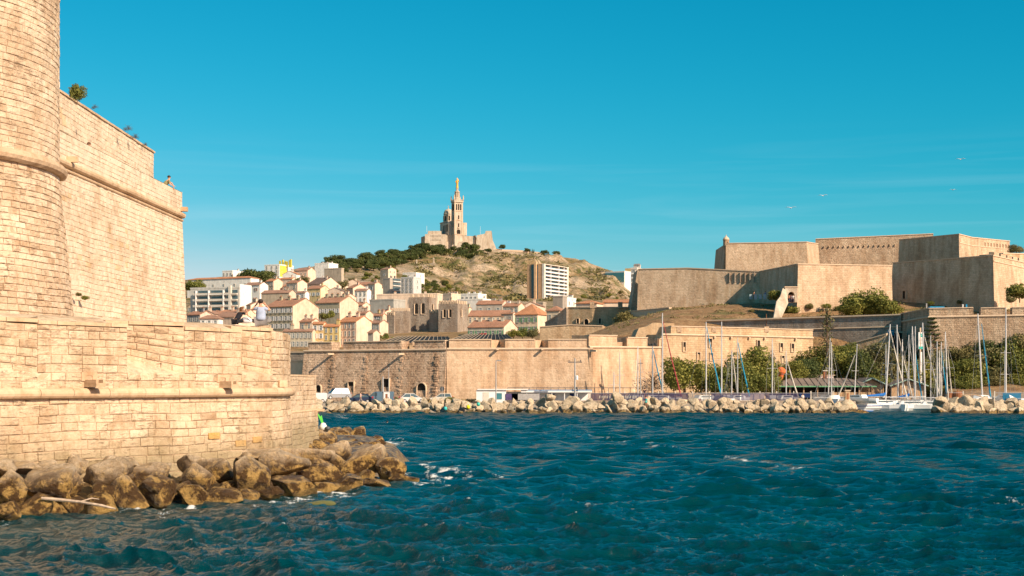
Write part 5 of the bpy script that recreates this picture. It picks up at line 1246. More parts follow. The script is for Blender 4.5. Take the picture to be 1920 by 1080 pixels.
mb = MB(); mb.box((.6, d_*.5, h_+.4), (2.6, d_, .5), 'plaster'); mb.build('roof_edge', o, color=(.74, .66, .55))
# teal building and citadel neighbours
o, w_, d_, h_ = H_(1135, 1171, 1186, 509, 530, 'modern glazed building with teal glass front at the right foot of the hill', WH, 'f', rows=0, cols=0, chim=0, Y=1500, g=.6, name='modern_building', drop=14)
mb = MB(); mb.box((-w_*.5, -.15, h_*.5), (w_*.96, .25, h_*.85), 'tealglass'); mb.build('glass_front', o)
H_(1172, 1183, 1192, 504, 516, 'small yellow roof block behind the teal glass building', OC, 'f', rows=1, cols=3, sh='p', chim=0, Y=1560, name='apartment_block', drop=14)
o, w_, d_, h_ = H_(1183, 1194, 1204, 504.5, 575, 'slim apartment tower with balconies partly hidden by the brown citadel wall', (.6, .55, .48), 'f', rows=9, cols=1, sh='p', chim=3, Y=520, g=.4, name='apartment_tower')
for i in range(8): mb = MB(); mb.box((-w_*.5, -.5, h_-1.6-i*1.5), (w_*.8, 1.0, .4), 'white'); mb.build('balcony', o)
# ------------------------------------------------------------------ abbey
AY = 520.0
ab = empty('abbey_church', (*G(790, AY), 18), 'crenellated medieval abbey with two square belfry towers behind the harbour fort', 'church')
def crenel(mb, x0, x1, y, z, n, mat, ax='x', th=.7, h=1.1):
    for i in range(n):
        t = (i+.25)/(n-.5+0) ; c = x0+(x1-x0)*(i+.5)/n; wd = abs(x1-x0)/n*.55
        if ax == 'x': mb.box((c, y+th/2, z+h/2), (wd, th, h), mat)
        else: mb.box((y-th/2, c, z+h/2), (th, wd, h), mat)
def atower(p0, pc, p1, yt, yb, Y, g, name, n1, n2, mat='farC'):
    k0, k1 = (p0-PX0)/F, (p1-PX0)/F; cx, cy = G(pc, Y)
    w = (cx-k0*cy)/(math.cos(g)+k0*math.sin(g)); d = (k1*cy-cx)/(math.sin(g)-k1*math.cos(g)); ze, zb = Z(yt, Y), Z(yb, Y)-3; h = ze-zb
    o = bpy.data.objects.new(name, None); C.objects.link(o); o.parent = ab; o.location = V(cx, cy, zb)-ab.location; o.rotation_euler = (0, 0, -g)
    mb = MB()
    for (a, b) in (((-w, 0), (0, 0)), ((0, 0), (0, d)), ((0, d), (-w, d)), ((-w, d), (-w, 0))):
        L = math.hypot(b[0]-a[0], b[1]-a[1]); mb.face([(*a, 0), (*b, 0), (*b, h), (*a, h)], mat, .5, [(0, 0), (L, 0), (L, h), (0, h)])
    mb.face([(-w, 0, h-.4), (0, 0, h-.4), (0, d, h-.4), (-w, d, h-.4)], 'coping')
    mb.build('masonry', o)
    mb = MB(); crenel(mb, -w, 0, 0, h, n1, 'coping'); crenel(mb, .8, d-.8, 0, h, n2, 'coping', 'y'); crenel(mb, -w, 0, d-.7, h, n1, 'coping'); crenel(mb, .8, d-.8, -w+.7, h, n2, 'coping', 'y'); mb.build('battlements', o)
    return o, w, d, h
def archwin(o, x, y, z, w, h, side=False):
    mb = MB(); k = 8; pr = [(-w/2, 0), (w/2, 0), (w/2, h-w/2)]+[(w/2*math.cos(PI*i/k), h-w/2+w/2*math.sin(PI*i/k)) for i in range(1, k)]+[(-w/2, h-w/2)]
    mb.face([(a, -.06, b) for a, b in pr], 'dark')
    for i in range(len(pr)):
        a, b = pr[i], pr[(i+1) % len(pr)]; m = 1+.5/w; mb.face([(a[0], -.06, a[1]), (b[0], -.06, b[1]), (b[0]*m, -.25, b[1]+(.2 if b[1] > .1 else -.2)), (a[0]*m, -.25, a[1]+(.2 if a[1] > .1 else -.2))], 'coping')
    q = mb.build('arched_window', o); q.location = (x, y, z); q.rotation_euler = (0, 0, PI/2 if side else 0)
o, w_, d_, h_ = atower(766, 805, 817, 557, 634, AY, .30, 'belfry_tower', 4, 3)
for t in (.62, .3): archwin(o, -w_*t, 0, h_-5.8, 1.1, 3.6)
archwin(o, 0, d_*.5, h_-5.5, .9, 3.2, True)
mb = MB(); mb.lathe([(.35, 0), (.35, .1)], 'dark', (0, 0, 0), 10); q = mb.build('round_window', o); q.location = (-w_*.45, -.02, h_*.28); q.rotation_euler = (PI/2, 0, 0)
o, w_, d_, h_ = atower(822, 858, 877, 569, 634, 505, .42, 'belfry_tower', 7, 5)
for t in (.68, .38): archwin(o, -w_*t, 0, h_-4.6, .75, 2.6)
archwin(o, 0, d_*.35, h_-4.3, .5, 2.2, True)
o, w_, d_, h_ = atower(805, 821, 823, 586, 634, 512, .9, 'buttress_block', 3, 1)
o, w_, d_, h_ = atower(733, 766, 770, 583, 636, 510, .12, 'apse_block', 8, 1)
archwin(o, -w_*.25, 0, 2.5, .7, 2.2)
o, w_, d_, h_ = atower(725, 739, 741, 591, 636, 506, .5, 'low_block', 3, 1)
# ------------------------------------------------------------------ basilica on the hill
BY = 1690.0; U = BY/F/6.75   # metres per unit of the enlarged view
def bx(u): return (760+u/6.75-PX0)/F*BY
def bz(v): return Z(320+v/6.75, BY)
bs = empty('hilltop_basilica', (bx(655), BY, bz(960)), 'striped stone basilica with dome and tall bell tower crowned by a golden statue', 'church')
B0 = bs.location; YB = math.radians(22); RB = Matrix.Rotation(YB, 3, 'Z')
def T(u): return (u-655)*U
def Tz(v): return (960-v)*U
def bpart(mb, name, **k): return mb.build(name, bs, **k)
def striped(mb, x, y, w, d, z0, z1, rot=RB, n=None, mat='church'):
    mb.box((x, y, (z0+z1)/2), (w, d, z1-z0), mat, rot)
tw_ = 9.4
mb = MB(); cy_ = -4
mb.box((T(658), cy_, (Tz(960)+Tz(410))/2), (tw_, tw_, Tz(410)-Tz(960)), 'church', RB)
for v in (815, 640, 520): mb.box((T(658), cy_, Tz(v)), (tw_+.9, tw_+.9, .7), 'coping', RB)
for s1 in (-1, 1):
    for s2 in (-1, 1): mb.box(V(T(658), cy_, (Tz(820)+Tz(415))/2)+RB @ V(s1*tw_*.47, s2*tw_*.47, 0), (1.3, 1.3, Tz(415)-Tz(820)), 'coping', RB)
bpart(mb, 'bell_tower')
mb = MB(); mb.box((T(658), cy_, Tz(400)), (tw_+2.0, tw_+2.0, 1.8), 'church', RB)
for k in range(7):
    for f_ in range(4):
        Rf = Matrix.Rotation(f_*PI/2, 3, 'Z'); mb.box(V(T(658), cy_, Tz(385)+.4)+RB @ Rf @ V((k-3)*1.6, -(tw_/2+.7), 0), (.9, .6, 1.0), 'church', RB @ Rf)
bpart(mb, 'tower_cornice')
for s1 in (-1, 1):
    for s2 in (-1, 1):
        mb = MB(); c = V(T(658), cy_, Tz(380))+RB @ V(s1*(tw_/2+.6), s2*(tw_/2+.6), 0); mb.lathe([(.8, 0), (.7, 1.2), (.9, 1.6), (.55, 2.8), (.75, 3.6), (.3, 4.4), (.4, 4.9), (.1, 5.3)], 'coping', c, 8); bpart(mb, 'corner_angel')
for f_ in range(4):
    Rf = RB @ Matrix.Rotation(f_*PI/2, 3, 'Z'); base = V(T(658), cy_, 0)
    for k in (-1, 0, 1):
        mb = MB(); c = base+Rf @ V(k*2.4, -(tw_/2+.03), Tz(475)); mb.box(c, (1.35, .3, 6.2), 'dark', Rf); q = base+Rf @ V(k*2.4, -(tw_/2-.05), Tz(475)+3.1)
        mb.raw([q+Rf @ V(.675*math.cos(PI*i/8), -.2, .675*math.sin(PI*i/8)) for i in range(9)], [tuple(range(9))], 'dark'); bpart(mb, 'belfry_opening')
    for v in (600, 700):
        mb = MB(); mb.box(base+Rf @ V(0, -(tw_/2+.03), Tz(v)), (1.3, .3, 4.2), 'dark', Rf); mb.box(base+Rf @ V(0, -(tw_/2+.5), Tz(v+32)), (2.6, 1.0, .5), 'coping', Rf); bpart(mb, 'tower_window')
    if f_ == 0:
        mb = MB(); w2 = 2.1; pr = [(-w2, -.6), (w2, -.6), (w2, 3.0)]+[(w2*math.cos(PI*i/10), 3.0+w2*math.sin(PI*i/10)) for i in range(1, 10)]+[(-w2, 3.0)]
        mb.face([base+Rf @ V(a, -(tw_/2+.12), Tz(810)+b) for a, b in pr], 'dark'); bpart(mb, 'porch_arch')
mb = MB(); mb.lathe([(3.3, Tz(385)), (3.1, Tz(350)), (2.3, Tz(345)), (2.2, Tz(285)), (2.9, Tz(280)), (2.9, Tz(270)), (1.7, Tz(265)), (1.3, Tz(240)), (1.7, Tz(236)), (1.5, Tz(228))], 'church', (T(657), cy_, 0), 16); bpart(mb, 'lantern')
mb = MB()
for k in range(10): a = 2*PI*k/10; mb.tube([(T(657)+2.6*math.cos(a), cy_+2.6*math.sin(a), Tz(340)), (T(657)+2.6*math.cos(a), cy_+2.6*math.sin(a), Tz(284))], .3, 'coping', 6)
bpart(mb, 'lantern_columns')
gs = empty('golden_statue', (bs.location.x+T(657), BY+cy_, bs.location.z+Tz(230)), 'golden standing figure holding a child on top of the bell tower', 'statue')
mb = MB(); mb.lathe([(1.45, 0), (1.5, .6), (1.25, 2.5), (1.15, 4.5), (1.35, 6.5), (1.55, 8), (1.2, 9.0), (.5, 9.6), (.62, 10.2), (.6, 10.8), (.45, 11.3), (.6, 11.5), (.2, 12)], 'gilt', (0, 0, 0), 14, sy=.8)
mb.tube([(-1.2, -.1, 8.4), (-1.7, -.5, 7.2), (-1.1, -1.0, 6.6)], [.45, .4, .3], 'gilt', 8)
mb.tube([(1.2, -.1, 8.4), (1.8, -.6, 7.6), (1.3, -1.0, 8.0)], [.45, .4, .3], 'gilt', 8)
mb.build('robed_figure', gs, True)
mb = MB(); mb.lathe([(.45, 0), (.6, .8), (.5, 1.6), (.2, 1.9), (.36, 2.2), (.3, 2.6), (.1, 2.8)], 'gilt', (1.35, -.8, 7.9), 10); mb.build('held_child', gs, True)
# dome, nave
mb = MB(); dx = T(535); dy = 22
mb.lathe([(5.4, Tz(640)), (5.4, Tz(530)), (5.8, Tz(528)), (5.8, Tz(518)), (5.3, Tz(515)), (5.15, Tz(500)), (4.7, Tz(485)), (3.9, Tz(472)), (2.6, Tz(462)), (.8, Tz(457)), (.7, Tz(448)), (.1, Tz(446))], 'church', (dx, dy, 0), 20); bpart(mb, 'dome', smooth=False)
mb = MB(); mb.box((dx, dy, Tz(430)), (.3, .3, 3.4), 'gilt'); mb.box((dx, dy, Tz(425)), (1.5, .3, .3), 'gilt'); bpart(mb, 'dome_cross')
for k in range(8):
    a = 2*PI*k/8+.2; Rf = Matrix.Rotation(a, 3, 'Z'); mb = MB(); c = V(dx, dy, Tz(580))+Rf @ V(0, -5.45, 0); mb.box(c, (1.5, .25, 5.0), 'dark', Rf)
    for s1 in (-1, 1): mb.box(c+Rf @ V(s1*1.3, -.2, 0), (.6, .6, 6.4), 'coping', Rf)
    bpart(mb, 'drum_window')
mb = MB(); mb.box((T(530), 20, (Tz(640)+Tz(820))/2), (13.5, 16, Tz(640)-Tz(820)), 'church', RB); mb.box((T(530), 20, Tz(636)), (14.5, 17, .8), 'coping', RB); bpart(mb, 'crossing')
mb = MB(); mb.box((T(565), 7, (Tz(660)+Tz(820))/2), (11, 20, Tz(660)-Tz(820)), 'church', RB); c = V(T(565), 7, Tz(660))
v = [c+RB @ V(a*5.5, b*10, z) for b in (-1, 1) for a, z in ((-1, 0), (1, 0), (0, 2.6))]; mb.raw(v, [(0, 1, 2), (5, 4, 3), (0, 2, 5, 3), (1, 4, 5, 2), (0, 3, 4, 1)], 'church'); bpart(mb, 'nave')
for k in range(4): mb = MB(); mb.box(c+RB @ V(-5.55, -7+k*4.6, -6), (.2, 2.2, 8), 'dark', RB); bpart(mb, 'nave_window')
mb = MB(); mb.box((T(735), 3, (Tz(660)+Tz(820))/2), (4.5, 10, Tz(660)-Tz(820)), 'church', RB); bpart(mb, 'side_chapel')
# fort base
def bpoly(name, pts, y0, y1, mat='church', fx=True):
    mb = MB(); mb.prism([(T(a), Tz(b)) for a, b in pts], y0, y1, mat); return bpart(mb, name, fix=fx)
bpoly('left_fort_block', [(248, 1010), (520, 1010), (520, 815), (255, 812)], -8, 24)
bpoly('left_upper_block', [(285, 812), (458, 812), (455, 768), (290, 768)], -5, 14)
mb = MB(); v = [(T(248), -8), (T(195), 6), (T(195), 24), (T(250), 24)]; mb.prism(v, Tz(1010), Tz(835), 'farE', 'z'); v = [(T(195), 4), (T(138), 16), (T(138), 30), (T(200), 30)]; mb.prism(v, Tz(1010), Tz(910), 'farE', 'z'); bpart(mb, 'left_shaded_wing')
for r_ in range(2):
    for k in range(8): mb = MB(); mb.box((T(330+k*17), -8.05, Tz(835+r_*52)), (.5, .2, 1.0), 'dark'); bpart(mb, 'embrasure_window')
bpoly('central_terrace', [(520, 1010), (900, 1010), (905, 870), (850, 832), (760, 828), (745, 820), (520, 820)], -3, 30)
bpoly('ramp_stair', [(595, 1020), (930, 1020), (915, 965), (735, 898), (595, 950)], -9, -3.1)
mb = MB(); mb.face([(T(670), -9.1, Tz(930)), (T(720), -9.1, Tz(930)), (T(720), -9.1, Tz(985)), (T(670), -9.1, Tz(985))], 'church'); bpart(mb, 'stair_landing')
for u in (850, 885): 
    mb = MB(); mb.box((T(u), -9.1, Tz(1010)), (1.6, .3, 3.4), 'dark'); bpart(mb, 'arcade_opening')
bpoly('bastion', [(890, 1010), (905, 825), (1010, 803), (1018, 770), (1092, 768), (1105, 880), (1145, 975), (1150, 1010)], -6, 22)
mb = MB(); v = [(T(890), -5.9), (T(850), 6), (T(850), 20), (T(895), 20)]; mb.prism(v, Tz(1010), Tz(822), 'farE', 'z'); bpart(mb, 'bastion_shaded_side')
for u, v0, v1 in ((268, 770, 690), (948, 815, 700)): mb = MB(); mb.tube([(T(u), 5, Tz(v0)), (T(u), 5, Tz(v1))], .12, 'white', 5); bpart(mb, 'flagpole')
# wall along the ridge
rw = fort('ridge_wall', 'long low pale wall running along the hill ridge right of the basilica', [(930, 1690, 467), (975, 1690, 469), (1020, 1690, 473.5)], 130, 'coping', 1.5, 0, False, cop=False)
# wayside statue and chapel posts on the slope
for px, py, l in ((781, 496, 'tiny white shrine post on the slope left of the cliff path'), (813, 492, 'tiny pale obelisk on the slope below the basilica pines')):
    Y = depth(px, py, 900); mb = MB(); mb.lathe([(1.3, -1), (1.2, 1.0), (.8, 1.3), (.7, 4.2), (1.0, 4.4), (.1, 6)], 'church', n=8); o = mb.build('shrine'); o.location = (*G(px, Y), Z(py, Y)-1); tag(o, l, 'shrine')
# ------------------------------------------------------------------ cars on the quay
QZ = 1.42
def car(px, Y, L, Hh, kind, col, label, rz=0, W=1.75, z=QZ, catg='car'):
    x, y = G(px, Y); rt = empty('parked_car' if kind != 'van' else 'parked_van', (x, y, z), label, catg, rz, 'vehicles parked along the quay')
    l = L/2
    if kind == 'van': body = [(-l, .3), (l, .3), (l+.02, .75), (l-.12, 1.0), (l-.75, 1.12), (l-1.35, Hh*.93), (l-1.7, Hh), (-l+.1, Hh), (-l, Hh*.9)]; gl = [(l-.85, 1.16), (l-1.38, Hh*.9), (l-1.95, Hh*.9), (l-1.95, 1.16)]
    elif kind == 'mpv': body = [(-l, .3), (l, .3), (l, .8), (l-.8, .98), (-l+.05, 1.0), (-l-.02, .8)]; gl = [(l-.85, .96), (l-1.7, Hh-.08), (-l+.45, Hh-.05), (-l+.12, .98)]
    else: body = [(-l, .3), (l, .3), (l+.02, .62), (l-.15, .8), (l-1.1, .93), (-l+.1, .98), (-l-.02, .7)]; gl = [(l-1.05, .9), (l-1.9, Hh-.05), (-l+.9, Hh-.03), (-l+.22, .95)]
    mb = MB(); mb.prism(body, -W/2, W/2, 'paint'); mb.build('body', rt, fix=True, color=col)
    if kind != 'van':
        mb = MB(); a = []; n = len(gl)
        for s, q in ((-1, gl), (1, gl)):
            for (u, w_) in q: a.append((u, s*(W/2-.02-(w_-.95)*.28), w_))
        mb.raw(a, [(0, 1, 2, 3), (7, 6, 5, 4)]+[(i, i+4, (i+1) % 4+4, (i+1) % 4) for i in range(4)], 'glass'); mb.build('windows', rt)
        mb = MB(); u0, u1 = gl[2][0]-.05, gl[1][0]+.05; hw = W/2-.02-(Hh-1)*.28; mb.box(((u0+u1)/2, 0, Hh), (abs(u1-u0)+.1, hw*2+.06, .09), 'paint')
        mb.build('roof', rt, color=col)
        mb = MB(); z1 = Hh-.02
        for u in (gl[0][0], (gl[1][0]+gl[2][0])/2+.1, gl[3][0]+.05):
            for s in (-1, 1): ut = min(max(u, gl[2][0]), gl[1][0]); mb.tube([(u, s*(W/2-.0), .93), (ut, s*(hw+.03), z1)], .05, 'paint', 5)
        mb.build('pillars', rt, color=col)
    else:
        mb = MB()
        for s in (-1, 1): mb.prism(gl, s*(W/2+.01)-.006, s*(W/2+.01)+.006, 'glass')
        mb.build('side_window', rt, fix=True)
        mb = MB(); mb.raw([(l-.73, -.7, 1.15), (l-.73, .7, 1.15), (l-1.33, .66, Hh*.91), (l-1.33, -.66, Hh*.91)], [(0, 1, 2, 3)], 'glass'); o = mb.build('windscreen', rt); o.location = (.03, 0, .02)
        mb = MB(); mb.box((-l-.02, -.45, Hh*.68), (.03, .6, .5), 'glass'); mb.box((-l-.02, .45, Hh*.68), (.03, .6, .5), 'glass'); mb.build('rear_window', rt)
    for u in (l-.75, -l+.75):
        for s in (-1, 1):
            mb = MB(); mb.lathe([(.31, -.09), (.32, 0), (.31, .09)], 'tyre', n=12); o = mb.build('wheel', rt); o.location = (u, s*(W/2-.04), .32); o.rotation_euler = (PI/2, 0, 0)
            mb = MB(); mb.lathe([(.19, -.105), (.19, .105)], 'alu', n=10); mb.build('rim', o)
    for s in (-1, 1):
        mb = MB(); mb.box((l-.04, s*(W/2-.25), .72), (.16, .32, .16), 'white'); mb.build('headlight', rt)
        mb = MB(); mb.box((-l+.02, s*(W/2-.1), .9), (.1, .14, .34), simple('red_lamp', (.5, .02, .01), .4) if 'red_lamp' not in bpy.data.materials else bpy.data.materials['red_lamp']); mb.build('tail_light', rt)
    return rt
VW, VS, VD, VB = (.58, .57, .55), (.45, .46, .47), (.03, .045, .09), (.11, .18, .24)
car(588, 243, 4.1, 1.65, 'van', VW, 'white panel van half hidden by the corner of the sea wall', .35+PI, catg='van')
car(632, 247.5, 4.4, 1.85, 'mpv', (.30, .31, .32), 'silver people carrier parked under the rough bastion, left of the dark car', PI+.45, z=QZ+.55)
car(674, 241, 4.3, 1.42, 'sedan', VD, 'dark blue low car with a person walking beside it', PI)
car(712, 243, 4.6, 1.85, 'van', VB, 'blue grey van beside the lamp post and white cabinet', PI, catg='van')
car(773, 243, 4.2, 1.5, 'sedan', VW, 'white hatchback parked under the arched window of the bastion', .2)
car(828, 245, 3.7, 1.5, 'mpv', (.6, .55, .46), 'small beige car parked by the round road sign', PI)
car(1192, 244, 4.0, 1.3, 'sedan', VS, 'silver car glimpsed behind the purple fence screen')
def lamp(px, Y, ytop, label, head=1, z=QZ, r=.09, name='street_lamp'):
    x, y = G(px, Y); h = Z(ytop, Y)-z; rt = empty(name, (x, y, z), label, 'lamp post' if name == 'street_lamp' else 'pole')
    mb = MB(); mb.tube([(0, 0, 0), (0, 0, h*.5), (0, 0, h)], [r*1.3, r, r*.7], 'steel', 8); mb.build('pole', rt)
    if head: mb = MB(); mb.tube([(0, 0, h-.05), (.35, 0, h+.02)], .05, 'steel', 6); mb.box((.5, 0, h+.02), (.75, .26, .14), 'steel'); mb.box((.5, 0, h-.06), (.5, .2, .04), 'white'); mb.build('lamp_head', rt)
    return rt, h
lamp(718, 238, 706, 'short pale lamp post beside the white cabinet and blue grey van', 0, name='pole', r=.14)
lamp(729, 240, 688, 'thin tall pole in front of the bastion doorway', 0, r=.06, name='pole')
lamp(930, 238, 676, 'tall slim street lamp in front of the bright harbour wall')
mb = MB(); mb.box((0, 0, .8), (.95, .5, 2.0), 'white'); mb.box((0, 0, 1.84), (1.05, .6, .08), 'alu'); mb.box((.0, -.26, .9), (.35, .02, 1.2), 'rust'); mb.box((.28, -.26, .9), (.1, .02, .3), 'darkmetal'); o = mb.build('white_cabinet'); o.location = (*G(725, 238), QZ); tag(o, 'white utility cabinet with brown panel at the foot of the lamp post', 'cabinet')
rt, h = lamp(1078, 238, 672, 'wooden utility pole with crossarms in front of the white clubhouse', 0, r=.13, name='pole'); rt.name = 'utility_pole'
for zz, L in ((h-.6, 2.2), (h-5.2, 1.0)): mb = MB(); mb.box((0, 0, zz), (L, .14, .14), 'darkmetal'); [mb.lathe([(.06, .1), (.07, .3), (.03, .4)], 'darkmetal', (s*L*.42, 0, zz), 6) for s in (-1, 0, 1)]; mb.build('crossarm', rt)
mb = MB(); mb.lathe([(.22, 0), (.22, .6), (.1, .7)], 'white', (.3, 0, h-3.4), 8); mb.build('transformer', rt); mb = MB(); mb.lathe([(.18, 0), (.2, .3), (.05, .35)], 'darkmetal', (.25, 0, h-4.9), 8); mb.build('lamp_head', rt)
sg = empty('road_sign', (*G(829, 239), QZ), 'round road sign on a thin post seen from behind, by the beige car', 'sign'); mb = MB(); mb.tube([(0, 0, 0), (0, 0, 2.6)], .04, 'steel'); mb.build('post', sg); mb = MB(); mb.lathe([(.38, -.02), (.38, .02)], 'darkmetal', n=16); o = mb.build('plate', sg); o.location = (0, 0, 2.3); o.rotation_euler = (PI/2, 0, 0)
# kerb under fence and quay edges
mb = MB(); a, b = G(1040, 238.5), G(1598, 238.5); mb.box(((a[0]+b[0])/2, 238.5, .9), (b[0]-a[0], .5, 1.9), 'farC'); struct(mb.build('quay_edge_kerb'), 'low dark quay edge behind the breakwater')
mb = MB(); a, b = G(1768, 237), G(2050, 237); mb.box(((a[0]+b[0])/2, 238, .9), (b[0]-a[0], 2.5, 1.9), 'farC'); struct(mb.build('quay_edge_kerb'), 'low dark quay edge right of the boats')
mb = MB(); a, b = G(1590, 262), G(1790, 262); mb.box(((a[0]+b[0])/2, 262.5, .2), (b[0]-a[0], 1, 2.6), 'farC'); struct(mb.build('quay_edge_kerb'), 'inner quay edge behind the moored boats')
# clubhouse
x0, x1 = G(893, 243)[0], G(1108, 243)[0]; cl = empty('clubhouse', (x0, 243, QZ), 'long low white clubhouse with a blue edged flat roof behind the breakwater', 'building')
Lc = x1-x0; mb = MB(); mb.box((Lc*.13, 2.5, 1.0), (Lc*.26, 5, 2.2), 'white'); mb.box((Lc*.62, 3.5, .85), (Lc*.73, 3, 1.9), 'white'); mb.build('walls', cl)
mb = MB(); mb.box((Lc*.23, 2.4, 2.2), (Lc*.44, 5.4, .14), 'white'); mb.build('roof', cl)
mb = MB(); mb.box((Lc*.7, 2.6, 2.08), (Lc*.62, 5.0, .12), 'blueawn'); mb.box((Lc*.7, .02, 1.85), (Lc*.62, .1, .28), 'white'); mb.build('canopy_roof', cl)
for t in (.44, .55, .66, .77, .88, .99): mb = MB(); mb.box((Lc*t, .2, .9), (.12, .12, 1.9), 'white'); mb.build('post', cl)
for t, w_, m_ in ((.085, .95, 'frame'), (.2, .9, 'tealglass')): mb = MB(); mb.box((Lc*t, -.03, .85 if t < .1 else 1.1), (w_, .08, 1.8 if t < .1 else 1.0), m_); mb.build('door' if t < .1 else 'window', cl)
pm = simple('purple_screen', (.10, .075, .17), .8, .1, 0, .3, 2); gm_ = simple('grey_mesh_screen', (.38, .36, .34), .8, .1, 0, .2, 4); nb = simple('navy_canvas', (.015, .04, .16), .7)
for t, w_, m_ in ((.31, 2.0, pm), (.43, 4.5, gm_), (.655, 1.1, nb), (.85, 1.1, nb)): mb = MB(); mb.box((Lc*t, 1.6 if t > .5 else -.1, 1.0), (w_, .06, 1.0), m_); mb.build('window_screen', cl)
# railing terrace above
tr = empty('terrace_railing', (*G(1100, 246.5), QZ), 'long rusty metal railing at the foot of the bright harbour wall', 'railing')
xa, xb = G(952, 247)[0], G(1262, 247)[0]; cx_ = tr.location.x
mb = MB()
for i in range(24): xx = xa+(xb-xa)*i/23; mb.box((xx-cx_, 0, .8), (.07, .07, 3.4), 'darkmetal')
mb.build('railing_posts', tr); mb = MB(); mb.tube([(xa-cx_, 0, 2.45), (xb-cx_, 0, 2.45)], .06, 'darkmetal', 6); mb.tube([(xa-cx_, 0, 1.5), (xb-cx_, 0, 1.5)], .04, 'darkmetal', 6); mb.build('rail', tr)
for a, b, l in ((1182, 1292, 'pale low terrace slab right of the railing, left of the bushy tree'), (1318, 1442, 'pale low terrace slab between the two bushy trees')):
    mb = MB(); xa, xb = G(a, 247)[0], G(b, 247)[0]; mb.box((0, 1, .7), (xb-xa, 2, 1.7), 'coping'); mb.box((0, 1, 1.6), (xb-xa+.3, 2.3, .12), 'church'); o = mb.build('terrace_wall'); o.location = ((xa+xb)/2, 247, QZ); tag(o, l, 'wall')
# screened fence
FY = 239.0
def fence(a, b, label, panels, ztop=3.05, posts=2.6, name='screened_fence'):
    xa, xb = G(a, FY)[0], G(b, FY)[0]; rt = empty(name, ((xa+xb)/2, FY, QZ), label, 'fence'); c = (xa+xb)/2; n = max(1, int((xb-xa)/posts))
    for i in range(n+1): mb = MB(); mb.box((xa+(xb-xa)*i/n-c, .06, 1.0), (.13, .13, ztop-QZ+.25), 'frame'); mb.build('post', rt)
    mb = MB(); mb.box((0, .06, ztop-QZ), (xb-xa, .06, .06), 'steel'); mb.box((0, .06, .55), (xb-xa, .06, .06), 'steel'); mb.build('rail', rt)
    for p, q, m_, zl, zh in panels:
        u, v_ = G(p, FY)[0]-c, G(q, FY)[0]-c; k = max(1, int((v_-u)/2.6))
        for i in range(k):
            mb = MB(); s0, s1 = u+(v_-u)*i/k, u+(v_-u)*(i+1)/k-.05
            mb.face([(s0, -.03, zl), (s1, -.03, zl), (s1, -.05, zh), ((s0+s1)/2, -.02, zh-.03), (s0, -.03, zh)], m_); mb.build('screen_panel', rt)
    return rt, c
def meshmat(name, col, alpha):
    t = NT(name); t.col(col); t.b.inputs['Alpha'].default_value = alpha; return t.m
pv = meshmat('purple_windscreen_net', (.045, .038, .085), .80); pl_ = meshmat('lilac_windscreen_net', (.13, .12, .19), .75); gv = meshmat('grey_windscreen_net', (.22, .21, .21), .6); bv = meshmat('blue_mesh_banner', (.01, .13, .24), .92); nv = meshmat('navy_net', (.012, .03, .10), .95)
ft, fcx = fence(1108, 1520, 'long fence with a faded purple wind screen and pale lettering, behind the breakwater', [(1108, 1290, pv, .45, 1.6), (1291, 1316, gv, .35, 1.6), (1317, 1332, gv, .4, 1.6), (1333, 1388, pv, .45, 1.6), (1389, 1434, pl_, .5, 1.6), (1435, 1498, pv, .4, 1.6), (1499, 1520, nv, .9, 1.6)])
mb = MB(); rg = random.Random(3)   # row of pale, unreadable capitals on the screen
for i in range(15):
    xx = G(1124+i*4.8, FY)[0]-fcx; k = i % 4; h_ = .42
    mb.box((xx, -.10, .98), (.07, .01, h_), 'frame')
    if k != 1: mb.box((xx+.10, -.10, .98+h_/2-.03), (.17, .01, .06), 'frame')
    if k in (0, 3): mb.box((xx+.10, -.10, .98), (.15, .01, .05), 'frame')
    if k in (1, 2): mb.box((xx+.19, -.10, .98), (.06, .01, h_), 'frame')
mb.build('lettering', ft)
f2, c2 = fence(1521, 1562, 'grey mesh banner panel with faint script on the fence near the brick pillar', [(1523, 1560, gv, .45, 1.6)], 3.1, name='mesh_banner_fence')
mb = MB(); x = G(1556, FY)[0]-c2; mb.tube([(x-.35, -.08, 1.1), (x-.1, -.08, 1.45), (x+.05, -.08, 1.3), (x-.1, -.08, 1.1), (x+.2, -.08, 1.45)], .035, 'darkmetal', 4); x = G(1526, FY)[0]-c2; mb.tube([(x, -.08, .85), (x+.8, -.08, .95), (x+1.6, -.08, .85), (x+2.4, -.08, .95)], .03, 'white', 4); mb.build('script_mark', f2)
f3, c3 = fence(1865, 1935, 'blue mesh banner on white posts above the right breakwater', [(1871, 1880, gv, .5, 1.65), (1880, 1915, bv, .5, 1.65), (1918, 1935, gv, .5, 1.65)], 3.1, 3.2, name='mesh_banner_fence')
f4, c4 = fence(1778, 1806, 'short bare wire fence in front of the rusty tank', [], 3.1, 2.0, name='wire_fence')
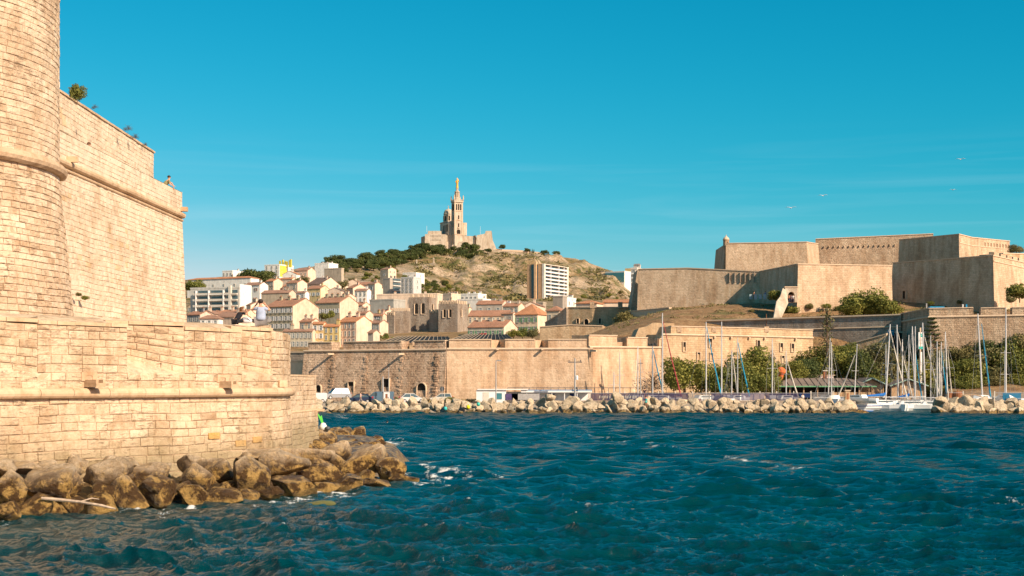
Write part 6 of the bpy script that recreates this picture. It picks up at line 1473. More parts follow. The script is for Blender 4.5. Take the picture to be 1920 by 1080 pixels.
# brick pillar with wire wreath
bp = empty('brick_pillar', (*G(1588.5, 236), 1.2), 'pale square brick pillar with capstone and wire coil at the end of the breakwater', 'pillar')
mb = MB(); mb.box((0, 0, 1.0), (.72, .72, 2.4), 'farD'); mb.build('shaft', bp); mb = MB(); mb.box((0, 0, 2.28), (.92, .92, .16), 'coping'); mb.build('capstone', bp)
mb = MB(); mb.box((0, -.38, .9), (.3, .03, 1.9), 'rust'); mb.build('brick_panel', bp)
mb = MB(); [mb.tube([(.75*math.cos(a/16*2*PI), .1*k, 2.55+.42*math.sin(a/16*2*PI)) for a in range(17)], .03, 'darkmetal', 5) for k in (-1, 0, 1)]; mb.build('wire_coil', bp)
mb = MB(); mb.lathe([(1.9, -.8), (1.5, .2), (.9, .8), (.5, 1.15)], 'frock', (*G(1588.5, 236), .9), 12); tag(mb.build('mortared_rubble_mound', smooth=True), 'rough mound of mortared rubble under the brick pillar', 'mound')
tk = empty('rusty_tank', (*G(1791, 245), QZ), 'tall rusty brown cylindrical tank beside the moored boats', 'tank')
mb = MB(); mb.lathe([(.75, 0), (.75, 1.7), (.6, 1.85)], 'rust', (.4, 0, 0), 14); mb.build('tank_shell', tk); mb = MB(); mb.box((-.75, .2, .85), (.9, .6, 1.6), 'rust'); mb.build('side_box', tk); mb = MB(); mb.tube([(.4, 0, 1.85), (.4, 0, 2.2)], .08, 'rust'); mb.build('vent', tk)
# restaurant pavilions
def pavilion(a, b, Y, yr, ye, yg, dep, label, gable=False, wood=False):
    x0, x1 = G(a, Y)[0], G(b, Y)[0]; w = (x1-x0)/2; rt = empty('pavilion', ((x0+x1)/2, Y, QZ), label, 'building'); ze, zr_ = Z(ye, Y)-QZ, Z(yr, Y+dep/2)-QZ
    mb = MB(); o_ = .5
    if gable:
        mb.prism([(-w-o_, ze-.1), (0, zr_), (w+o_, ze-.1), (w+o_, ze+.1), (0, zr_+.2), (-w-o_, ze+.1)], -.8, dep, 'metalroof'); mb.build('roof', rt, fix=True)
        gt = simple('pale_green_bargeboard', (.33, .45, .36), .6) if 'pale_green_bargeboard' not in bpy.data.materials else bpy.data.materials['pale_green_bargeboard']
        for s in (-1, 1): mb = MB(); mb.tube([(s*(w+o_), -.85, ze), (0, -.85, zr_+.08)], .1, gt, 4); mb.build('bargeboard', rt)
        mb = MB(); mb.prism([(-w, 0), (w, 0), (w, ze-.1), (0, zr_-.15), (-w, ze-.1)], 0, .2, 'wood'); mb.build('gable_wall', rt, fix=True)
    else:
        A = [(-w-o_, -o_, ze), (w+o_, -o_, ze), (w+o_, dep, ze), (-w-o_, dep, ze)]; r2 = min(w*.4, 4)
        v = A+[(-w+r2, dep/2, zr_), (w-r2, dep/2, zr_)]; mb.raw(v, [(0, 1, 5, 4), (1, 2, 5), (2, 3, 4, 5), (3, 0, 4), (0, 3, 2, 1)], 'metalroof')
        n = int(w*2/1.0)
        for i in range(n):
            xx = -w-o_+(2*w+2*o_)*(i+.5)/n; xt = max(-w+r2, min(w-r2, xx*.92)); t_ = 1.0
            if -w+r2 > xx: t_ = (xx+w+o_)/(r2+o_)
            if w-r2 < xx: t_ = (w+o_-xx)/(r2+o_)
            mb.tube([(xx, -o_, ze+.05), (xx, -o_+(dep/2+o_)*t_*.98, ze+(zr_-ze)*t_+.05)], .05, 'metalroof', 4)
        mb.build('roof', rt); mb = MB(); mb.box((0, -o_-.05, ze-.05), (2*w+2*o_, .12, .2), 'green'); mb.build('gutter', rt)
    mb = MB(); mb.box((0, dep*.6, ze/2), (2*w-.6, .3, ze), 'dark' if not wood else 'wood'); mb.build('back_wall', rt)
    n = max(2, int(w*2/2.2))
    for i in range(n+1): mb = MB(); mb.box((-w+2*w*i/n, 0, ze/2), (.18, .18, ze), 'wood'); mb.build('post', rt)
    mb = MB(); mb.box((0, -.05, .9), (2*w, .06, .08), 'frame'); [mb.box((-w+2*w*i/(n*4), -.05, .45), (.05, .05, .9), 'frame') for i in range(n*4)]; mb.build('railing', rt)
    return rt, w, ze
p1, w1_, z1_ = pavilion(1455, 1637, 250, 709, 724, 748, 9, 'long hip roofed waterside pavilion with a brown ribbed metal roof')
for i in range(7): mb = MB(); mb.box((w1_-.8-i*.95, -.2, .85), (.85, .1, 1.7), 'wood'); mb.build('shutter_panel', p1)
mb = MB(); mb.box((1.0, 4.5, 4.2), (.55, .55, 2.2), 'rust'); mb.box((1.0, 4.5, 5.35), (.8, .8, .14), 'frame'); mb.build('chimney', p1)
pavilion(1612, 1656, 253, 710, 722, 748, 8, 'small gabled wooden pavilion with green bargeboards right of the long hip roof', True, True)
pavilion(1672, 1733, 256, 712, 724, 748, 9, 'gabled wooden pavilion hidden behind the sailboat masts', True, True)
mb = MB(); mb.box((0, 0, 2.0), ((1562-1472)/F*263, .5, 4.0), simple('pale_pink_render', (.62, .47, .43), .9)); mb.box((0, 0, 4.05), ((1566-1470)/F*263, .8, .14), 'coping'); o = mb.build('pink_wall'); o.location = (*G(1517, 263), 2.0); tag(o, 'pale pink garden wall above the long pavilion roof', 'wall')
mb = MB(); mb.lathe([(.1, -2.4), (.5, -.6), (.85, -.1), (.85, .35), (.4, .75), (.1, .8)], simple('orange_canvas', (.62, .16, .05), .8), n=12); o = mb.build('orange_parasol'); o.location = (*G(1464, 256), Z(697, 256)); tag(o, 'rounded orange parasol above the left end of the pavilion roof', 'parasol')
sn = empty('totem_sign', (*G(1727, 262), 2), 'tall white totem sign with teal emblem among the masts', 'sign'); h0 = Z(660, 262)-2; h1 = Z(624, 262)-2
mb = MB(); mb.box((0, 0, (h0+h1)/2+.3), (.95, .25, h1-h0-.4), 'white'); mb.build('sign_board', sn)
tm = simple('teal_print', (.02, .42, .36), .6); mb = MB(); mb.box((.05, -.14, h1-.45), (.5, .02, .6), tm); mb.box((0, -.14, h0+.75), (.8, .02, .45), tm); mb.tube([(-.2, -.15, h1-.6), (.2, -.15, h1-.25)], .03, 'white', 4); mb.build('emblem', sn)
mb = MB(); [mb.box((-.05, -.14, h1-1.1-.25*i), (.6, .02, .06), 'steel') for i in range(4)]; mb.build('text_lines', sn)
mb = MB(); mb.tube([(-.15, 0, 0), (-.15, 0, h1+.9)], .16, 'coping', 8); mb.box((0, 0, h0*.5), (.3, .3, h0), 'white'); mb.build('post', sn)
# dark recess with blue sign on the shadowed wall
wx = 1670; mb = MB(); mb.box((0, 0, 0), (1.35, .15, 1.1), simple('blue_sign_paint', (.02, .22, .33), .6)); mb.box((0, -.08, .2), (.9, .02, .12), 'white'); o = mb.build('blue_wall_sign'); o.location = (*G(wx, 287), Z(624, 287)); tag(o, 'small blue sign above the dark passage beside the shaded bastion flank', 'sign')
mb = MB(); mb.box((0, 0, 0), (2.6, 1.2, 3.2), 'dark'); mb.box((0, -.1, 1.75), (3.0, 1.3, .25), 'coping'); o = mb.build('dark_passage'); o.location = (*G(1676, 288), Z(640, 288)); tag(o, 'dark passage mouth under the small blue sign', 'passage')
mb = MB(); mb.tube([(0, 0, -1), (0, 0, 2.6)], .07, 'rust', 6); o = mb.build('rusty_downpipe'); o.location = (*G(1437, 309.5), Z(612, 309)); tag(o, 'rusty downpipe on the long shadowed wall', 'pipe')
# the blue container on the terrace
bpy.data.objects.remove(bpy.data.objects['fabric'], do_unlink=True)
for o in [o for o in bpy.data.objects if o.parent and o.parent.name == 'banner']: bpy.data.objects.remove(o, do_unlink=True)
bb = bpy.data.objects['banner']; bb.name = 'blue_skip'; bb['label'] = 'bright blue open skip standing on the wall top at the corner of the right bastion'; bb['category'] = 'skip'
mb = MB(); mb.prism([(-1.15, -.55), (1.15, -.55), (1.35, .5), (-1.35, .5)], -.7, .7, bm_); mb.build('container', bb, fix=True); mb = MB()
for xx in (-.8, 0, .8): mb.box((xx, -.75, 0), (.12, .1, .95), bm_); mb.box((xx, 0, -1.0), (.15, 1.0, .9), bm_)
mb.box((0, -.76, .45), (2.7, .12, .14), bm_); mb.build('ribs', bb)
# ------------------------------------------------------------------ sailboats
blue = simple('blue_sail_cover', (.01, .13, .42), .7); jb = {'w': simple('cream_sailcloth', (.66, .60, .50), .8), 'b': simple('sea_blue_sailcloth', (.02, .30, .48), .8), 'r': simple('red_sailcloth', (.36, .06, .06), .8)}
hullw = simple('white_gelcoat', (.80, .79, .76), .25, .5, 0, .06, .5)
BL = 'sailboats laid up ashore behind the fence'; BM = 'sailboats moored in the basin'
def sailboat(px, ytop, Y, label, L=9, off=None, jib=None, jt=.85, flip=1, cover=None, z=0, group=None, land=True, lean=0, mr=.085, stripe=None, head=None):
    x, y = G(px, Y); om = (off/F*Y) if off else 0; bow = L*.42
    if head is not None: ang = head
    elif off: ang = math.acos(max(-1, min(1, om/bow)))
    else: ang = R.uniform(1.1, 1.9)*1
    rt = empty('sailboat', (x, y, z), label, 'sailboat', ang, group)
    st = [(-.58, .30, .75), (-.45, .72, .78), (-.15, 1.0, .82), (.1, .95, .88), (.28, .62, .96), (.42, .04, 1.08)]; vs = []; fs = []; B = L*.155
    for (t, b, hgt) in st:
        xx = t*L; bb_ = B*b; zb = (1.0 if land else 1.4)*hgt*L/9
        for s, k, q in ((-1, 1, 1), (-1, .93, .45), (-1, .6, 0), (-1, .1, -.28), (1, .1, -.28), (1, .6, 0), (1, .93, .45), (1, 1, 1)): vs.append((xx+(.0 if q < .9 else (.12 if t > 0 else 0)), s*bb_*k, zb*q))
    n = 8
    for i in range(len(st)-1):
        for k in range(n-1): fs.append((i*n+k, i*n+k+1, (i+1)*n+k+1, (i+1)*n+k))
        fs.append((i*n+n-1, i*n, (i+1)*n, (i+1)*n+n-1))
    fs.append(tuple(range(n))); fs.append(tuple((len(st)-1)*n+k for k in range(n-1, -1, -1)))
    mb = MB(); mb.raw(vs, fs, hullw); mb.build('hull', rt, fix=True); h0 = L/9*(.85 if land else 1.2)
    if stripe:
        mb = MB()
        for s in (-1, 1): mb.tube([(t*L, s*(B*b*.97+.02), hgt*L/9*1.0) for t, b, hgt in st[:-1]], .06, stripe, 4); mb.tube([(t*L, s*(B*b*.72+.02), .06) for t, b, hgt in st[:-1]], .10, stripe, 4)
        mb.build('hull_stripe', rt)
    mb = MB(); mb.prism([(-L*.28, h0-.1), (L*.2, h0), (L*.14, h0+.42), (-L*.24, h0+.5)], -B*.55, B*.55, hullw); mb.build('deck_cabin', rt, fix=True)
    mb = MB(); mb.prism([(-L*.2, h0+.12), (L*.1, h0+.15), (L*.07, h0+.32), (-L*.18, h0+.36)], -B*.55-.02, B*.55+.02, 'glass'); mb.build('cabin_window', rt, fix=True)
    hm = Z(ytop, Y)-z; ca, sa = math.cos(-ang), math.sin(-ang); lx, ly = lean*ca, lean*sa
    mb = MB(); mb.tube([(0, 0, h0), (lx*.5, ly*.5, h0+(hm-h0)*.5), (lx, ly, hm)], [mr*1.15, mr*1.05, mr*.7], 'alu', 7); m = mb.build('mast', rt)
    mb = MB(); hs = h0+(hm-h0)*.5; mb.tube([(lx*.5, -B*.75, hs), (lx*.5, B*.75, hs)], .03, 'alu', 4); mb.build('spreader', m)
    if land is False or cover is not None:
        mb = MB(); mb.tube([(0, 0, h0+1.1), (-L*.42, 0, h0+1.0)], .07, 'alu', 6); mb.build('boom', rt)
        if cover is not None: mb = MB(); mb.tube([(0, 0, h0+1.6), (-.3, 0, h0+1.35), (-L*.2, 0, h0+1.22), (-L*.42, 0, h0+1.1)], [.16, .26, .2, .1], cover, 8); mb.build('sail_cover', rt)
    mb = MB(); mb.tube([(lx, ly, hm*.97), (-L*.55, 0, h0)], .014, 'steel', 3)
    for s in (-1, 1): mb.tube([(lx*.95, ly*.95, hm*.93), (lx*.5, s*B*.75, hs), (-.1, s*B*.95, h0)], .014, 'steel', 3)
    mb.build('rigging', rt)
    if jib: mb = MB(); mb.tube([(lx*jt+.12, 0, h0+(hm-h0)*jt), (bow*.5+lx*.4, 0, h0+(hm-h0)*jt*.5), (bow, 0, h0+.25)], [.05, .10, .13], jb[jib], 7); mb.build('furled_jib', rt)
    elif off: mb = MB(); mb.tube([(lx*jt, 0, h0+(hm-h0)*jt), (bow, 0, h0)], .03, 'alu', 4); mb.build('forestay', rt)
    if not land:
        mb = MB()
        for s in (-1, 1):
            for t in (-.5, -.35, -.2, -.05, .1, .25): mb.tube([(t*L, s*B*(.9 if t < .1 else .65), h0), (t*L, s*B*(.9 if t < .1 else .65), h0+.62)], .02, 'steel', 4)
            mb.tube([(-.5*L, s*B*.85, h0+.6), (-.1*L, s*B*.95, h0+.6), (.25*L, s*B*.65, h0+.64), (.42*L, 0, h0+.75)], .015, 'steel', 4)
        mb.build('guard_rail', rt)
    return rt
LB_ = [(1151, 697, 'shortest bare mast boat at the left start of the purple screen', {}), (1162, 660, 'bare masted boat just right of the shortest mast', {}), (1196, 649, 'bare masted boat left of the floodlight pole', {}),
       (1224, 650, 'boat with a narrow blue and white furled jib left of the tallest mast', dict(off=24, jib='b', jt=.93)), (1242, 587, 'tall masted boat with a long dark red furled jib', dict(off=36, jib='r', jt=.9, mr=.12)),
       (1324, 604, 'tall boat with a blue furled jib crossing in front of the cream barrack wall', dict(off=31, jib='b', jt=.93, mr=.11)), (1353, 603, 'tall bare grey mast between the two blue jibs', dict(mr=.11)),
       (1372, 656, 'boat whose thin white forestay leans right between the bushy trees', dict(off=16, jib='w', jt=1)), (1383, 633, 'dark masted boat with the right hand bright blue jib', dict(off=26, jib='b', jt=.92)),
       (1448, 635, 'bare mast at the left end of the pavilion roof', dict(mr=.1)), (1474, 657, 'boat with a cream furled jib over the pavilion roof', dict(off=27, jib='w', jt=.82)),
       (1553, 634, 'boat with mast leaning slightly and forestay to the left before the grey cypress', dict(off=-22, jt=.82, lean=.3)), (1559, 642, 'bare mast just right of the grey cypress trunk', {}), (1602, 645, 'boat with a slanting forestay left of the moored boats', dict(off=-24, jib='w', jt=.8, lean=.45)),
       (1201, 672, 'bare pole mast with a small crossbar left of the dark leafless shrub', {})]
for i, (px, yt, lab, k) in enumerate(LB_): sailboat(px, yt, 241.5+(i*5 % 6)*.6, lab, L=R.uniform(6.5, 8), z=QZ+.1, group=BL, **k)
sailboat(1660, 608, 246, 'front white sailboat with blue stripes and a bright blue sail cover', 10.5, 31, 'w', .95, cover=blue, z=0, group=BM, land=False, lean=.8, mr=.13, stripe=blue, head=.35)
MB_ = [(1661, 646, 'moored boat with the short mast just left of the front blue covered boat', dict(), 251, 8), (1684, 609, 'white moored boat with cream jib, second tall mast from the left of the basin', dict(off=36, jib='w', jt=.9, lean=-.2, mr=.12), 248, 9.5), (1692, 636, 'moored boat with a medium bare mast behind the front boats', dict(), 254, 8),
       (1704, 628, 'moored boat with a dark blue cover on its boom', dict(cover=blue, off=28, jt=.9), 250, 9), (1716, 612, 'moored boat with a blue jib and mast leaning left before the totem sign', dict(off=24, jib='b', jt=.7, lean=-.5, mr=.12), 247, 9.5),
       (1735, 605, 'tallest white mast boat right of the totem sign', dict(off=38, jib='w', jt=.82, lean=-.45, mr=.13), 246, 10), (1745, 629, 'moored boat with a bare mast behind the tallest one', dict(), 254, 8.5), (1761, 657, 'moored boat with a short slim mast at the right of the basin', dict(off=14, jib='w', jt=.9), 251, 8),
       (1765, 641, 'moored boat with a blue furled jib near the rusty tank', dict(off=22, jib='b', jt=.85), 248, 8.5), (1777, 622, 'rightmost moored boat in the basin with cream jib before the tank', dict(off=20, jib='w', jt=.75, lean=-.4, mr=.11), 246, 9)]
for px, yt, lab, k, Y, L in MB_: sailboat(px, yt, Y, lab, L, z=.05, group=BM, land=False, **k)
# two broadside hulls tied outside the front boat
for px, Y, L, lab in ((1716, 243.8, 9.5, 'white sailboat hull lying broadside in the middle of the basin front'), (1757, 243, 9, 'white sailboat hull lying broadside beside the right breakwater')):
    sailboat(px, 612 if px < 1730 else 640, Y, lab, L, z=0, group=BM, land=False, head=-.12, mr=.1)
sailboat(1842, 588, 241, 'boat with tall leaning mast and pale blue jib above the right breakwater', 7.5, 24, 'b', .88, z=QZ+.1, group=BL, lean=-.75, mr=.13)
sailboat(1886, 577, 241, 'boat with the tallest mast near the blue mesh banner', 8, z=QZ+.1, group=BL, mr=.12)
sailboat(1884, 657, 243, 'boat with a shorter mast beside the tallest one at right', 7, z=QZ+.1, group=BL)
# floodlight poles
for px, yt in ((1224, 646), (1201, 673)):
    if px == 1201: continue
    rt, h = lamp(px-1, 244, yt, 'floodlight pole with a cluster of lamps left of the tallest near mast', 0, r=.09, name='pole'); rt.name = 'floodlight_pole'
    mb = MB(); mb.box((0, 0, h), (1.3, .1, .1), 'darkmetal'); [mb.lathe([(.1, 0), (.26, .3), (.26, .36)], 'darkmetal', (s*.5, 0, h-.2), 8) for s in (-1, 0, 1)]; mb.build('lamp_head', rt)
rt, h = lamp(1201, 243, 680, 'wooden pole with a short crossbar between the floodlight and the bare masts', 0, r=.08, name='pole'); mb = MB(); mb.box((0, 0, h-.1), (.8, .1, .1), 'darkmetal'); mb.build('crossarm', rt)
dg = empty('overturned_dinghy', (*G(1835, 239), QZ+.3), 'pale dinghy boom resting on a curved rusty cradle left of the blue banner', 'dinghy')
mb = MB(); mb.tube([(-2.9, 0, 1.0), (-.6, 0, 1.05), (.6, 0, .75), (.75, 0, .55)], .09, 'wood', 6); mb.build('cradle', dg); mb = MB(); mb.tube([(-1.6, -.2, 0), (.75, -.2, .75)], [.16, .1], 'white', 6); mb.build('boom', dg)
# ------------------------------------------------------------------ people
def skin_mesh(name, J, E, parent, mat, color, sub=1, root=None, grow=1.0, levels=2):
    """J: {joint: (x, y, z, radius)}; E: edges. One continuous skinned surface"""
    keys = [k for k in J if any(k in e for e in E)]; idx = {k: i for i, k in enumerate(keys)}
    me = bpy.data.meshes.new(name); me.from_pydata([J[k][:3] for k in keys], [(idx[a], idx[b]) for a, b in E], []); me.materials.append(M[mat])
    o = bpy.data.objects.new(name, me); C.objects.link(o); o.parent = parent; o.color = (*color, 1)
    sk = o.modifiers.new('Skin', 'SKIN'); sk.use_smooth_shade = True
    for i, k in enumerate(keys):
        r = J[k][3]*grow; rr = r if isinstance(r, tuple) else (r, r); me.skin_vertices[0].data[i].radius = rr; me.skin_vertices[0].data[i].use_root = (k == (root or 'pelvis'))
    o.modifiers.new('Subdivision', 'SUBSURF').levels = levels; o.modifiers['Subdivision'].render_levels = levels
    return o
def joints(pose='stand', lean=0, armL='down', armR='down', head=(0, 0)):
    J = {}; zp = .93 if pose in ('stand', 'walk') else .12
    sp = lambda t: (0, -lean*t, zp+.56*t*math.cos(lean*.8))
    J['pelvis'] = (0, 0, zp, .135); a = sp(.35); J['waist'] = (*a, .125); a = sp(.75); J['chest'] = (*a, .15); a = sp(1); J['neckbase'] = (*a, .085)
    nb_ = V(*a); J['neck'] = (nb_.x+head[0]*.3, nb_.y-.02+head[1]*.3, nb_.z+.08, .052); J['head'] = (nb_.x+head[0]*.6, nb_.y-.03+head[1]*.6, nb_.z+.19, .088); J['crown'] = (nb_.x+head[0], nb_.y-.02+head[1], nb_.z+.275, .07)
    E = [('pelvis', 'waist'), ('waist', 'chest'), ('chest', 'neckbase'), ('neckbase', 'neck'), ('neck', 'head'), ('head', 'crown')]
    ch = V(*J['neckbase'][:3])
    for s, n, arm in ((-1, 'L', armL), (1, 'R', armR)):
        sh = ch+V(s*.185, 0, -.05)
        if arm == 'down': el = sh+V(s*.06, .03, -.29); wr = el+V(s*.02, -.07, -.25); hd = wr+V(0, -.02, -.08)
        elif arm == 'face': el = sh+V(s*.20, -.14, -.05); wr = el+V(-s*.17, -.08, .20); hd = wr+V(-s*.05, 0, .07)
        elif arm == 'up': el = sh+V(s*.16, -.04, .18); wr = el+V(-s*.05, -.05, .24); hd = wr+V(-s*.02, 0, .08)
        elif arm == 'fwd': el = sh+V(s*.03, -.2, -.18); wr = el+V(-s*.03, -.24, -.02); hd = wr+V(0, -.08, 0)
        elif arm == 'rest': el = sh+V(s*.10, -.08, -.26); wr = el+V(-s*.10, -.22, -.06); hd = wr+V(-s*.03, -.07, -.02)
        elif arm == 'hang': el = sh+V(s*.03, -.26, -.12); wr = el+V(0, -.08, -.26); hd = wr+V(0, -.02, -.09)
        J['sh'+n] = (*sh, .068); J['el'+n] = (*el, .043); J['wr'+n] = (*wr, .029); J['pm'+n] = (*hd, .036)
        E += [('neckbase', 'sh'+n), ('sh'+n, 'el'+n), ('el'+n, 'wr'+n), ('wr'+n, 'pm'+n)]
        d = (hd-wr).normalized(); sd_ = V(1, 0, 0)-d*d.x; sd_ = sd_.normalized(); cu = d.cross(sd_)
        for k in range(4):
            b = hd+sd_*(k-1.5)*.018+d*.02; t1 = b+d*(.042+.006*(k in (1, 2))); t2 = t1+(d*.8+cu*.35).normalized()*.035
            J['f%d%s' % (k, n)] = (*b, .0085); J['g%d%s' % (k, n)] = (*t1, .008); J['h%d%s' % (k, n)] = (*t2, .0065); E += [('pm'+n, 'f%d%s' % (k, n)), ('f%d%s' % (k, n), 'g%d%s' % (k, n)), ('g%d%s' % (k, n), 'h%d%s' % (k, n))]
        tb = wr+(hd-wr)*.5-sd_*s*.03; J['t0'+n] = (*tb, .011); J['t1'+n] = (*(tb-sd_*s*.025+d*.03), .0085); E += [('wr'+n, 't0'+n), ('t0'+n, 't1'+n)]
        if pose == 'stand': hp = V(s*.09, 0, zp-.06); kn = V(s*.10, -.01, .49); an = V(s*.11, .02, .08); to = V(s*.13, -.15, .035)
        elif pose == 'walk': hp = V(s*.09, 0, zp-.06); kn = V(s*.10, -.16*s-.04, .50); an = V(s*.10, -.28*s+.05, .09); to = V(s*.11, -.28*s-.10, .04)
        elif pose == 'cross': hp = V(s*.11, -.03, .10); kn = V(s*.40, -.26, .15); an = V(-s*.05, -.42, .06); to = V(-s*.17, -.44, .05)
        else: hp = V(s*.10, -.05, .10); kn = V(s*.13, -.46, .12); an = V(s*.13, -.52, -.28); to = V(s*.14, -.66, -.33)
        J['hp'+n] = (*hp, .098); J['kn'+n] = (*kn, .062); J['cf'+n] = (*((kn+an)/2+V(0, .02, 0)), .052); J['an'+n] = (*an, .038); J['to'+n] = (*to, .032)
        E += [('pelvis', 'hp'+n), ('hp'+n, 'kn'+n), ('kn'+n, 'cf'+n), ('cf'+n, 'an'+n), ('an'+n, 'to'+n)]
    return J, E
SK = (.52, .29, .18)
def face_parts(J, rt, hairc, long=False):
    h = V(*J['head'][:3]); c = V(*J['crown'][:3]); mb = MB()
    mb.lathe([(.03, -.02), (.085, .0), (.108, .05), (.104, .10), (.075, .145), (.02, .165)], 'hair', (h.x, h.y+.018, h.z-.0), 12, sy=1.08)
    if long: mb.lathe([(.02, -.30), (.07, -.26), (.095, -.12), (.10, .02), (.06, .1)], 'hair', (h.x, h.y+.07, h.z), 12, sx=1.15, sy=.7)
    mb.build('hair', rt, True, color=hairc)
    for s in (-1, 1):
        mb = MB(); mb.lathe([(.0, -.008), (.011, -.004), (.012, .004), (.0, .008)], 'dark', (h.x+s*.033, h.y-.086, h.z+.035), 6); mb.build('eye', rt)
        mb = MB(); mb.lathe([(.005, -.03), (.02, -.01), (.02, .015), (.005, .03)], 'skin', (h.x+s*.092, h.y+.01, h.z+.02), 6, sx=.5); mb.build('ear', rt, color=SK)
    mb = MB(); mb.prism([(-.012, -.01), (.012, -.01), (0, .04)], h.y-.108, h.y-.07, 'skin'); o = mb.build('nose', rt, color=SK); o.location.z = h.z
    mb = MB(); mb.box((h.x, h.y-.088, h.z-.04), (.042, .012, .01), 'rust'); mb.build('mouth', rt)
def person(label, loc, rz, pose, armL, armR, top, bottom, hairc=(.03, .02, .015), long=False, lean=0, head=(0, 0), sleeves=True, legs='long', sc=1.0, group=None, topless=False, full=True, wide=1.0):
    rt = empty('person', loc, label, 'person', rz, group); rt.scale = (sc, sc, sc); J, E = joints(pose, lean, armL, armR, head)
    if wide != 1:
        for k in ('pelvis', 'waist', 'chest'): J[k] = (*J[k][:3], J[k][3]*wide)
    skin_mesh('body', J, E, rt, 'skin', SK, levels=1 if not full else 2)
    face_parts(J, rt, hairc, long)
    if not topless:
        K = {k: (*v[:3], v[3]*1.14+.008) for k, v in J.items()}
        K['neckbase'] = (*K['neckbase'][:3], .075)
        if wide != 1: K['pelvis'] = (0, .04, K['pelvis'][2]-.04, K['pelvis'][3]*1.42)
        e = [('pelvis', 'waist'), ('waist', 'chest'), ('chest', 'neckbase')]
        if sleeves:
            for n in 'LR':
                a, b = V(*K['sh'+n][:3]), V(*K['el'+n][:3]); K['sl'+n] = (*(a+(b-a)*.6), .068); e += [('neckbase', 'sh'+n), ('sh'+n, 'sl'+n)]
        skin_mesh('shirt', K, e, rt, 'cloth', top, levels=2 if full else 1)
    if bottom:
        K = {k: (*v[:3], v[3]*1.16+.006) for k, v in J.items()}; e = [('pelvis', 'hpL'), ('pelvis', 'hpR'), ('hpL', 'knL'), ('hpR', 'knR')]
        if legs == 'long': e += [('knL', 'cfL'), ('cfL', 'anL'), ('knR', 'cfR'), ('cfR', 'anR')]
        if legs == 'brief':
            for n in 'LR': a, b = V(*K['hp'+n][:3]), V(*K['kn'+n][:3]); K['kn'+n] = (*(a+(b-a)*.25), .1)
        skin_mesh('trousers' if legs == 'long' else 'shorts', K, e, rt, 'cloth', bottom, levels=2 if full else 1)
    return rt
# pair on the terrace edge, backs to the camera
Ym = 68.2
seatz = Z(606, Ym)
person('person in a light blue t-shirt sitting with both arms raised to the face', (*G(489, Ym), seatz-.03), PI+.15, 'cross', 'face', 'face', (.34, .39, .50), (.22, .20, .19), sc=1.1, head=(.02, -.03), wide=1.35)
person('person with long brown hair and a black top hunched down on the terrace edge', (*G(441, 66.9), Z(606, 66.9)), PI-.5, 'cross', 'face', 'rest', (.015, .015, .02), (.02, .02, .025), (.13, .055, .02), True, .55, sc=.78)
bg_ = empty('white_bag', (*G(461, 67.2), Z(606, 67.2)), 'soft white and black bag lying between the two seated people', 'bag')
mb = MB(); mb.lathe([(.15, 0), (.24, .04), (.25, .14), (.16, .24), (.03, .28)], 'cloth', (0, 0, 0), 12, sy=.7, sx=1.15); mb.build('bag_body', bg_, True, color=(.62, .60, .62)); mb = MB(); mb.tube([(-.2, -.1, .14), (-.1, -.19, .24), (.1, -.19, .22), (.2, -.1, .1)], .018, 'darkmetal', 6); mb.build('strap', bg_)
# two people on the high rampart
person('person in an olive shirt leaning over the far end of the high parapet', (-24.0, 102.2, 17.0), PI/2+.3, 'stand', 'rest', 'hang', (.22, .20, .10), (.05, .05, .06), lean=.5, sc=1.0)
person('person in a dark blue top whose head shows above the middle of the high parapet', (-25.0, 88.2, 16.95), PI/2, 'stand', 'down', 'down', (.05, .08, .2), (.05, .05, .06), (.12, .06, .03), sc=1.0)
# swimmer
rt = person('person swimming, only head and shoulders above the water, off the far heap of rocks', (*G(726, 166), -1.42), .6, 'stand', 'fwd', 'fwd', (.1, .1, .1), (.05, .05, .1), legs='brief', topless=True, full=False)
person('person in a turquoise swimsuit standing on the breakwater before the purple screen', (*G(1212, 233), .85), .1, 'stand', 'up', 'up', (.02, .42, .42), (.02, .42, .42), (.1, .05, .02), sleeves=False, legs='brief', full=False)
person('person in pale clothes walking beside the dark blue car', (*G(676, 239), QZ), PI/2, 'walk', 'down', 'fwd', (.55, .40, .36), (.35, .28, .25), full=False)
person('person in dark clothes standing behind the purple screen above the bather', (*G(1208.5, 241), QZ+.6), 0, 'stand', 'down', 'down', (.02, .02, .04), (.02, .02, .03), full=False)
for dx, c1, l in ((-2.2, (.35, .12, .08), 'person in a red-brown top at the left of the gatehouse arch'), (0, (.06, .09, .16), 'person in dark blue in the middle of the gatehouse arch'), (2.6, (.7, .68, .65), 'person in a white top at the right of the gatehouse arch')):
    person(l, (*G(1483+dx*1.5, 325.6), Z(567, 325.6)-.1), R.uniform(-1, 1), 'walk', 'down', 'fwd', c1, (.05, .05, .08), full=False)
person('person sitting on the breakwater right of the mesh banner', (*G(1505, 236.5), 2.0), .4, 'sit', 'rest', 'rest', (.7, .68, .62), (.05, .05, .06), full=False)
person('person in red by the glass railing of the shaded terrace', (*G(1414, 343), Z(561, 343)), 1, 'stand', 'down', 'down', (.4, .14, .08), (.05, .05, .08), full=False)
person('person in blue by the glass railing of the shaded terrace', (*G(1435, 340), Z(561, 340)), 2, 'stand', 'down', 'down', (.03, .15, .32), (.05, .05, .08), full=False)
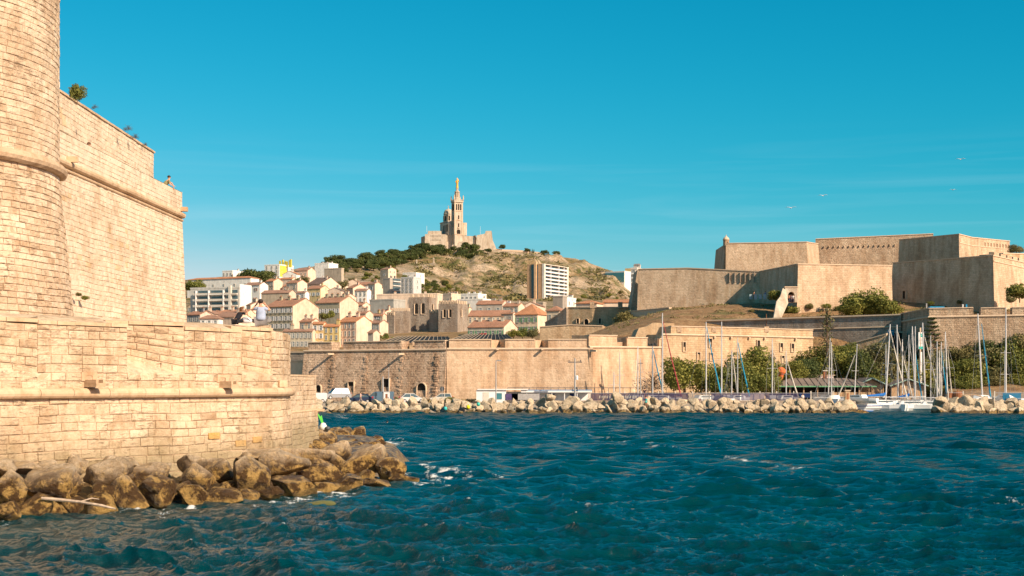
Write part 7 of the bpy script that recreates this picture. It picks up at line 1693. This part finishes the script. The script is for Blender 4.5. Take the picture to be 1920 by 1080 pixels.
# litter and kit on the rocks, red and white dinghies
for px, py, Y, c, l, catg in ((878, 763, 231.5, (.85, .72, .02), 'bright yellow round buoy lying among the breakwater rocks', 'buoy'), (897, 758, 232, (.05, .45, .36), 'teal plastic drum among the breakwater rocks', 'drum'), (835, 766, 231, (.05, .45, .42), 'small turquoise drum low in the rocks under the beige car', 'drum')):
    rt = empty(catg if catg == 'buoy' else 'plastic_drum', P(px, py, Y-1.2), l, catg); mb = MB(); mb.lathe([(.1, -.3), (.24, -.2), (.3, 0), (.24, .2), (.1, .3)], 'paint', n=12); mb.build('shell', rt, True, color=c); mb = MB(); mb.lathe([(.08, .28), (.08, .36), (.04, .4)], 'darkmetal', n=8); mb.build('ring', rt)
for px, c, l in ((1299, (.6, .02, .02), 'small red dinghy hull under the grey part of the fence screen'), (1268, (.75, .75, .75), 'small white dinghy hull left of the red one')):
    rt = empty('dinghy', (*G(px, 240.2), QZ+.15), l, 'dinghy'); mb = MB(); vs = []; 
    for t, b in ((-1.4, .5), (-.6, .7), (.5, .62), (1.4, .05)): vs += [(t, -b, .5), (t, -b*.5, 0), (t, b*.5, 0), (t, b, .5)]
    mb.raw(vs, [(i*4+k, i*4+k+1, i*4+k+5, i*4+k+4) for i in range(3) for k in range(3)]+[(0, 1, 2, 3)], 'paint'); mb.build('hull', rt, color=c); mb = MB(); mb.box((0, 0, .4), (.25, 1.25, .05), 'wood'); mb.build('thwart', rt)
# gulls
for px, py, Y, s, l in ((1801, 299, 190, 1.0, 'white gull banking high at the right of the sky'), (1483, 390, 170, 1.1, 'white gull gliding with spread wings left of the citadel sky'), (1543, 367, 190, 1.0, 'distant gull gliding above the centre right sky'), (1787, 356, 260, 1.0, 'faint distant gull at right above the citadel')):
    rt = empty('gull', P(px, py, Y), l, 'gull', R.uniform(-.5, .5), 'gulls in the sky'); mb = MB(); mb.tube([(0, -.25, 0), (0, -.18, .0), (0, 0, 0), (0, .18, 0), (0, .3, 0)], [.02, .05, .075, .05, .02], 'gull', 8); mb.build('body', rt, True)
    for k in (-1, 1): mb = MB(); mb.raw([(0, -.08, .02), (k*.35, -.12, .12), (k*.72, .02, .06), (k*.35, .08, .11), (0, .1, .02), (0, 0, .06), (k*.35, -.02, .15)], [(0, 1, 6, 5), (5, 6, 3, 4), (1, 2, 6), (6, 2, 3)], 'gull'); mb.build('wing', rt, True)
# ------------------------------------------------------------------ vegetation
def crown_mesh(name, lobes, n, leaf, mat, seed, flat=0.0, shell=.75):
    rs = np.random.RandomState(seed); tot = sum(r[3]**2 for r in lobes); vs = []; fs = []; rn = []
    for (cx, cy, cz, r, *sq) in lobes:
        k = int(n*r*r/tot); szz = sq[0] if sq else .8
        d = rs.randn(k, 3); d /= np.linalg.norm(d, axis=1)[:, None]
        rad_ = r*(shell+(1-shell)*rs.rand(k))*(1+.16*np.sin(d[:, 0]*7+cx*3+seed)*np.sin(d[:, 1]*8+cy)+.12*np.sin(d[:, 2]*11+cz))
        inner = rs.rand(k) < .18; rad_ = np.where(inner, rad_*rs.rand(k)*.9, rad_)
        # leaves cluster in sprays so gaps stay open
        g = np.sin(d[:, 0]*9+cx*5)*np.sin(d[:, 1]*9+cy*4)*np.sin(d[:, 2]*9+seed); keep = g > -.28+.2*rs.rand(k)*-1
        c = np.stack([cx+d[:, 0]*rad_, cy+d[:, 1]*rad_, cz+d[:, 2]*rad_*szz], 1)
        for i in range(k):
            if not keep[i]: continue
            s = leaf*rs.uniform(.6, 1.4); a = rs.randn(3); nrm = d[i]*.8+rs.randn(3)*.55; nrm /= np.linalg.norm(nrm); u = np.cross(nrm, a); u /= np.linalg.norm(u)+1e-9; w = np.cross(nrm, u)
            b = len(vs); p = c[i]; vs += [tuple(p-u*s), tuple(p+w*s*.55), tuple(p+u*s*1.1), tuple(p-w*s*.5)]; fs.append((b, b+1, b+2, b+3)); rn.append(float(np.clip(.45+.28*rs.randn()+.25*d[i][2]*0, 0, 1)))
    me = bpy.data.meshes.new(name); me.from_pydata(vs, [], fs); me.materials.append(M[mat]); a = me.attributes.new('rnd', 'FLOAT', 'FACE'); a.data.foreach_set('value', rn); return me
def trunk_mesh(name, h, r, seed, limbs=4, spread=.5, mat='bark'):
    rg = random.Random(seed); mb = MB(); mb.tube([(0, 0, -1), (rg.uniform(-.1, .1)*h*.3, 0, h*.4), (rg.uniform(-.1, .1)*h*.5, 0, h)], [r, r*.75, r*.35], mat, 7)
    for i in range(limbs):
        a = rg.uniform(0, 2*PI); z = h*rg.uniform(.45, .8); l = h*spread*rg.uniform(.6, 1); mb.tube([(0, 0, z), (math.cos(a)*l*.5, math.sin(a)*l*.5, z+l*.35), (math.cos(a)*l, math.sin(a)*l, z+l*.6)], [r*.45, r*.3, r*.12], mat, 5)
    o = mb.build(name+'_source'); me = o.data; bpy.data.objects.remove(o); me.name = name; return me
def lobset(seed, n, R_, H_, r0, r1, z0=0, sq=.8):
    rg = random.Random(seed); out = []
    for i in range(n):
        a = rg.uniform(0, 2*PI); q = math.sqrt(rg.random())*R_; out.append((math.cos(a)*q, math.sin(a)*q, z0+H_*rg.random()*(1-q/R_*.45), rg.uniform(r0, r1), sq))
    return out
class Kind:
    def __init__(s, name, cms, tm, cat_='tree'): s.name, s.c, s.t, s.cat, s.i = name, cms, tm, cat_, 0
    def put(s, loc, sc, label, group=None, rz=None, sz=1.0):
        rt = empty(s.name, loc, label, s.cat, R.uniform(0, 6.28) if rz is None else rz, group); rt.scale = (sc, sc, sc*sz)
        o = bpy.data.objects.new('crown' if s.cat != 'shrub' else 'foliage', s.c[s.i % len(s.c)]); s.i += 1; C.objects.link(o); o.parent = rt
        if s.t: o = bpy.data.objects.new('trunk' if s.cat != 'shrub' else 'stem', s.t); C.objects.link(o); o.parent = rt
        return rt
# unit trees are 10 m tall
broad = Kind('broadleaf_tree', [crown_mesh('crown', lobset(i, 19, 3.4, 6.2, 1.2, 2.1, 1.7), 10500, .18, 'leaf', i) for i in range(3)], trunk_mesh('trunk', 5.5, .28, 1, 6, .45))
ever = Kind('evergreen_tree', [crown_mesh('crown', lobset(20+i, 15, 3.4, 4.8, 1.3, 2.3, 2.2), 8000, .20, 'pine', 30+i) for i in range(2)]+[crown_mesh('crown', lobset(25, 15, 3.4, 4.6, 1.2, 2.2, 2.2), 8000, .20, 'olive', 33)], trunk_mesh('trunk', 5, .28, 2, 6, .45))
olive = Kind('olive_tree', [crown_mesh('crown', lobset(40+i, 14, 3.3, 4.6, 1.2, 2.1, 2.3), 7500, .19, 'olive', 40+i) for i in range(2)], trunk_mesh('trunk', 5, .25, 3, 6, .45))
pine = Kind('pine_tree', [crown_mesh('crown', lobset(50+i, 13, 4.0, 4.6, 1.4, 2.3, 3.6, .7), 3000, .34, 'pine', 50+i) for i in range(4)], trunk_mesh('trunk', 7, .3, 4, 5, .35))
far_b = Kind('garden_tree', [crown_mesh('crown', lobset(60+i, 11, 3.4, 4.2, 1.4, 2.3, 2.8), 2600, .34, 'leaf' if i else 'olive', 60+i) for i in range(3)], trunk_mesh('trunk', 5, .3, 5, 5, .4))
cyp = Kind('cypress_tree', [crown_mesh('crown', [(0, 0, z, 1.1-abs(z-4)*.16, 1.6) for z in (1.5, 3, 4.5, 6, 7.5, 8.8)], 2500, .2, 'pine', 70)], trunk_mesh('trunk', 6, .15, 6, 0))
shr = Kind('shrub', [crown_mesh('foliage', lobset(80+i, 10, 2.4, 2.6, 1.2, 1.9, .6, .8), 3500, .26, 'olive' if i == 1 else 'leaf', 80+i) for i in range(2)], trunk_mesh('stem', 2.5, .15, 7, 5, .8), 'shrub')
def T_(kind, px, yb, ytop, Y, label, group=None, sz=1.0):
    h = (yb-ytop)/F*Y*1.14; return kind.put((*G(px, Y), Z(yb, Y)), h/(5.2 if kind is shr else 6.0 if kind is bush else 9.6)/sz, label, group, sz=sz)
bush = Kind('round_bush', [crown_mesh('crown', lobset(120+i, 22, 4.4, 3.6, 1.3, 2.2, .9, .85), 11000, .2, 'leaf', 120+i) for i in range(2)], trunk_mesh('trunk', 2.5, .3, 21, 6, 1.1))
# by the basin
T_(broad, 1284, 752, 653, 248, 'big bushy broadleaf tree at the left, behind the dark red furled jib', sz=1.0)
T_(broad, 1336, 750, 675, 250, 'lower bushy tree touching the right side of the biggest shore tree', sz=.95)
T_(broad, 1404, 748, 637, 252, 'tall bushy broadleaf tree in front of the cream barrack wall', sz=1.05)
T_(broad, 1420, 755, 683, 249, 'low ochre-green bushy tree under the tall one, left of the pavilion', sz=.9)
T_(broad, 1370, 750, 690, 251, 'small bushy tree between the two blue furled jibs', sz=.85)
mb = None
dead = Kind('leafless_shrub', [crown_mesh('foliage', lobset(91, 8, 3.0, 4.0, 1.2, 2.0, 1.5), 2600, .12, 'twig', 91)], trunk_mesh('stem', 6, .16, 17, 14, .7, 'bark'), 'shrub')
T_(dead, 1222, 748, 680, 246.5, 'grey leafless shrub against the harbour wall, left of the biggest shore tree')
WL = 'trees covering the slope behind the sailboats'
wood = [(1500, 735, 660, 262, 0), (1535, 728, 640, 270, 1), (1575, 725, 645, 268, 1), (1610, 730, 655, 266, 0), (1640, 722, 640, 274, 2), (1600, 700, 638, 279, 1), (1660, 735, 665, 266, 0), (1690, 728, 660, 268, 2), (1720, 735, 672, 265, 1), (1560, 700, 652, 278, 0), (1525, 705, 664, 275, 2),
        (1675, 700, 648, 276, 2), (1712, 700, 655, 277, 0), (1750, 730, 660, 268, 2), (1782, 700, 640, 270, 0), (1800, 735, 665, 265, 1), (1822, 690, 632, 271, 2), (1850, 730, 650, 266, 2), (1870, 690, 622, 270, 0), (1900, 725, 640, 266, 1), (1840, 700, 640, 270, 0), (1925, 690, 608, 270, 0), (1950, 730, 640, 266, 1), (1762, 705, 655, 274, 1), (1735, 690, 648, 276, 0), (1890, 700, 650, 268, 2), (1985, 720, 610, 268, 0), (2030, 740, 630, 266, 1), (1480, 728, 672, 258, 1), (1645, 745, 700, 262, 1), (1820, 752, 700, 258, 1), (1870, 752, 705, 258, 2), (1915, 752, 700, 258, 1), (1745, 752, 715, 260, 1)]
desc = {0: 'dark evergreen tree', 1: 'mid green bushy tree', 2: 'olive-grey bushy tree'}
seen = {}
for px, yb, yt, Y, k in wood:
    where = 'behind the pavilions' if px < 1670 else ('behind the moored masts' if px < 1790 else 'at the right frame edge' if px > 1880 else 'right of the rusty tank')
    l = '%s in the dense grove %s' % (desc[k], where); o = T_((ever, broad, olive)[k], px, yb, yt-(6 if px > 1620 else 2), Y, l, l.replace('tree', 'trees'), sz=.88); 
# grey cypress like poplar and araucaria
pop = Kind('grey_poplar_tree', [crown_mesh('crown', [(math.sin(z)*.4, 0, z, .9 if z < 8 else .6, 1.7) for z in (3, 4.5, 6, 7.5, 9)], 700, .16, 'olive', 95)], trunk_mesh('trunk', 9.6, .3, 9, 9, .18))
T_(pop, 1551, 700, 592, 266, 'thin half bare grey poplar rising before the long shadowed wall')
mb = MB(); h = 17; vs = []; aro = empty('araucaria_tree', (*G(1748, 272), Z(700, 272)), 'tiered dark conifer standing against the pale corner of the right bastion', 'tree'); hh = Z(598, 272)-Z(700, 272)
mb.tube([(0, 0, 0), (0, 0, hh)], [.22, .04], 'bark', 7); mb.build('trunk', aro)
lob = []; rs = random.Random(4); mb = MB()
for t in range(11):
    z = hh*(.25+.073*t); r = 2.9*(1-t/12.5)
    for k in range(7): a = 2*PI*k/7+t*.5; mb.tube([(0, 0, z), (math.cos(a)*r*.6, math.sin(a)*r*.6, z+.12), (math.cos(a)*r, math.sin(a)*r, z+.35)], [.05, .03, .02], 'bark', 4); lob += [(math.cos(a)*r*q, math.sin(a)*r*q, z+.1+.25*q, .42, .38) for q in (.45, .7, .95)]
mb.build('branches', aro); o = bpy.data.objects.new('crown', crown_mesh('crown', lob, 7000, .12, 'pine', 97, shell=.2)); C.objects.link(o); o.parent = aro
# citadel terrace
T_(bush, 1631, 590, 541, 316, 'large round bush on the dry terrace in front of the bright bastion', sz=.85)
T_(bush, 1604, 592, 566, 315, 'smaller bush merging into the left side of the large round bush', sz=.7)
T_(bush, 1657, 590, 564, 315, 'smaller bush merging into the right side of the large round bush', sz=.7)
T_(far_b, 1170, 613, 577, 372, 'round garden tree on the grass slope beside the beige fortress wall', sz=.85)
T_(olive, 1906, 478, 452, 365, 'bush growing on the corner terrace wall at the right edge', sz=.8)
T_(shr, 1912, 560, 525, 316, 'olive shrub on the slope at the right edge below the sunlit flank')
T_(shr, 1896, 566, 552, 312, 'low olive shrub at the foot of the sunlit citadel flank')
for i, (px, yb, yt) in enumerate(((1745, 572, 563), (1797, 569, 561), (1858, 574, 562), (1520, 578, 566), (1550, 579, 567), (1575, 585, 568), (1482, 590, 570), (1410, 585, 578), (1240, 590, 582), (1470, 590, 583), (1455, 563, 540), (1463, 561, 545))):
    T_(shr, px, yb, yt, 330 if px > 1380 else 350, ['low shrub on the dry terrace under the dark bastion', 'low green shrub beside the gatehouse stair'][px < 1600] if px > 1420 else 'scattered small shrub on the dry grass slope', 'small shrubs on the citadel slope')
T_(shr, 846, 758, 741, 243, 'green shrub by the quay beside the beige car')
T_(shr, 742, 752, 742, 245, 'dry shrub at the foot of the bastion wall right of the blue grey van')
for px in (963, 980, 998): T_(far_b, px, 637, 612, 340, 'small street tree behind the harbour wall in front of the square orange roofed house', 'street trees before the orange roofed house')
# rampart plants
T_(shr, 145, 188, 150, 82.5, 'upright green bush growing on top of the upper rampart', sz=1.9)
for px, yb, yt, Y in ((240, 247, 234, 98), (253, 262, 250, 101), (178, 205, 196, 88), (272, 274, 268, 105)): T_(dead, px, yb+2, yt-4, Y, 'dry tuft growing on the sloping rampart coping', 'dry tufts on the upper rampart')
for px, py, Y, s in ((148, 548, 79, .05), (160, 556, 80, .065)): shr.put((*G(px, Y+1.2), Z(py+4, Y)), s, 'small tuft rooted in the rampart face beside the round tower', 'tufts rooted in the rampart face')
# town trees
for px, yb, yt, Y, l in ((480, 530, 499, 900, 'large dark umbrella pine on the left skyline beside the yellow stacked block'), (500, 532, 508, 890, 'right half of the dark pine cluster beside the yellow stacked block'), (462, 528, 509, 910, 'lower pine at the left of the skyline pine cluster')): T_(pine, px, yb+14, yt, Y, l, sz=.8)
for px, yb, yt, Y, l in ((362, 552, 519, 700, 'dark tree against the foot of the high rampart wall'), (376, 546, 521, 705, 'dark tree left of the white balcony block'), (572, 535, 514, 820, 'dark green garden tree on the upper slope under the pink house'), (560, 532, 518, 830, 'small garden tree under the white and yellow block'),
                         (617, 602, 579, 540, 'leafy green garden tree between the two cream gables'), (603, 602, 583, 542, 'lower left part of the leafy garden trees between cream gables'), (679, 600, 578, 540, 'small green tree below the large grey building'), (703, 645, 620, 470, 'green tree in the gap left of the abbey'), (643, 545, 522, 850, 'green tree between tan house and beige gable'),
                         (760, 525, 512, 1000, 'palm-like tuft on the roof terrace by the cliff'), (722, 640, 622, 440, 'low tree against the base of the abbey'), (708, 640, 624, 436, 'bushy tree beside the small brown shed roof'), (690, 612, 596, 490, 'tree between the tiled houses behind the quay row'), (738, 642, 630, 446, 'dark low tree at the corner of the abbey'), (648, 560, 536, 800, 'green tree below the tall tan house')): T_(far_b, px, yb, yt, Y, l)
PG = 'umbrella pines covering the basilica hill'
def hillpine(px, py, h, lab='umbrella pine in the wood below the basilica', k=pine, g=PG):
    Y = depth(px, py, 700, 1690); s = h/F*Y/9.6; x, y = G(px, Y); k.put((x, y, hz(x, y)-.5), s, lab, g, sz=R.uniform(.8, 1.0))
pr = random.Random(44)
for i in range(155):
    px = pr.uniform(612, 905); lo = float(np.interp(px, [612, 640, 700, 740, 780, 850, 905], [512, 516, 510, 506, 486, 478, 481])); hi = float(np.interp(px, [612, 640, 700, 730, 790, 905], [497, 495, 488, 481, 474, 472]))
    hillpine(px, pr.uniform(hi, lo), pr.choice((13, 16, 19, 22, 28)), 'umbrella pine in the wood left of the cliff' if px < 780 else 'umbrella pine in the belt just below the basilica', g=PG)
for px, py, h, l in ((905, 478, 18, 'pine in the clump below the right hand bastion of the basilica'), (925, 482, 16, 'pine in the clump below the right hand bastion of the basilica'), (915, 486, 14, 'pine in the clump below the right hand bastion of the basilica'), (892, 480, 15, 'pine in the clump below the right hand bastion of the basilica'), (940, 468, 16, 'lone pine on the ridge at the foot of the basilica bastion'), (988, 473, 12, 'dark shrubby tree on the ridge wall'), (1021, 474, 14, 'first of two tall pines on the right of the ridge'), (1042, 477, 16, 'second of two tall pines on the right of the ridge')): hillpine(px, py, h, l, g=None if 'clump' not in l else 'pines below the basilica bastion')
for px in (994, 998, 1001, 1029): hillpine(px, 473.5, 11, 'thin cypress on the ridge near the two tall pines', cyp, 'thin cypresses on the ridge')
for i in range(44):
    px = pr.uniform(788, 860); hillpine(px, pr.uniform(528, 558)+(px-820)*.1, pr.uniform(9, 16), 'dark tree in the wood at the foot of the cliff', far_b if i % 3 else pine, 'trees at the foot of the cliff')
for px, py, h in ((865, 552, 14), (872, 556, 12), (640, 520, 15), (668, 512, 15), (690, 520, 18), (708, 524, 14), (660, 530, 16), (684, 526, 17), (700, 532, 15), (625, 508, 14), (735, 505, 15), (743, 512, 13), (1070, 565, 12), (1085, 566, 13), (1095, 560, 16), (1130, 562, 14), (1142, 560, 15), (1155, 562, 12), (1165, 560, 14), (1180, 560, 18), (1188, 556, 14), (1118, 563, 10)):
    hillpine(px, py, h, 'dark tree at the foot of the rocky slope right of the tower block' if px > 1000 else 'garden tree among the houses below the pine wood', far_b, 'trees at the hill foot right of the tower block' if px > 1000 else 'garden trees among the upper houses')
# scrub: uncountable
sc = random.Random(8); vs = []; fs = []; rn = []
def clump(x, y, z, s, k):
    for j in range(k):
        a = sc.uniform(0, 6.28); q = s*math.sqrt(sc.random()); c = V(x+math.cos(a)*q, y+math.sin(a)*q, z+sc.random()*s*.55*(1-q/s*.6)+.1); u = V(sc.gauss(0, 1), sc.gauss(0, 1), sc.gauss(0, .6)).normalized()*s*.26; w = u.cross(V(sc.gauss(0, 1), sc.gauss(0, 1), sc.gauss(0, 1))).normalized()*s*.16
        b = len(vs); vs.extend([tuple(c-u), tuple(c+w), tuple(c+u), tuple(c-w)]); fs.append((b, b+1, b+2, b+3)); rn.append(sc.random())
for i in range(2600):
    px = sc.uniform(780, 1200); py = sc.uniform(470, 566); Y = depth(px, py, 1000, 1700)
    if Y > 1690: continue
    x, y = G(px, Y); n_ = mn.noise(V(px/38, py/20, 0))+.5*mn.noise(V(px/11, py/7, 4))
    if n_ < .05+.25*(px < 900 and py > 500): continue
    clump(x, y, hz(x, y), sc.uniform(2.0, 5.5), 16)
me = bpy.data.meshes.new('hillside_scrub'); me.from_pydata(vs, [], fs); me.materials.append(M['olive']); a = me.attributes.new('rnd', 'FLOAT', 'FACE'); a.data.foreach_set('value', rn); o = bpy.data.objects.new('hillside_scrub', me); C.objects.link(o); tag(o, 'low dusty green scrub scattered over the rocky hillside', 'scrub', kind='stuff')
vs = []; fs = []; rn = []
for i in range(900):
    px = sc.uniform(1140, 1920); Y = sc.uniform(322, 372); x, y = G(px, Y)
    if mn.noise(V(x/9, y/9, 2)) < .02: continue
    clump(x, y, hz(x, y), sc.uniform(.25, .9), 12)
me = bpy.data.meshes.new('terrace_scrub'); me.from_pydata(vs, [], fs); me.materials.append(M['olive']); a = me.attributes.new('rnd', 'FLOAT', 'FACE'); a.data.foreach_set('value', rn); o = bpy.data.objects.new('terrace_scrub', me); C.objects.link(o); tag(o, 'low weeds and scrub on the dry citadel slope', 'scrub', kind='stuff')
vs = []; fs = []; rn = []
def blade(x, y, z, h):
    a = sc.uniform(0, 6.28); w = h*.16; l = V(math.cos(a), math.sin(a), 0); t = V(sc.uniform(-.4, .4), sc.uniform(-.4, .4), 1)*h; p = V(x, y, z-.05); b = len(vs); vs.extend([tuple(p-l*w), tuple(p+l*w), tuple(p+t)]); fs.append((b, b+1, b+2)); rn.append(sc.random())
for i in range(15000):
    px = sc.uniform(1130, 1900); Y = sc.uniform(300, 372); py = HY-(hz_raw(px, Y)-H)*F/Y
    x, y = G(px, Y)
    if mn.noise(V(x, y, 0)/7) < -.15: continue
    blade(x, y, hz(x, y), sc.uniform(.08, .26))
for i in range(3000):
    px = sc.uniform(730, 900); Y = sc.uniform(244, 247); x, y = G(px, Y); blade(x, y, hz(x, y), sc.uniform(.3, .8))
t = NT('dry_grass_blades'); t.col(t.ramp(t.attr('rnd'), [(0, (.20, .13, .06)), (.5, (.36, .25, .12)), (.85, (.48, .36, .19)), (1, (.20, .20, .07))])); me = bpy.data.meshes.new('dry_grass'); me.from_pydata(vs, [], fs); me.materials.append(t.m); a = me.attributes.new('rnd', 'FLOAT', 'FACE'); a.data.foreach_set('value', rn); o = bpy.data.objects.new('dry_grass', me); C.objects.link(o); tag(o, 'dry yellow grass on the slope below the citadel', 'grass', kind='stuff')
